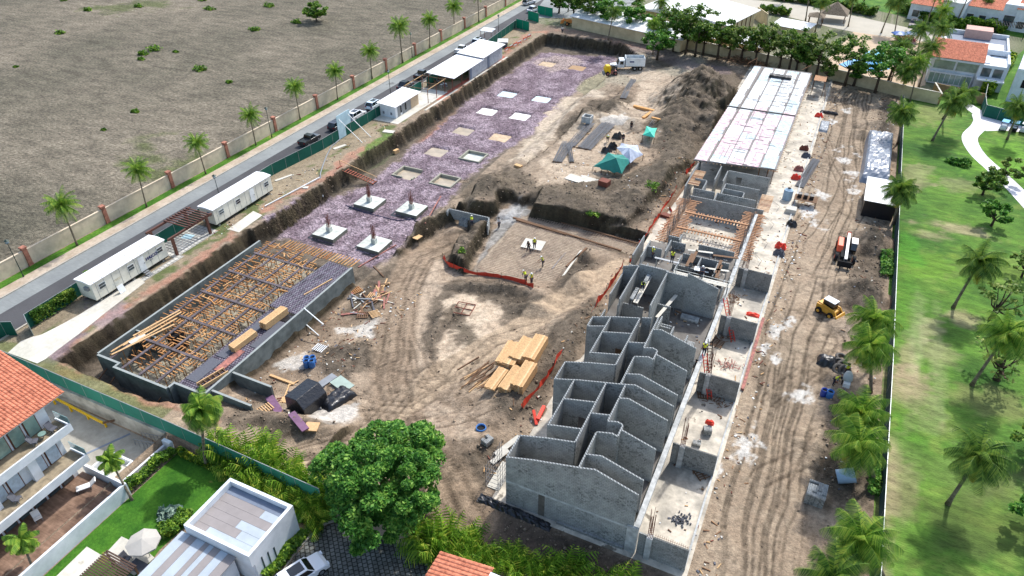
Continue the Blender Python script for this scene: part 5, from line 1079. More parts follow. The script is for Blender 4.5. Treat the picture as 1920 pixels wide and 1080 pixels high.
sp_ = MB(); sp_.ob((c2.x+1.7,c1.y-2.2,3.95),(2.2,1.9,.05),0,0,R(4)); sp = sp_.build('solar_panel', blockmat('solar cells', (40,72,120), (30,58,104), False, .3, .3, .9), h3, world=True)
# ---------------------------------------------------------------- cars
M_TYRE = mat('tyre', (24,24,26), .85, .1); M_RIM = mat('alloy rim', (160,164,168), .35, .1, metal=.6); M_AUTOG = mat('car glass', (20,24,28), .08, .1, spec=.9); M_LAMPW = mat('headlight', (220,226,230), .15, .04, spec=.8); M_LAMPR = mat('tail light', (150,16,18), .3, .05)
PAINT = {}
def paintm(c):
    if c not in PAINT: m = mat('car paint', c, .28, .03, .5, spec=.6); m.node_tree.nodes['Principled BSDF'].inputs['Coat Weight'].default_value = .5; PAINT[c] = m
    return PAINT[c]
def car(label, loc, rz, c, kind='suv', L=4.6, W=1.85, H=1.65, group='parked cars'):
    t = thing('parked_car', loc, label, 'pickup truck' if kind == 'pickup' else 'car', group, rz); P = paintm(c); h = L/2; w = W/2
    zb = .95 if kind != 'sedan' else .85
    if kind == 'pickup': pr = [(-h,.35),(-h,.98),(-.25*L+.3,1.0),(.22*L,1.02),(h-.12,.92),(h,.7),(h,.35)]
    else: pr = [(-h,.35),(-h+.02,.8),(-h+.15,zb+.02),(.20*L,zb+.03),(h-.35,zb-.1),(h-.03,.62),(h,.32)]
    b = MB(); n = len(pr); vs = []
    for y, s in ((-w,.0),(-w*.93,.035),(w*.93,.035),(w,0)): vs += [(x*(1 if abs(y) < w else .985), y, z+(s if z > .7 else 0)-(0 if abs(y) < w else .0)) for x, z in pr]
    fs = [tuple(range(n)), tuple(range(3*n,4*n))[::-1]]
    for r_ in range(3): fs += [(r_*n+i, (r_+1)*n+i, (r_+1)*n+(i+1)%n, r_*n+(i+1)%n) for i in range(n)]
    b.add(vs, fs); b.build('body', P, t, bevel=.06)
    if kind == 'pickup': cx0, cx1, tx0, tx1 = -.12*L, .25*L, -.09*L, .12*L
    elif kind == 'suv': cx0, cx1, tx0, tx1 = -h+.08, .22*L, -h+.45, .08*L
    else: cx0, cx1, tx0, tx1 = -.34*L, .22*L, -.2*L, .07*L
    b = MB(); wb, wt = w*.95, w*.76
    b.add([(cx0,-wb,zb),(cx1,-wb,zb),(cx1,wb,zb),(cx0,wb,zb),(tx0,-wt,H-.06),(tx1,-wt,H-.06),(tx1,wt,H-.06),(tx0,wt,H-.06)], [(0,3,2,1),(4,5,6,7),(0,1,5,4),(1,2,6,5),(2,3,7,6),(3,0,4,7)]); b.build('cabin_glass', M_AUTOG, t)
    b = MB(); b.box(tx0-.03,-wt-.02,H-.07,tx1+.03,wt+.02,H)
    for y, s in ((wb,1),(-wb,-1)):
        for f in (0,.42,1): b.bar((cx0+(cx1-cx0)*f,y,zb),(tx0+(tx1-tx0)*f,s*wt,H-.04),.08,.06)
    b.build('roof', P, t, bevel=.02)
    if kind == 'suv': MB().box(tx0+.75,-wt*.72,H,tx1-.15,wt*.72,H+.012).build('sunroof', M_AUTOG, t)
    if kind == 'pickup':
        MB().box(-h+.1,-w+.14,.985,cx0-.1,w-.14,1.005).build('cargo_bed', M_DARK, t)
        q = MB(); q.box(-h,-w+.02,.98,cx0-.02,-w+.12,1.12); q.box(-h,w-.12,.98,cx0-.02,w-.02,1.12); q.box(-h,-w+.12,.98,-h+.1,w-.12,1.12); q.build('bed_rail', P, t)
    for x in (-.3*L,.31*L):
        for y in (-w+.1,w-.1):
            wh = MB().tube((x,y-.12,.34),(x,y+.12,.34),.34,.34,14).build('wheel', M_TYRE, t); MB().tube((x,y-.13,.34),(x,y+.13,.34),.2,.2,10).build('rim', M_RIM, wh)
    for y in (-w*.72,w*.72): MB().ob((h-.06,y,.72),(.14,.34,.14)).build('headlight', M_LAMPW, t); MB().ob((-h+.02,y,.82),(.1,.26,.2)).build('tail_light', M_LAMPR, t); MB().ob((cx1-.25,y*1.42,zb+.06),(.16,.18,.12)).build('mirror', P, t)
    return t
q = at(572,1068,-.8); car('white car with a glass sunroof parked on the cobbled court by the pavilion', (q.x+.1,q.y-.5,-1.16), R(66), (226,230,234), 'suv', 4.5, 1.8, 1.55)
for a, b, c, k, r_, lab in [(580,262,(34,36,40),'pickup',90,'black pickup behind the green fence, left of the blue board'),(634,234,(22,24,40),'suv',90,'dark blue car behind the pale blue board'),(668,216,(224,226,228),'suv',90,'white car parked just right of the pale blue board'),
   (703,196,(206,224,232),'suv',90,'second white car from the board, near the small office'),(760,160,(44,52,62),'sedan',90,'dark car roof above the green fence right of the office'),(791,140,(40,40,42),'pickup',90,'dark pickup behind the corner of the long shed'),
   (866,93,(226,228,228),'pickup',90,'white pickup on the road beside the long white shed'),(897,78,(214,226,234),'suv',90,'pale car beside the far half of the long shed'),(992,4,(200,204,208),'suv',75,'silver car driving at the road bend'),(1000,18,(190,196,204),'sedan',75,'grey car next to the bright green panels')]:
    q = at(a, b, .6); car(lab, (q.x, q.y, .02), R(r_), c, k)
for a, b, c, k, r_, lab in [(1712,45,(70,62,66),'suv',-95,'dark car in the driveway across the far street'),(1826,66,(214,216,218),'sedan',-60,'white car beside the black pergola, left one'),(1846,62,(198,202,208),'suv',-60,'silver car half under the black pergola')]:
    q = at(a, b, .6); car(lab, (q.x, q.y, .02), R(r_), c, k)
# ---------------------------------------------------------------- parasol and garden table
M_CANV = mat('pale canvas', (172,168,160), .85, .06)
def parasol(label, loc, r_, h, m, n=8, group=None, tilt=0, drop=.5):
    t = thing('parasol', loc, label, 'parasol', group); MB().tube((0,0,0),(0,0,h),.035,.03,6).build('pole', M_GREY, t)
    b = MB(); P = [(r_*math.cos(2*math.pi*k/n), r_*math.sin(2*math.pi*k/n), h-drop+(.06 if k % 2 else 0)) for k in range(n)]
    for k in range(n): b.add([(0,0,h),P[k],P[(k+1)%n],(P[(k+1)%n][0],P[(k+1)%n][1],P[(k+1)%n][2]-.14),(P[k][0],P[k][1],P[k][2]-.14)], [(0,1,2),(1,4,3,2)])
    b.build('canopy', m, t); b = MB()
    for k in range(n): b.bar((0,0,h-.05),(P[k][0]*.97,P[k][1]*.97,P[k][2]-.05),.03)
    b.build('ribs', M_GREY, t); return t
q = at(266,1012,1.3); parasol('cream parasol over the garden dining table', (q.x,q.y,-1.15), 1.45, 2.6, M_CANV)
for k, P_ in enumerate([[(163,1025),(192,1042),(150,1082),(104,1082)],[(228,1006),(262,1022),(290,1046),(252,1080),(196,1040)]]): sheet('paving_slab', pw(P_, -1.15), -1.13+.006*k, M_CONC)
tb = thing('garden_table', (q.x+.5,q.y-1.4,-1.12), 'dark garden table beside the cream parasol', 'table'); MB().box(-.9,-.5,.7,.9,.5,.75).build('table_top', M_WICK, tb)
for x in (-.8,.8):
    for y in (-.4,.4): MB().bar((x,y,0),(x,y,.7),.05).build('leg', M_GREY, tb)
for k, (dx,dy,rz,lab) in enumerate([(-1.5,-1.2,0,'dark garden chair left of the dining table'),(1.9,-1.6,180,'dark garden chair right of the dining table'),(.4,-2.6,90,'dark garden chair in front of the dining table')]): chair(lab, (q.x+dx,q.y+dy,-1.12), R(rz), M_WICK)
pg = thing('garden_pergola', at(205,1075,.8), 'dark timber pergola roof at the bottom edge beside the parasol', 'pergola')
b = MB()
for k in range(16): b.bar((-2.0,-1.6+k*.2,.1),(1.6,-1.6+k*.2,.1),.13,.06)
b.build('slats', mat('dark pergola timber', (74,56,46), .8, .15, 3), pg)
for x,y in ((-1.9,-1.5),(1.5,-1.5),(-1.9,1.3),(1.5,1.3)): MB().bar((x,y,-2.0),(x,y,.05),.14).build('post', M_WOODD, pg)
# ================================================================ NORTH AND EAST NEIGHBOURHOOD
M_WROOF = sheetmat('white sheet roofing', (214,216,216), (232,232,230), (196,200,202), .2, 1.2, .5, .02, 6, (R(90),.1), None, .06)
M_CREAM = mat('cream wall', (204,188,152), .9, .06, .4, (182,166,132)); M_BLUEW = mat('pool water', (36,128,196), .08, .2, .9, (96,190,226), .03, 3, spec=.7)
M_THATCH = mat('thatch', (120,108,92), .95, .2, 3, (92,82,70), .05, 8)
bwl = [at(*p, 0) for p in [(1312-125,70),(1225,78),(1330,101),(1480,132),(1590,157),(1690,182),(1757,196)]]
o_ = bwl[0]; bwt = thing('back_wall', o_, 'cream boundary wall behind the row of trees at the north end', 'wall')
b = MB(); c_ = MB()
for p, q in zip(bwl[:-1], bwl[1:]): b.bar(p-o_+Vector((0,0,1.25)), q-o_+Vector((0,0,1.25)), .2, 2.5); c_.bar(p-o_+Vector((0,0,2.54)), q-o_+Vector((0,0,2.54)), .3, .08)
b.build('wall_panel', M_CREAM, bwt); c_.build('coping', M_CONC, bwt)
for p in bwl[1:-1]: MB().box(p.x-o_.x-.2,p.y-o_.y-.2,0,p.x-o_.x+.2,p.y-o_.y+.2,2.7).build('pillar', M_CREAM, bwt)
t = thing('garden_wall', (20.0,166.2,0), 'brown and cream stub wall beside the white tiled house', 'wall'); b = MB(); b.bar((-.2,0,1.1),(-1.4,7,1.1),.2,2.2); b.bar((-1.4,7,1.1),(8,4,1.1),.2,2.2); b.build('wall_panel', mat('brown wall', (150,126,92), .9, .1), t)
MB().bar((-.2,0,2.24),(-1.4,7,2.24),.3,.08).build('coping', M_CONC, t)
gp_ = at(1158,52,0); o = MB().box(-.3,-.3,0,.3,.3,2.9).build('gate_pillar', M_BRICKP); o.location = gp_; tag(o, 'reddish brown gate pillar beside the back wall and dark bush', 'pillar')
sheet('far_street', pw([(1340,-6),(1500,8),(1740,60),(1760,78),(1700,80),(1560,52),(1470,30),(1330,10)], 0), .03, mat('pale street', (172,166,152), .9, .06, .3))
sheet('side_street', [(-91.7,228),(-83.9,190),(-70,196),(-62,215),(-62,260),(-95,260)], .03, M_LANE)
sheet('north_garden', pw([(1380,-40),(1500,-10),(1740,40),(1860,60),(1960,80),(1960,-60),(1400,-90)], 0), .015, M_TURF)
sheet('villa_lawn', pw([(1755,182),(1840,205),(1870,150),(1900,110),(1960,60),(2000,200),(1880,215),(1770,200)], 0), .028, M_TURF)
sheet('pool_terrace', pw([(1545,120),(1600,60),(1740,80),(1735,160),(1690,170),(1590,150)], 0), .05, mat('sandstone terrace', (180,158,132), .9, .1, .6), t=.05)
pool = [at(*p, 0) for p in [(1572,122),(1592,113),(1612,108),(1620,100),(1645,94),(1662,103),(1668,130),(1655,133),(1635,134),(1600,130)]]
sheet('swimming_pool', [tuple(p[:2]) for p in pool], .075, M_BLUEW)
sheet('pool_basin', pw([(1618,99),(1640,93),(1664,98),(1668,112),(1640,110)],0), .082, mat('turquoise water', (110,196,224), .1, .1, spec=.7))
def box_building(name, label, loc, w, d, h, rz, wallm, roofm, cat='building', par=.3, ov=.0, wins=(), group=None, slope=0):
    t = thing(name, loc, label, cat, group, rz)
    MB().box(0,0,0,w,d,h).build('wall', wallm, t)
    if slope: b = MB(); b.add([(-ov,-ov,h),(w+ov,-ov,h),(w+ov,d+ov,h+slope),(-ov,d+ov,h+slope),(-ov,-ov,h+.12),(w+ov,-ov,h+.12),(w+ov,d+ov,h+slope+.12),(-ov,d+ov,h+slope+.12)], [(0,3,2,1),(4,5,6,7),(0,1,5,4),(1,2,6,5),(2,3,7,6),(3,0,4,7)]); b.build('roof', roofm, t)
    else:
        MB().box(-ov,-ov,h,w+ov,d+ov,h+.12).build('roof', roofm, t)
        if par: b = MB(); b.box(0,0,h+.12,w,.2,h+.12+par); b.box(0,d-.2,h+.12,w,d,h+.12+par); b.box(0,.2,h+.12,.2,d-.2,h+.12+par); b.box(w-.2,.2,h+.12,w,d-.2,h+.12+par); b.build('parapet', wallm, t)
    for (x, z, ww, hh, side) in wins:
        if side == 'f': fr = MB().box(x,-.03,z,x+ww,.02,z+hh).build('window', M_WPAINT, t); MB().box(x+.06,-.05,z+.06,x+ww-.06,-.028,z+hh-.06).build('pane', M_WIN, fr)
        else: fr = MB().box(w-.02,x,z,w+.03,x+ww,z+hh).build('window', M_WPAINT, t); MB().box(w+.028,x+.06,z+.06,w+.05,x+ww-.06,z+hh-.06).build('pane', M_WIN, fr)
    return t
# the long white-roofed sheds and the cream hall behind the wall
q = at(1148,44,3); box_building('white_shed', 'long low shed with white roof just behind the cream back wall, left end', (q.x-12,q.y+2,0), 33, 8, 3, R(-15), M_CREAM, M_WROOF, 'shed', 0, .6, slope=1.0)
q = at(1395,78,2.5); box_building('white_shed', 'white sheet roof shelter behind the trees near the deck end', (q.x-12,q.y+1,0), 17, 6, 2.4, R(-14), M_CREAM, M_WROOF, 'shed', 0, .4, slope=.5)
q = at(1465,44,2.5); box_building('white_shed', 'small white roof beside the thatched hut', (q.x-2,q.y-1,0), 9, 6, 2.2, R(-14), M_CREAM, M_WROOF, 'shed', 0, .3, slope=.4)
hl = thing('cream_hall', (0,0,0), 'big cream walled hall with wide white roof and dark doorway at the top edge', 'building'); A = at(1366,41,4.2); hl.location = (A.x-24, A.y+2, 0); hl.rotation_euler.z = R(-14)
MB().box(0,0,0,25,18,4.6).build('wall', M_CREAM, hl); b = MB(); b.ext([(-.8,4.4),(26,4.4),(26,4.55),(12.5,5.8),(-.8,4.55)], -.8, 19); b.build('roof', M_WROOF, hl); MB().box(3,-.05,0,6.4,.02,3.2).build('doorway', M_DARK, hl)
for k in range(6): MB().box(25,1+k*2.8,0,25.15,1.25+k*2.8,4.4).build('rib', M_WOODD, hl)
q = at(1442,38,0); o = MB(); o.ext([(0,0),(9,0),(8.2,3.4),(.8,3.4)], 0, .25); wbb = o.build('curved_wall', M_CREAM, None); wbb.location = (q.x-4,q.y,0); wbb.rotation_euler.z = R(-60); tag(wbb, 'cream boundary wall with stained shadowed face beside the hall', 'wall')
for a, b_, lab in [(1562,38,'grey thatched pyramid roof hut by the far street'),(1528,45,'smaller thatched hut peak left of the large one')]:
    q = at(a, b_, 0); t = thing('thatched_hut', q, lab, 'hut'); s = 3.6 if a == 1562 else 2.2
    b = MB(); b.add([(-s,-s,2.2),(s,-s,2.2),(s,s,2.2),(-s,s,2.2),(0,0,4.6*s/3.6+.4)], [(0,1,4),(1,2,4),(2,3,4),(3,0,4),(3,2,1,0)]); b.build('roof', M_THATCH, t)
    for x in (-1,1):
        for y in (-1,1): MB().bar((x*s*.8,y*s*.8,0),(x*s*.8,y*s*.8,2.25),.18).build('post', M_WOODD, t)
q = at(1687,62,2.2); parasol('left blue parasol by the pool terrace', (q.x,q.y,.05), 2.0, 2.6, M_BLUE, 6, 'blue parasols')
q = at(1714,62,2.2); parasol('right blue parasol by the pool terrace', (q.x,q.y,.05), 2.0, 2.6, M_BLUE, 6, 'blue parasols')
bush('pink flowering bush between the pool and the blue parasols', at(1695,75,0), 2.6, 1.6, 1.5, 500, leafmat('pink blossom', (150,60,80), (230,130,150), (60,100,40), 1, .2), 700, .3)
# the white house with tiled roof
wh = thing('white_house', (17.2,181,0), 'white house with tiled front roof, glazed rooms and flat rear roof, right of the pool', 'house', None, R(-3.5))
MB().box(0,0,0,11,17,5.6).build('wall', M_WPAINT, wh); MB().box(9.2,-1.0,0,14.6,21,5.4).build('wall', M_WPAINT, wh)
b = MB(); 
bb = MB(); tiles(bb, -.4, 0, 8.2, 0, 0, 1)  # placeholder field replaced below
def tiles_y(b, x0, x1, y0, z0, y1, z1, pitch=.34, row=.45):
    q = MB(); tiles(q, y0, z0, y1, z1, -x1, -x0, pitch, row); b.add([(-v[1], v[0], v[2]) for v in q.v], q.f); return b
b = MB(); tiles_y(b, -.6, 10.0, -1.2, 5.7, 6.4, 7.8); b.build('front_roof', M_TILE, wh)
b = MB(); b.add([(-.5,-1.1,5.6),(9.9,-1.1,5.6),(9.9,6.4,7.7),(-.5,6.4,7.7),(-.5,-1.1,5.2),(9.9,-1.1,5.2),(9.9,6.4,5.2),(-.5,6.4,5.2)], [(0,1,2,3),(7,6,5,4),(4,5,1,0),(5,6,2,1),(6,7,3,2),(7,4,0,3)]); b.build('gable', M_WPAINT, wh)
b = MB(); b.box(2,6.5,5.6,14.6,6.8,6.7); b.box(2,20.5,5.4,14.6,20.9,6.6); b.box(14.2,-1,5.4,14.6,20.5,6.2); b.box(9.2,1,5.4,9.5,6.5,6.3); b.build('parapet', M_WPAINT, wh); MB().box(2,6.8,5.6,14.2,20.5,5.66).build('roof_terrace', M_SLATE, wh); MB().box(9.8,8,5.7,13.4,13,6.3).build('roof_box', M_WROOF, wh)
MB().box(5.5,18,5.4,11,22,7.6).build('stair_tower', mat('pink render', (196,158,146), .9, .08), wh)
gl = MB().box(.3,-.9,0,8.8,0,2.6).build('sunroom', M_WPAINT, wh)
for k in range(8): MB().box(.5+k*1.03,-.96,.3,1.4+k*1.03,-.88,2.3).build('pane', M_GGL, gl)
for x in (.6,5.0): f_ = MB().box(x,-.06,3.0,x+4.2,.0,5.0).build('window', M_WPAINT, wh); MB().box(x+.1,-.1,3.1,x+4.1,-.05,4.9).build('pane', M_GGL, f_)
for x in (9.8,12.0): f_ = MB().box(x,-1.06,2.9,x+1.9,-1.0,4.9).build('window', M_WPAINT, wh); MB().box(x+.1,-1.1,3.0,x+1.8,-1.05,4.8).build('pane', M_WIN, f_)
MB().box(9.4,-3.2,2.6,14.5,-1.0,2.85).build('balcony', M_WPAINT, wh)
for y in (4,9,14): MB().box(14.6,y,2.9,14.65,y+.7,3.9).build('side_window', M_WIN, wh)
# house at the right edge
q = at(1880,190,0); rh = thing('villa', (q.x+.5,q.y+.4,0), 'white two-storey villa under renovation cut by the right edge behind the green hoarding', 'house', None, R(-10))
MB().box(0,0,0,15,18,6.4).build('wall', M_WPAINT, rh); MB().box(1.5,-.05,3.2,2.3,.0,4.8).build('window', M_DARK, rh); MB().box(5.2,-.05,0,9,.0,2.6).build('opening', M_DARK, rh); MB().box(5.4,-.05,3.4,9,.0,5.4).build('window', M_WIN, rh)
b = MB(); tiles_y(b, 4, 15, 0, 6.5, 8, 8.2); b.build('roof', M_TILE, rh); MB().box(-.1,-.1,6.4,15.1,.2,6.9).build('parapet', M_WPAINT, rh)
fence([tuple(at(a,b,0)[:2]) for a, b in [(1848,162),(1840,200),(1842,218),(1895,232),(1960,245)]], 2.4, 'dark green hoarding around the renovated villa behind the golf carts', M_NET)
hedge('bright banana-leaf hedge between the two white villas', pw([(1846,180),(1866,150),(1890,118)], 0), 2.2, 2.2, 0, M_ARE, 150, .5)
# far houses
def far_house(label, px, w, d, h, rz, tile=True, two=False):
    q = at(*px, 0); t = thing('far_house', q, label, 'house', 'houses across the far street', rz); MB().box(0,0,0,w,d,h).build('wall', M_WPAINT, t)
    if tile: b = MB(); tiles_y(b, -.3, w*.6, -.3, h, d*.7, h+1.6, .5, .6); b.build('roof', M_TILE, t); MB().box(w*.6,-.1,h-.2,w+.1,d+.1,h+1.8).build('tower', M_WPAINT, t)
    else: MB().box(-.2,-.2,h,w+.2,d+.2,h+.4).build('roof', M_WROOF, t)
    for k in range(int(w//3)): f_ = MB().box(1+k*3,-.05,.9,2.6+k*3,.0,2.6).build('window', M_FRAME, t); MB().box(1.1+k*3,-.09,1.0,2.5+k*3,-.045,2.5).build('pane', M_WIN, f_)
    if two: f_ = MB().box(w*.65,-.15,h-2.6,w*.9,-.1,h-1).build('window', M_FRAME, t); MB().box(w*.65+.1,-.19,h-2.5,w*.9-.1,-.145,h-1.1).build('pane', M_WIN, f_)
    return t
far_house('white house with tiled porch opposite the blue parasols', (1700,35), 13, 12, 4.2, R(-14)); far_house('white house with dark chimney wall and tiled wing at the top right', (1800,42), 15, 12, 4.6, R(-14), True, True)
far_house('white two-storey house with salmon roof in the top right corner', (1893,58), 16, 12, 5.6, R(-12), True, True); far_house('flat roofed white house at the top edge left of centre right', (1520,-28), 18, 12, 4.0, R(-14), False)
o = MB().box(0,0,0,1.2,3,8.5).build('chimney_wall', M_DARK); q = at(1815,33,0); o.location = q; tag(o, 'tall dark chimney wall between the far tiled houses', 'chimney')
t = thing('carport', at(1862,66,0), 'black slatted carport beside the salmon roofed house', 'carport'); b = MB()
for k in range(12): b.bar((k*.6,-1,2.7),(k*.6,5,2.7),.12)
b.build('slats', M_DARK, t)
for x in (0,6.6): MB().bar((x,-.9,0),(x,-.9,2.7),.15).build('post', M_DARK, t)
hedge('garden hedge along the far street, left part', pw([(1455,-2),(1560,14),(1640,30)], 0), 3, 2.0, 0, M_LF, 60, .6); hedge('bushes in front of the far tiled houses', pw([(1690,22),(1740,42),(1790,52)], 0), 3, 2.2, 0, M_LF, 60, .6)
hedge('shrubs between the far houses and the white flat roof', pw([(1790,56),(1830,50),(1880,62)], 0), 3, 2.0, 0, M_BUSH, 70, .6); hedge('green shrubs beside the cream hall', pw([(1425,22),(1480,30)], 0), 2.5, 1.8, 0, M_LF, 70, .5)
# golf carts
def cart(i):
    q = at(1880+i*19, 243+i*2.2, 0); t = thing('golf_cart', q, ['golf cart with blue roof at the left end of the row beside the cart path','second golf cart of the row, behind the leaning palm','third golf cart of the row near the right picture edge','fourth golf cart of the row, cut by the right picture edge'][i], 'golf cart', 'golf carts parked in a row', R(75))
    MB().ext([(-1.1,.3),(1.15,.3),(1.2,.55),(.7,.8),(.3,.5),(-.2,.5),(-.2,.75),(-1.1,.8)], -.55, .55).build('body', M_DARK if i % 2 else M_WHITE, t, bevel=.04)
    MB().box(-.75,-.5,.75,-.15,.5,.9).build('seat', M_CUSH, t); b = MB()
    for x in (-.85,.6):
        for y in (-.5,.5): b.bar((x,y,.7),(x,y,1.75),.05)
    b.build('roof_posts', M_DARK, t); MB().box(-1.0,-.6,1.75,.8,.6,1.83).build('roof', mat('blue cart roof', (70,160,204), .5, .06) if i in (0,1,3) else M_WHITE, t, bevel=.03)
    for x in (-.75,.8):
        for y in (-.5,.5): MB().tube((x,y-.1,.24),(x,y+.1,.24),.24,.24,10).build('wheel', M_TYRE, t)
for i in range(4): cart(i)
# brush pile by the back wall
r = random.Random(9); q = at(1408,118,0); b = MB()
for k in range(420):
    a = r.uniform(0,6.3); p = Vector((r.gauss(0,3.0), r.gauss(0,1.4), r.uniform(.05,.9))); b.bar(p, p+Vector((math.cos(a),math.sin(a),r.uniform(-.3,.5)))*r.uniform(.5,1.8), .07)
o = b.build('brush_pile', M_WOODD); o.location = q; tag(o, 'tangled heap of cut branches by the back wall behind the deck', 'brush pile', kind='stuff')
# ================================================================ WEST STRIP: TRAILERS, PERGOLA, OFFICE, SHED
M_TRL = mat('cream trailer siding', (222,220,206), .6, .05, .5, (206,204,190)); M_TROOF = sheetmat('white trailer roof', (222,222,224), (236,236,236), None, .3, 2, .5, .015, 5, (R(90),.1), None, .05)
def text(s, size, m, parent, loc, rot, name='lettering', bold=.0):
    cu = bpy.data.curves.new(name, 'FONT'); cu.body = s; cu.size = size; cu.extrude = .008; cu.offset = bold
    o = bpy.data.objects.new(name, cu); link(o); dg = bpy.context.evaluated_depsgraph_get(); me = bpy.data.meshes.new_from_object(o.evaluated_get(dg)); bpy.data.objects.remove(o)
    o = link(bpy.data.objects.new(name, me)); me.materials.clear(); me.materials.append(m); o.parent = parent; o.location = loc; o.rotation_euler = rot; return o
def trailer(y, L, label, wins, door):
    t = thing('office_trailer', (-80.7,y,0), label, 'trailer', 'white site office trailers')
    MB().box(-1.4,0,.55,1.4,L,3.05).build('body', M_TRL, t, bevel=.03); MB().box(-1.35,.1,.38,1.35,L-.1,.55).build('chassis', M_DARK, t)
    b = MB(); b.add([(-1.55,-.12,3.02),(1.5,-.12,3.02),(1.5,L+.12,3.02),(-1.55,L+.12,3.02),(-1.55,-.12,3.12),(0,-.12,3.28),(1.5,-.12,3.12),(-1.55,L+.12,3.12),(0,L+.12,3.28),(1.5,L+.12,3.12)], [(0,3,2,1),(4,5,8,7),(5,6,9,8),(0,1,6,5,4),(2,3,7,8,9),(1,2,9,6),(3,0,4,7)]); b.build('roof', M_TROOF, t)
    b = MB()
    b.bar((0,.1,3.28),(0,L-.1,3.28),.05,.03)
    for k in range(int(L/1.2)): b.bar((0,.5+k*1.2,3.29),(1.5,.5+k*1.2,3.135),.04,.03)
    b.build('roof_seams', M_GREY, t)
    b = MB()
    for k in range(int(L/1.2)): b.box(1.4,.6+k*1.2,.6,1.415,.63+k*1.2,3.0)
    b.build('siding_joints', M_GREY, t)
    for wy in wins: 
        f = MB().box(1.39,wy,1.7,1.44,wy+1.0,2.5).build('window', M_WHITE, t)
        MB().box(1.43,wy+.06,2.14,1.46,wy+.94,2.44).build('pane', M_WIN, f); MB().box(1.43,wy+.06,1.76,1.46,wy+.94,2.06).build('pane', M_WIN, f)
    d = MB().box(1.39,door,.6,1.46,door+.95,2.75).build('door', M_WHITE, t); MB().box(1.46,door+.75,1.6,1.5,door+.85,1.7).build('handle', M_DARK, d)
    MB().ob((.6,-.18,2.3),(.7,.34,.5)).build('air_conditioner', M_GREY, t, bevel=.02)
    for wy in (.7,L/2,L-.9):
        for x in (-1.1,1.1): MB().ob((x,wy,.22),(.3,.3,.5)).build('support_pier', M_BLK2, t)
    return t
t1 = trailer(43.4, 11.8, 'first white site trailer with lettering and dark paired windows, nearest the driveway', (.9,5.4,10.2), 7.1)
M_NAVY = mat('navy lettering', (34,44,104), .6, .05); M_FAINT = mat('faint beige lettering', (196,190,170), .6, .05)
text('HAICO', .62, M_NAVY, t1, (1.47,8.25,1.75), (R(90),0,R(90)), bold=.022); text('GRUPO', .16, M_NAVY, t1, (1.47,8.8,1.45), (R(90),0,R(90))); text('VIREO', .4, M_FAINT, t1, (1.47,3.0,1.6), (R(90),0,R(90)))
b = MB()
for k in range(3): b.box(1.5+k*.3,7.2,.5-k*.18-.06,1.82+k*.3,8.0,.5-k*.18)
b.bar((1.5,7.2,.5),(2.4,7.2,1.0),.04); b.build('steps', M_GREY, t1)
trailer(64.4, 12.6, 'second white site trailer, further up beyond the wooden pergola', (1.0,4.5,10.9), 7.6)
bd = thing('white_board', (-78.6,46.6,.05), 'white board leaning against the first trailer', 'board'); MB().ob((0,0,.55),(.06,.9,1.1),0,0,0,R(-18)).build('panel', M_WHITE, bd)
pl = thing('pergola', (-81.0,59.6,0), 'dark brown timber pergola between the two white trailers', 'pergola'); M_BRN = mat('dark stained timber', (92,60,50), .7, .15, 3)
for x in (-2.2,2.0):
    for y in (-3.3,3.1): MB().box(x-.17,y-.17,0,x+.17,y+.17,2.75).build('post', M_BRN, pl)
for x in (-2.2,2.0): MB().box(x-.12,-4.0,2.75,x+.12,4.2,3.05).build('beam', M_BRN, pl)
for k in range(9): MB().box(-2.4,-.6+k*.52,3.05,2.2,-.44+k*.52,3.2).build('slat', M_BRN, pl)
M_GRID = blockmat('pale paving grid', (190,188,180), (172,170,162), False, .62, .62, .85); [x for x in M_GRID.node_tree.nodes if x.type == 'TEX_BRICK'][0].inputs['Mortar Size'].default_value = .07; [x for x in M_GRID.node_tree.nodes if x.type == 'TEX_BRICK'][0].offset = 0
def flatgrid(m):
    n = m.node_tree.nodes; l = m.node_tree.links; br = [x for x in n if x.type == 'TEX_BRICK'][0]; tc = n.new('ShaderNodeTexCoord'); l.new(tc.outputs['Object'], br.inputs['Vector'])
flatgrid(M_GRID)
sheet('paved_patio', [(-83.2,55.6),(-78.6,55.6),(-78.6,63.9),(-83.2,63.9)], .07, M_GRID, t=.07)
sheet('stone_path', [(-79.0,48.5),(-78.1,48.5),(-77.9,56.5),(-78.8,56.5)], .05, M_GRID, t=.05)
tag(MB().ob((-81.4,60.6,.09),(1.6,1.2,.03),.2).build('chalk_board', mat('pale blue board', (176,206,214), .7, .1)), 'pale blue sheet lying on the patio under the pergola', 'sheet')
of = thing('site_office', (-79.9,116,0), 'small white and grey site office box with white lean-to roof', 'cabin')
MB().box(-1.8,-4.2,0,1.8,4.4,2.5).build('wall', M_WPAINT, of); b = MB(); b.add([(-2.1,-4.8,2.85),(2.3,-4.8,2.5),(2.3,4.9,2.5),(-2.1,4.9,2.85),(-2.1,-4.8,2.95),(2.3,-4.8,2.6),(2.3,4.9,2.6),(-2.1,4.9,2.95)], [(0,3,2,1),(4,5,6,7),(0,1,5,4),(1,2,6,5),(2,3,7,6),(3,0,4,7)]); b.build('roof', M_TROOF, of)
MB().box(1.8,-.6,0,1.86,1.4,2.4).build('grey_panel', M_GREY, of); MB().box(1.8,1.5,0,1.86,4.4,2.4).build('plywood_panel', mat('raw plywood', (190,168,140), .8, .1), of)
for y in (-3.4,-1.7): MB().box(1.8,y,.05,1.87,y+.9,2.2).build('door', M_GREY, of); MB().box(1.86,y+.95,.6,1.9,y+1.4,2.0).build('notice_board', M_DARK, of)
for x in (-1.2,.6): MB().box(x,-4.26,.6,x+.4,-4.2,1.1).build('vent', M_GREY, of)
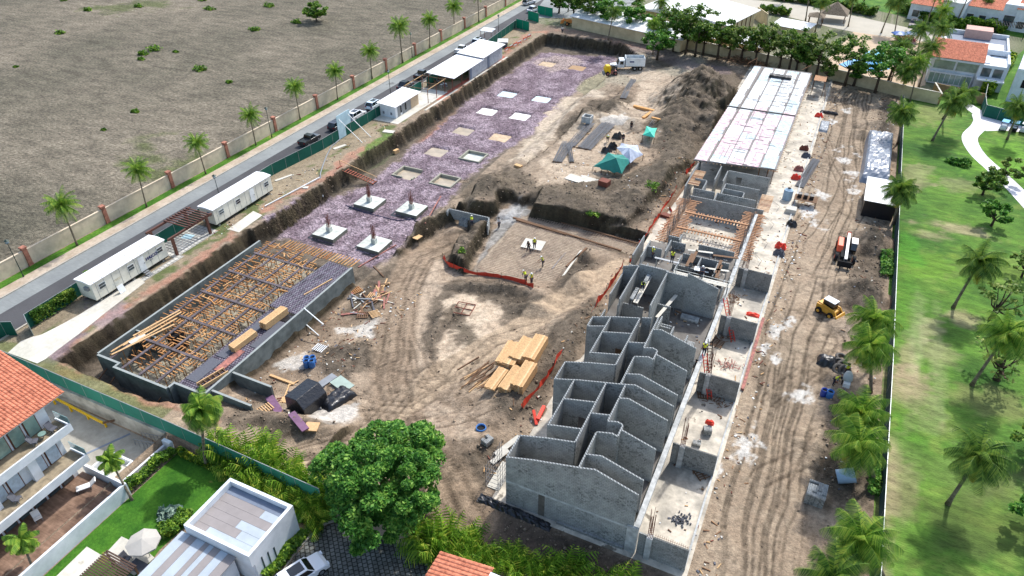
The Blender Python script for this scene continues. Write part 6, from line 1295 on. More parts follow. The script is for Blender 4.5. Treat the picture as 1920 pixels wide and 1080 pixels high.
sheet('office_slab', [(-83,109.5),(-76.2,109.5),(-76.0,129),(-83,129)], .06, M_CONC, t=.06)
fr = thing('steel_frame', (-79,125,.06), 'bare rusty steel frame between the small office and the long shed', 'frame')
for x in (-3,2.6):
    for y in (-3.5,0,3.5): MB().bar((x,y,0),(x,y,2.8),.1).build('post', M_REBAR, fr)
for x in (-3,2.6): MB().bar((x,-3.6,2.85),(x,4,2.85),.1).build('beam', M_WOOD, fr)
for y in (-3.5,0,3.5): MB().bar((-3.2,y,2.92),(2.8,y,2.92),.08).build('beam', M_WOODD, fr)
sh = thing('long_shed', (-78,142,0), 'long open shed with bright white roof in two steps along the road', 'shed')
for y0, y1, z in ((-12.6,1.6,3.0),(1.2,12.8,3.35)): b = MB(); b.add([(-3.4,y0,z+.35),(3.5,y0,z),(3.5,y1,z),(-3.4,y1,z+.35),(-3.4,y0,z+.45),(3.5,y0,z+.1),(3.5,y1,z+.1),(-3.4,y1,z+.45)], [(0,3,2,1),(4,5,6,7),(0,1,5,4),(1,2,6,5),(2,3,7,6),(3,0,4,7)]); b.build('roof', M_TROOF, sh)
MB().box(2.7,-4.5,0,2.8,12.4,2.9).build('wall', mat('pale corrugated wall', (176,180,184), .6, .1, 2, (158,162,168)), sh); MB().box(-3.2,-2,0,-3.1,12.4,3.0).build('wall', M_GREY, sh); MB().box(-3.1,12.3,0,2.7,12.4,3.2).build('wall', M_GREY, sh)
for y in (-4.4,4.5): MB().box(2.8,y,0,2.86,y+1.0,2.6).build('door', M_SLATE, sh)
for x in (-3.1,2.8):
    for y in (-12.2,-8,-4.4): MB().bar((x,y,0),(x,y,3.1),.12).build('post', M_REBAR, sh)
r = random.Random(12); 
for k in range(9):
    p = (-81.2+r.random()*4.6, 130+r.random()*7, .06); m = r.choice([M_WICK,M_GREY,M_WOODD,M_WHITE,M_DARK]); t = thing('workbench' if k%3 == 0 else 'plastic_chair', p, ['long workbench','grey chair','white chair'][k%3]+' in the shade of the long shed'+[' near the first post',' beside the steel frame',' behind the red walkway',' by the plywood',' near the back',' next to the bench',' at the shed mouth',' by the grey wall',' under the roof edge'][k], ['workbench','chair','chair'][k%3], None, r.random()*3)
    w = 1.6 if k%3 == 0 else .5; MB().box(-w/2,-.3,.45 if w < 1 else .75,w/2,.3,.5 if w < 1 else .8).build('top' if w > 1 else 'seat', m, t)
    if w < 1: MB().box(-w/2,.26,.5,w/2,.3,.95).build('backrest', m, t)
    for x in (-w/2+.04,w/2-.04):
        for y in (-.26,.26): MB().bar((x,y,0),(x,y,.6),.04).build('leg', m, t)
sheet('red_walkway', [(-76.4,124),(-75.4,124),(-75.0,156),(-76.0,156)], .045, mat('reddish soil walkway', (168,92,74), .95, .15, 2, (140,80,66)))
sheet('narrow_footway', [(-75.35,118),(-74.9,118),(-74.4,156),(-74.9,156)], .05, M_CONC, t=.05)
cn = thing('small_canopy', at(915,75,0), 'small white canopy on posts beyond the long shed', 'canopy'); MB().ob((0,0,2.6),(3.4,2.6,.1),0,0,R(4)).build('roof', M_WROOF, cn)
for x in (-1.5,1.5):
    for y in (-1.1,1.1): MB().bar((x,y,0),(x,y,2.6),.09).build('post', M_REBAR, cn)
cn = thing('small_canopy', at(943,88,0), 'low white sheet shelter with dark clutter beside the small canopy', 'canopy'); MB().ob((0,0,1.6),(2.6,2.0,.08),.4,0,R(8)).build('roof', M_WROOF, cn); MB().ob((.2,.2,.5),(1.6,1.2,1.0)).build('clutter', M_WICK, cn, bevel=.1)
for x in (-1,1): MB().bar((x,0,0),(x,0,1.6),.08).build('post', M_WOODD, cn)
for k, (a, b_) in enumerate([(958,92),(966,88),(974,84),(984,78),(992,72),(950,97)]):
    t = thing('safety_barrier', at(a,b_,0), ['orange and white barrier','white striped barrier','orange barrier','small orange barrier','far orange barrier','nearest orange barrier'][k]+' on the walkway by the pit corner'+['',', second',', third',', fourth',', at the far end',', at the near end'][k], 'barrier', None, R(80))
    for z in (.45,.8): MB().box(-.8,-.03,z,.8,.03,z+.22).build('board', M_WHITE if (k+int(z*2))%2 else M_ORANGE, t)
    for x in (-.65,.65): MB().bar((x,-.25,0),(x,0,1.05),.06).build('leg', M_ORANGE, t); MB().bar((x,.25,0),(x,0,1.05),.06).build('leg', M_ORANGE, t)
hb = thing('hoarding_board', (-82.1,100.6,0), 'tall pale blue hoarding board propped by two white struts behind the green fence', 'sign board', None, R(90))
MB().box(-2.0,-.05,.1,2.0,.05,4.6).build('panel', mat('pale blue board', (176,204,214), .6, .08, .5, (160,190,204)), hb)
for x in (-1.4,1.4): MB().bar((x,0,3.9),(x+.2,-4.6,0),.09).build('strut', M_WHITE, hb); MB().bar((x,.0,.1),(x,.0,4.5),.08).build('upright', M_GALV, hb)
ho = MB(); ho.path([tuple(gp(a,b)+Vector((0,0,.12))) for a, b in [(638,262),(622,275),(613,292),(606,310),(601,326)]]+[tuple(gp(601,332)+Vector((0,0,.3))),tuple(gp(606,372)+Vector((0,0,.3)))], .11, 6); tag(ho.build('drain_hose', M_GREY), 'grey hose running from the fence over the pit edge', 'hose')
for k, (a,b_,w,d,rz,lab) in enumerate([(637,276,2.6,.7,70,'white plank on the ground behind the green fence'),(573,364-12,.9,.7,20,'small white board at the pit edge'),(729,247,2.2,1.2,10,'pale slab lying beside the grass patch'),(532,334,3.2,.5,70,'row of pale planks near the green fence')]):
    q = gp(a,b_); o = MB().ob((0,0,.06),(w,d,.1),R(rz)).build('plank', M_CONC); o.location = q; tag(o, lab, 'plank')
b = MB(); p0 = gp(497,388); p1 = gp(600,335); b.bar(p0+Vector((0,0,.15)), p1+Vector((0,0,.25)), .14); tag(b.build('long_pipe', M_WHITE), 'long white pipe lying along the pit edge above the tank', 'pipe')
# stair down into the pit
st_ = thing('timber_stair', (-75.3,89.0,.1), 'red-brown timber stair with handrail leading down into the gravel pit', 'stairs')
p0 = Vector((0,0,0)); p1 = at(704,344,-2.95)-st_.location
for s in (-.5,.5): MB().bar(p0+Vector((0,s,0)), p1+Vector((0,s,0)), .12,.16).build('stringer', M_WOODD, st_)
MB().bar(p0+Vector((0,.6,1.0)), p1+Vector((0,.6,1.0)), .08).build('handrail', M_WOOD, st_)
for k in range(15): q = p0.lerp(p1,(k+.5)/15); MB().box(q.x-.1,q.y-.65,q.z+.06,q.x+.1,q.y+.65,q.z+.13).build('tread', mat('red stair tread', (150,84,66), .8, .15) if k == 0 else bpy.data.materials['red stair tread'], st_)
for k in (0,7,14): q = p0.lerp(p1,k/14); MB().bar(q+Vector((0,.6,0)), q+Vector((0,.6,1.0)), .07).build('post', M_WOODD, st_)
# ================================================================ FOOTINGS IN THE GRAVEL PIT
M_FOOT = mat('pale footing concrete', (198,202,194), .85, .1, .6, (170,174,166)); M_FSIDE = mat('dark footing side', (116,116,104), .9, .1)  # footing sides darker than the top
FN = ['left of the two footings nearest the stair','right of the two footings, beside the earth bank','footing at the left of the nearest pair by the tank','right footing of the nearest pair, closest to the dirt road']
for k, (a, b_) in enumerate([(693,378),(772,391),(618,434),(702,456)]):
    q = at(a,b_,-2.4); t = thing('concrete_footing', (q.x,q.y,-3.05), 'raised pale footing with rebar, '+FN[k], 'footing', 'raised concrete footings')
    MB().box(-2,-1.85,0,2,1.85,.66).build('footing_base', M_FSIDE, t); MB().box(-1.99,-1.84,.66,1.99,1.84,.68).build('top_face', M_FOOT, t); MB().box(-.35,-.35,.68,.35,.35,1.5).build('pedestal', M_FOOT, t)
    b = MB(); rr = random.Random(k)
    for i in range(14): x = (i%4-1.5)*.16; y = (i//4-1.5)*.16; b.bar((x,y,1.4),(x+rr.uniform(-.15,.15),y+rr.uniform(-.15,.15),3.2+rr.random()*.8),.035)
    for z in (1.8,2.1,2.4,2.7): b.bar((-.26,-.26,z),(.26,-.26,z),.03); b.bar((.26,-.26,z),(.26,.26,z),.03); b.bar((-.26,.26,z),(.26,.26,z),.03); b.bar((-.26,-.26,z),(-.26,.26,z),.03)
    b.build('rebar_cage', M_REBAR, t)
    b = MB(); b.bar((-2.5,-2.3,.03),(-2.5,2.3,.03),.35,.05); b.bar((-2.6,-2.4,.03),(2.4,-2.4,.03),.4,.05); b.build('dark_membrane', M_BLACK, t)
M_SILT = mat('wet silt', (170,156,134), .35, .08, .5, (150,138,120), spec=.6); M_FRMK = mat('formed concrete kerb', (150,148,134), .9, .1)
FF = [((765,328),'silt','kerb','footing pit with broken concrete kerbs and a few bars, nearest the stair'),((835,343),'silt','kerb','framed footing pit next to the dirt bank'),((888,297),'pale','kerb','square framed footing pit on the right side of the gravel'),((818,286),'silt','','muddy water filled footing pit on the left side'),
      ((868,247),'silt','','silt filled footing pit in the left row, middle'),((937,259),'sand','','pale silt filled footing pit in the right row, middle'),((913,210),'white','','white plastered footing pit, left of the bright pair'),((975,219),'white','','white plastered footing pit, right of the bright pair'),
      ((951,178),'blue','','pale blue sheeted footing pit, left'),((1015,187),'blue','','pale blue sheeted footing pit, right'),((1026,121),'sand','','sandy footing pit near the back wall of the excavation'),((1082,128),'brown','','brown sandy footing pit beside the dump truck')]
MC = {'silt': M_SILT, 'pale': M_FOOT, 'sand': mat('dry sand fill', (190,168,140), .9, .1, 1, (170,150,124)), 'white': mat('white lime fill', (236,236,232), .8, .03), 'blue': mat('crumpled pale blue sheeting', (206,222,228), .4, .15, 5, (150,176,188), .05, 4), 'brown': mat('brown sand fill', (160,132,100), .9, .12, 1)}
for k, ((a,b_),c,e,lab) in enumerate(FF):
    q = at(a,b_,-3.35); t = thing('footing_pit', (q.x,q.y,-3.4), lab, 'footing'); w, d = 1.9, 1.75; rr = random.Random(k)
    P_ = [(w*math.cos(2*math.pi*i/20)*1.15, d*math.sin(2*math.pi*i/20)*1.15) for i in range(20)]; P_ = [(max(-w,min(w,x*1.25))+rr.uniform(-.08,.08), max(-d,min(d,y*1.25))+rr.uniform(-.08,.08)) for x,y in P_]
    MB().prism(P_, 0, .06).build('fill', MC[c], t)
    if e:
        for i, (x0_,y0_,x1_,y1_) in enumerate([(-w,d,w,d+.3),(-w,-d-.3,w,-d),(w,-d-.3,w+.3,d+.3),(-w-.3,-d-.3,-w,d+.3)]):
            if k == 0 and i in (1,2): x1_ = (x0_+x1_)/2 if i == 1 else x1_; y1_ = (y0_+y1_)/2-1 if i == 2 else y1_
            MB().box(x0_,y0_,0,x1_,y1_,.62).build('kerb', M_FRMK, t, bevel=.04)
# blue sealing strips around the near footings
b = MB(); b.path([tuple(gp(a,b_)+Vector((0,0,.06))) for a, b_ in [(648,385),(680,398),(720,408),(745,414),(770,412),(790,405)]], .07, 5); tag(b.build('cable', mat('dark blue cable', (40,44,80), .6, .1)), 'dark blue cable snaking between the two rows of footings', 'cable')
# ================================================================ CONCRETE TANK
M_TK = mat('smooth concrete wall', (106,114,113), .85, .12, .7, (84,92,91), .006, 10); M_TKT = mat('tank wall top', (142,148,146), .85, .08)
tk = thing('concrete_tank', (-63,50,-3.3), 'deep rectangular concrete basement full of timber shoring', 'basement')
z0, z1 = -3.35, 0.0
def tw(x0, y0, x1, y1, top=z1):
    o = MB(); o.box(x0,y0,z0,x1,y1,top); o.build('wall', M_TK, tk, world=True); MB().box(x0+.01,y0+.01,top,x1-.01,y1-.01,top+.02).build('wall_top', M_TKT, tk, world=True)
tw(-71.3,36.6,-71.0,64.4); tw(-54.9,36.9,-54.6,64.3); tw(-71.0,36.3,-67.6,36.6); tw(-67.6,35.6,-59.2,35.9,-.02); tw(-67.6,35.9,-67.3,36.6); tw(-59.3,35.9,-59.0,36.9,-.02); tw(-59.0,36.6,-54.9,36.9)
tw(-71.0,41.8,-67.6,42.0,-.3)
for y in (37.75,41.0): 
    o = MB(); o.box(-54.6,y-.12,z0,-49.0,y+.12,-.2); o.build('cross_wall', M_TK, tk, world=True); MB().box(-54.6,y-.13,-.2,-49,y+.13,-.17).build('wall_top', M_TKT, tk, world=True)
MB().box(-71,36.6,-3.3,-54.9,65,-3.22).build('floor', mat('basement floor', (150,144,126), .8, .2, .8, (112,106,92)), tk, world=True)
MB().bar((-54.7,53.9,.1),(-51.3,53.2,-.9),.12).build('white_strut', M_WHITE, tk, world=True)
for x in (-69.9,-67.9,-60.6): MB().bar((x,36.2 if x > -67 or x < -69 else 35.6,-1.6),(x-.3,33.9,-2.9),.12).build('brace', M_WOODD, tk, world=True)
# shoring grid inside
fk = thing('timber_shoring', (-65,50,-.4), 'grid of dark beams and orange pine joists covering the concrete basement', 'formwork'); rr = random.Random(21)
XB = [-69.4,-66.7,-64.0,-61.3]; YB = [41.0,46.2,51.4,56.6,61.6]
for x in XB: MB().box(x-.17,36.8 if x < -67 else 36.1,-.32,x+.17,65.6,-.2).build('main_beam', M_SLATE if 0 else mat('dark steel beam', (92,84,88), .8, .2, 2, (70,62,62)) if x == XB[0] else bpy.data.materials['dark steel beam'], fk, world=True)
for y in YB: MB().box(-69.8,y-.17,-.19,-59.0,y+.17,-.08).build('cross_beam', bpy.data.materials['dark steel beam'], fk, world=True)
n_ = 0; rest = MB(); M_JO = islandmat('orange pine joist', [(176,122,72),(206,156,100),(156,106,66),(214,170,118)])
def jo(p, q, w=.1, h=.09):
    global n_
    n_ += 1
    (MB().bar(p,q,w,h).build('joist', M_JO, fk, world=True) if n_ <= 95 else rest.bar(p,q,w,h))
for x in XB:
    y = 37.2
    while y < 65.4:
        if rr.random() < .8:
            L = rr.uniform(.8,1.3); o_ = rr.uniform(-.3,.3)
            if min(abs(y-c) for c in YB) > .25 and not (x < -68 and y < 43): jo((x-L+o_,y,-.40),(x+L+o_,y+rr.uniform(-.12,.12),-.40+rr.uniform(-.04,.04)))
        y += rr.choice([.38,.42,.46,.9 if rr.random() < .2 else .4])
for y in YB:
    x = -69.2
    while x < -59.2:
        if rr.random() < .8: L = rr.uniform(.7,1.2); jo((x,y-L,-.30),(x+rr.uniform(-.1,.1),y+L,-.30))
        x += rr.uniform(.4,.6)
for k in range(70): x = rr.uniform(-69.5,-59.5); y = rr.uniform(38,65); a = rr.choice([0,1.57,rr.uniform(0,3)]); L = rr.uniform(.6,1.6); jo((x,y,-.14),(x+math.cos(a)*L,y+math.sin(a)*L,-.12+rr.uniform(-.3,.1)))
for k in range(26): x = -68.8+k*.55; 
for k in range(24): x = -67.4+k*.53; jo((x,64.6-.0*k,-.2),(x+.15,66.6,-.2),.11,.1)
rest.build('joist_rows', M_JO, fk, world=True)['kind'] = 'stuff'
b = MB()
for x in [c+d for c in XB for d in (-.9,.9)]:
    for k in range(18): y = 37.6+k*1.5+rr.uniform(-.2,.2); b.bar((x,y,-3.2),(x,y,-.44),.08)
stuffpart(b.build('shoring_props', mat('prop timber', (160,118,76), .85, .2, 3), fk, world=True))
for cx,cy in ((-65.4,44),(-62.6,49),(-60.6,53),(-65.3,58.6),(-62.6,62.5),(-62.7,39.5),(-67.9,49)):
    b = MB()
    for k in range(16): x = cx+rr.uniform(-.8,.8); y = cy+rr.uniform(-.9,.9); b.bar((x,y,-3.2),(x,y,-.9+rr.uniform(-.2,.9)),.03)
    stuffpart(b.build('column_rebar', M_REB2, fk, world=True))
MB().box(-67.7,43.2,-3.2,-66.0,44.6,-.7).build('dark_shaft', M_DARK, fk, world=True)
for p, q in (((-70.6,37.8,-.5),(-69.0,45.6,.05)),((-69.9,39.0,-.2),(-68.2,46.6,.12)),((-69.3,38.7,-.2),(-67.7,45.4,.14)),((-69.6,37.2,-.1),(-67.2,44.5,.02)),((-70.2,40.8,-.15),(-68.6,46.8,.18))): MB().bar(p,q,.24,.08).build('long_plank', M_WOOD, fk, world=True)
MB().ob((-69.2,40.6,-.1),(.7,2.0,.06),R(-12)).build('white_plank', M_CONC, fk, world=True)
# mat of dark bars over the deck strip at the right side of the basement
M_MESH = blockmat('dark bar mat over plywood', (128,122,132), (104,98,110), False, .34, .34, .6); mb = [x for x in M_MESH.node_tree.nodes if x.type == 'TEX_BRICK'][0]; mb.inputs['Mortar Size'].default_value = .06; mb.offset = .5; mb.inputs['Mortar'].default_value = (*lin((66,60,72)),1); flatgrid(M_MESH)
dk = thing('mesh_deck', (-57,50,-.1), 'dark purple-grey steel mat deck along the right side of the basement', 'deck')
b = MB(); b.prism([(-59.3,52.6),(-54.95,52.6),(-54.95,64.0),(-58.6,64.4),(-59.3,57)], -.16, -.05); b.build('deck_board', M_MESH, dk, world=True)
b = MB(); b.prism([(-59.0,37.0),(-54.95,37.0),(-54.95,52.4),(-59.0,52.4)], -.42, -.36); b.build('deck_board', M_MESH, dk, world=True)
for x0_,y0_,x1_,y1_,m in ((-58.8,38.0,-57.2,42.0,M_WICK),(-58.6,42.5,-57.3,51.6,M_WICK),(-57.0,40.5,-56.0,44.5,M_WOODR),(-56.2,45.5,-55.1,50.8,M_WICK),(-57.1,51,-55.2,52.2,M_BLACK)): MB().box(x0_,y0_,-.355,x1_,y1_,-.28).build('deck_sheet', m, dk, world=True)
for k in range(5): MB().bar((-59.0+k*.9,52.7,-.03),(-58.6+k*.9,64,-.03),.05,.04).build('edge_bar', M_GREY, dk, world=True)
MB().bar((-56.6,56.3,.02),(-55.5,60.8,.02),.14).build('timber', M_WOOD, dk, world=True)
def lumber(label, loc, w, L, h, rz, m=M_WOOD, name='lumber_stack', nx=5, nz=4, seed=1):
    t = thing(name, loc, label, 'lumber stack', None, rz); rr = random.Random(seed)
    for k in range(nz):
        b = MB(); z = k*h/nz
        for i in range(nx): d = rr.uniform(-.08,.08); x = -w/2+i*w/nx; b.box(x+.012,-L/2+d,z,x+w/nx-.012,L/2+d,z+h/nz-.02)
        b.build('board_layer', m, t)
    for y in (-L*.3,L*.3): MB().box(-w/2-.1,y-.05,-.1,w/2+.1,y+.05,-.005).build('bearer', M_WOODD, t)
    return t
lumber('bundle of fresh pine boards on the tank deck, the nearer one', (-57.2,45.6,-.25), 1.05, 3.6, .75, R(-4), seed=2)
lumber('bundle of fresh pine boards on the tank deck, the farther one', (-56.7,50.6,-.25), 1.1, 3.8, .95, R(-4), seed=3)
q = at(400,712,-.2); ld = thing('timber_crate', q, 'open ladder-like timber frame on the near corner of the basement deck', 'frame', None, R(-14))
for x in (-.45,.45): MB().box(x-.06,-1.7,0,x+.06,1.7,.45).build('side_board', M_WOOD, ld)
for k in range(6): MB().box(-.39,-1.55+k*.6,.05,.39,-1.45+k*.6,.4).build('rung', M_WOODD, ld)
# ================================================================ THE BIG LUMBER PILE AND LOOSE TIMBER
lq = gp(975,715)
def rel(a, b_, z=0): q = at(a, b_, lq.z+z); return (q.x, q.y, lq.z+z)
D_ = R(-3)
for i, (a,b_,z,w,L,h,lab) in enumerate([(960,716,0,1.5,4.0,.7,'front left bundle of the big pine pile'),(982,716,0,1.5,4.2,1.3,'tallest front bundle of the big pine pile'),(958,668,0,2.3,4.0,.6,'rear left bundle of the big pine pile'),(981,662,0,1.9,4.0,.85,'rear middle bundle of the big pine pile'),(1003,664,0,1.6,4.4,1.25,'rear right bundle of the big pine pile'),(931,712,0,1.3,3.6,.3,'low spread of loose boards left of the big pine pile')]):
    lumber(lab, rel(a,b_,z), w, L, h, R(1+(i*37%5)-2), M_WOOD, nx=8, nz=5, seed=30+i)
rr = random.Random(5)
for i in range(22):
    a = 884+i*2.3+rr.uniform(-3,3); q = gp(a, 706+rr.uniform(-14,12)); an = R(72)+rr.uniform(-.2,.2); L = rr.uniform(1.2,2.2); d = Vector((math.cos(an),math.sin(an),.02))
    o = MB().bar(-d*L,d*L,.09).build('timber_pole', M_WOODD if i%3 else M_WOOD); o.location = q+Vector((0,0,.1+.05*(i%3))); tag(o, 'one of the loose brown poles spread left of the big pine pile', 'pole', 'loose poles by the pine pile')
def pole(a0,b0,a1,b1,lab,w=.12,m=M_WOOD,z0=.08,z1=.08):
    p = gp(a0,b0)+Vector((0,0,z0)); q = gp(a1,b1)+Vector((0,0,z1)); o = MB().bar(Vector((0,0,0)),q-p,w).build('timber_pole', m); o.location = p; tag(o, lab, 'pole')
pole(858,694,898,670,'long pole pointing left from the loose poles',.12,M_WOODD); pole(927,744,960,770,'single pole lying below the big pine pile'); pole(963,748,963,762,'short stick beside the single pole',.08,M_WOODD)
pole(672,502,743,460,'long pink-tinted timber between tank and gravel',.16,M_WOODR); pole(797,420,827,376,'long pale timber leaning at the corner of the gravel pit',.16,M_WOODR,.1,.8); pole(507,705,552,722,'thick timber on the ground left of the black hut',.3); pole(530,755,545,716,'thin timber propped by the black hut',.12); pole(478,722,500,732,'timber across the end of the tank cross walls',.3)
pole(1035,505,1060,475,'grey pole lying on the dirt beside the meshed slab',.12,M_GREY); pole(540,725,560,715,'short pale board beside the thick timber',.14); pole(598,630,575,610,'white lath from tank edge to the ground',.1,M_WHITE); pole(700,500,720,520,'short dark plank near the tank end',.14,M_WOODD)
pole(1020,765,1008,792,'orange plastic barrier lying by the pine pile mound',.35,M_RED,.2,.4); pole(1006,798,1000,778,'short end of the orange barrier',.3,M_RED,.1,.7)
# ================================================================ DEBRIS, TARPS, CONTAINERS
def pallet(label, loc, rz, w=1.2, d=1.0, m=M_WOOD, tilt=0):
    t = thing('pallet', loc, label, 'pallet', None, rz); t.rotation_euler.x = tilt
    for k in range(6): MB().box(-w/2+k*w/5.6,-d/2,.1,-w/2+k*w/5.6+.12,d/2,.13).build('slat', m, t)
    for y in (-d/2,-.05,d/2-.1): MB().box(-w/2,y,0,w/2+.02,y+.1,.1).build('runner', M_WOODD, t)
    return t
for k, (a,b_,m,lab) in enumerate([(600,654,M_WHITE,'pale pallet beside the blue buckets'),(668,546,M_JO,'orange-brown pallet near the tank end'),(712,546,M_WOOD,'pale pallet among the plank debris, right one'),(700,556,M_WOOD,'pale pallet among the plank debris, lower one'),(498,768,M_WOOD,'slatted pallet at the left end of the purple planks'),(1315,890,M_WOODD,'brown pallet on the front terrace'),(1320,742,M_WOODD,'brown crate-like pallet on the third terrace'),(1345,646,M_WOODD,'yellow-brown pallet on the terrace with the wood scraps'),(703,590,M_WOOD,'pale board square on the mud near the lime patch'),(680,592,M_WOODD,'brown panel beside the lime patch')]):
    q = gp(a,b_); pallet(lab, (q.x,q.y,q.z+.06 if a < 1200 else .1), k*1.1, 1.5, 1.3, m)
rr = random.Random(8)
for k in range(46):
    a = rr.uniform(655,728); b_ = 545+(728-a)*.35+rr.uniform(-18,26)
    q = gp(a,b_); an = rr.uniform(0,3.1); L = rr.uniform(.3,1.2); o = MB().bar((-L*math.cos(an),-L*math.sin(an),0),(L*math.cos(an),L*math.sin(an),rr.uniform(0,.2)),rr.uniform(.1,.35),.05).build('plank_scrap', rr.choice([M_WOOD,M_WOODD,M_WICK,M_CONC,M_WOODR,M_GREY])); o.location = q+Vector((0,0,.12)); tag(o, 'one of the scrap planks strewn on the mud beside the tank', 'plank', 'scrap planks beside the tank')
for k, (cx,cy,lab) in enumerate([(1357,636,'tangle of brown wood scraps under the terrace wall'),(1366,688,'heap of broken boards on the sunlit terrace'),(1350,758,'line of dark boards at the foot of the third terrace wall'),(1372,560,'scraps of netting and wood on the upper terrace')]):
    q = at(cx,cy,.06); b = MB()
    for i in range(34): an = rr.uniform(0,3.1); L = rr.uniform(.2,.7); x = rr.gauss(0,.7); y = rr.gauss(0,.45); b.bar((x,y,rr.uniform(.03,.3)),(x+L*math.cos(an),y+L*math.sin(an),rr.uniform(.03,.3)),.08,.03)
    o = b.build('scrap_heap', M_WOODD if k != 1 else M_WOODR); o.location = q; tag(o, lab, 'scrap heap', kind='stuff')
q = at(1277,975,.06); b = MB()
for i in range(60): x, y = rr.gauss(0,.45), rr.gauss(0,.4); b.ob((x,y,.08),(.14,.12,.12),rr.random()*3)
o = b.build('rubble_heap', M_WICK); o.location = q; tag(o, 'small dark rubble heap on the front terrace', 'rubble', kind='stuff')
# tarps
def lumpy(b, w, d, h, nx=10, ny=10, seed=0, top=.7, fold=.12):
    rr = np.random.default_rng(seed); vs = []; fs = []
    for j in range(ny+1):
        for i in range(nx+1):
            u, v = i/nx*2-1, j/ny*2-1; e = max(abs(u),abs(v)); z = h*(1 if e < top else max(0,(1-e)/(1-top))**.6); z *= 1+rr.uniform(-fold,fold); vs.append((u*w/2+rr.uniform(-.04,.04), v*d/2+rr.uniform(-.04,.04), max(0,z)))
    for j in range(ny):
        for i in range(nx): a = j*(nx+1)+i; fs.append((a,a+1,a+nx+2,a+nx+1))
    return b.add(vs, fs)
q = gp(578,762); hut = thing('black_tarp_hut', (q.x,q.y,q.z-.1), 'small hut wrapped in black plastic with a pitched flat-topped roof', 'hut', None, R(-8))
b = MB(); b.ext([(-1.5,0),(1.5,0),(1.45,1.7),(.5,2.7),(-1.35,2.4)], -1.7, 1.7); b.build('tarp_cover', M_BLACK, hut, bevel=.06); lumpy(MB(), 4.2, 4.4, .35, 12, 12, 3, .7, .5).build('tarp_skirt', M_BLACK, hut)
q = gp(632,752); o = lumpy(MB(), 2.3, 4.2, .85, 12, 18, 4, .72, .14).build('black_tarp_stack', M_BLACK, smooth=True); o.location = q; o.rotation_euler.z = R(-12); tag(o, 'long low stack under crumpled black plastic beside the black hut', 'covered stack')
for k, (a,b_,w,L,rz,m,lab) in enumerate([(618,712,1.0,4.0,-14,M_GREY,'bundle of greenish grey boards behind the black hut'),(642,722,1.6,2.6,74,mat('pale green boards', (150,166,156), .7, .1),'pale green boards behind the crumpled black stack'),(520,768,.9,4.6,62,mat('purple plywood', (110,78,104), .7, .2, 2),'purple stained planks left of the black hut'),(560,792,.8,3.2,66,bpy.data.materials['purple plywood'],'second purple plank below the black hut'),(585,802,1.4,1.2,20,M_WOOD,'piece of pale plywood at the end of the purple planks'),(536,752-0,1,.9,20,M_WOOD,'yellowish sack-like board beside the black hut')]):
    q = gp(a,b_); o = MB().ob((0,0,.15),(w,L,.14),R(rz)).build('board_bundle', m); o.location = q; tag(o, lab, 'boards')
M_BUCK = mat('blue drum plastic', (58,112,176), .4, .1)
def drum(label, loc, r_=.32, h=.9, m=M_BUCK, name='blue_drum', group=None):
    t = thing(name, loc, label, 'drum', group); b = MB(); n = 14
    pr = [(r_*.92,0),(r_,.1),(r_,h*.33),(r_*1.04,h*.36),(r_,h*.4),(r_,h*.66),(r_*1.04,h*.7),(r_,h*.73),(r_*.97,h),(r_*.85,h),(r_*.85,h-.25)]
    vs = [(a*math.cos(2*math.pi*k/n),a*math.sin(2*math.pi*k/n),z) for a,z in pr for k in range(n)]; fs = [(i*n+k,i*n+(k+1)%n,(i+1)*n+(k+1)%n,(i+1)*n+k) for i in range(len(pr)-1) for k in range(n)]+[tuple(range(n))[::-1],tuple((len(pr)-1)*n+k for k in range(n))]
    b.add(vs,fs); b.build('shell', m, t, smooth=True); MB().tube((0,0,h-.24),(0,0,h-.22),r_*.84,r_*.84,14).build('water', M_DARK, t); return t
for k, (a,b_) in enumerate([(576,688),(586,688),(577,682),(588,681)]): drum('blue drum, '+['front left','front right','back left','back right'][k]+' of the four beside the pale pallet', gp(a,b_), .38, 1.1, group='four blue drums')
drum('darker blue drum beside the worker near the east fence', gp(1543,742), .36, .95, mat('dark blue drum', (36,64,150), .4, .1)); drum('lighter blue drum beside the worker near the east fence', gp(1554,745), .38, .95)
q = gp(902,805); o = drum('shallow blue tub on the dirt above the small block stack', q, .55, .35); 
q = gp(1475,374); t = thing('water_tank', (q.x,q.y,.05), 'pale blue-grey ribbed water tank standing by the dark work table', 'water tank'); b = MB()
for k in range(6): b.tube((0,0,.28*k),(0,0,.28*k+.2),.72,.72,16); b.tube((0,0,.28*k+.2),(0,0,.28*k+.28),.68,.68,16)
b.tube((0,0,1.68),(0,0,1.9),.6,.3,16); b.build('shell', mat('blue grey plastic', (150,176,194), .45, .08), t, smooth=False); MB().tube((0,0,1.9),(0,0,1.98),.26,.26,12).build('lid', M_DARK, t)
q = gp(1583,900); t = thing('plastic_tank', (q.x,q.y,q.z+.6), 'large pale blue open drum lying under the palm fronds', 'tank'); t.rotation_euler = (0,R(70),R(15)); b = MB(); b.path([(0,0,-.8),(0,0,.8)],[.68,.72],18,cap=False); b.tube((0,0,-.82),(0,0,-.78),.68,.68,18); b.build('shell', mat('pale blue plastic', (160,186,206), .45, .06), t, smooth=True)
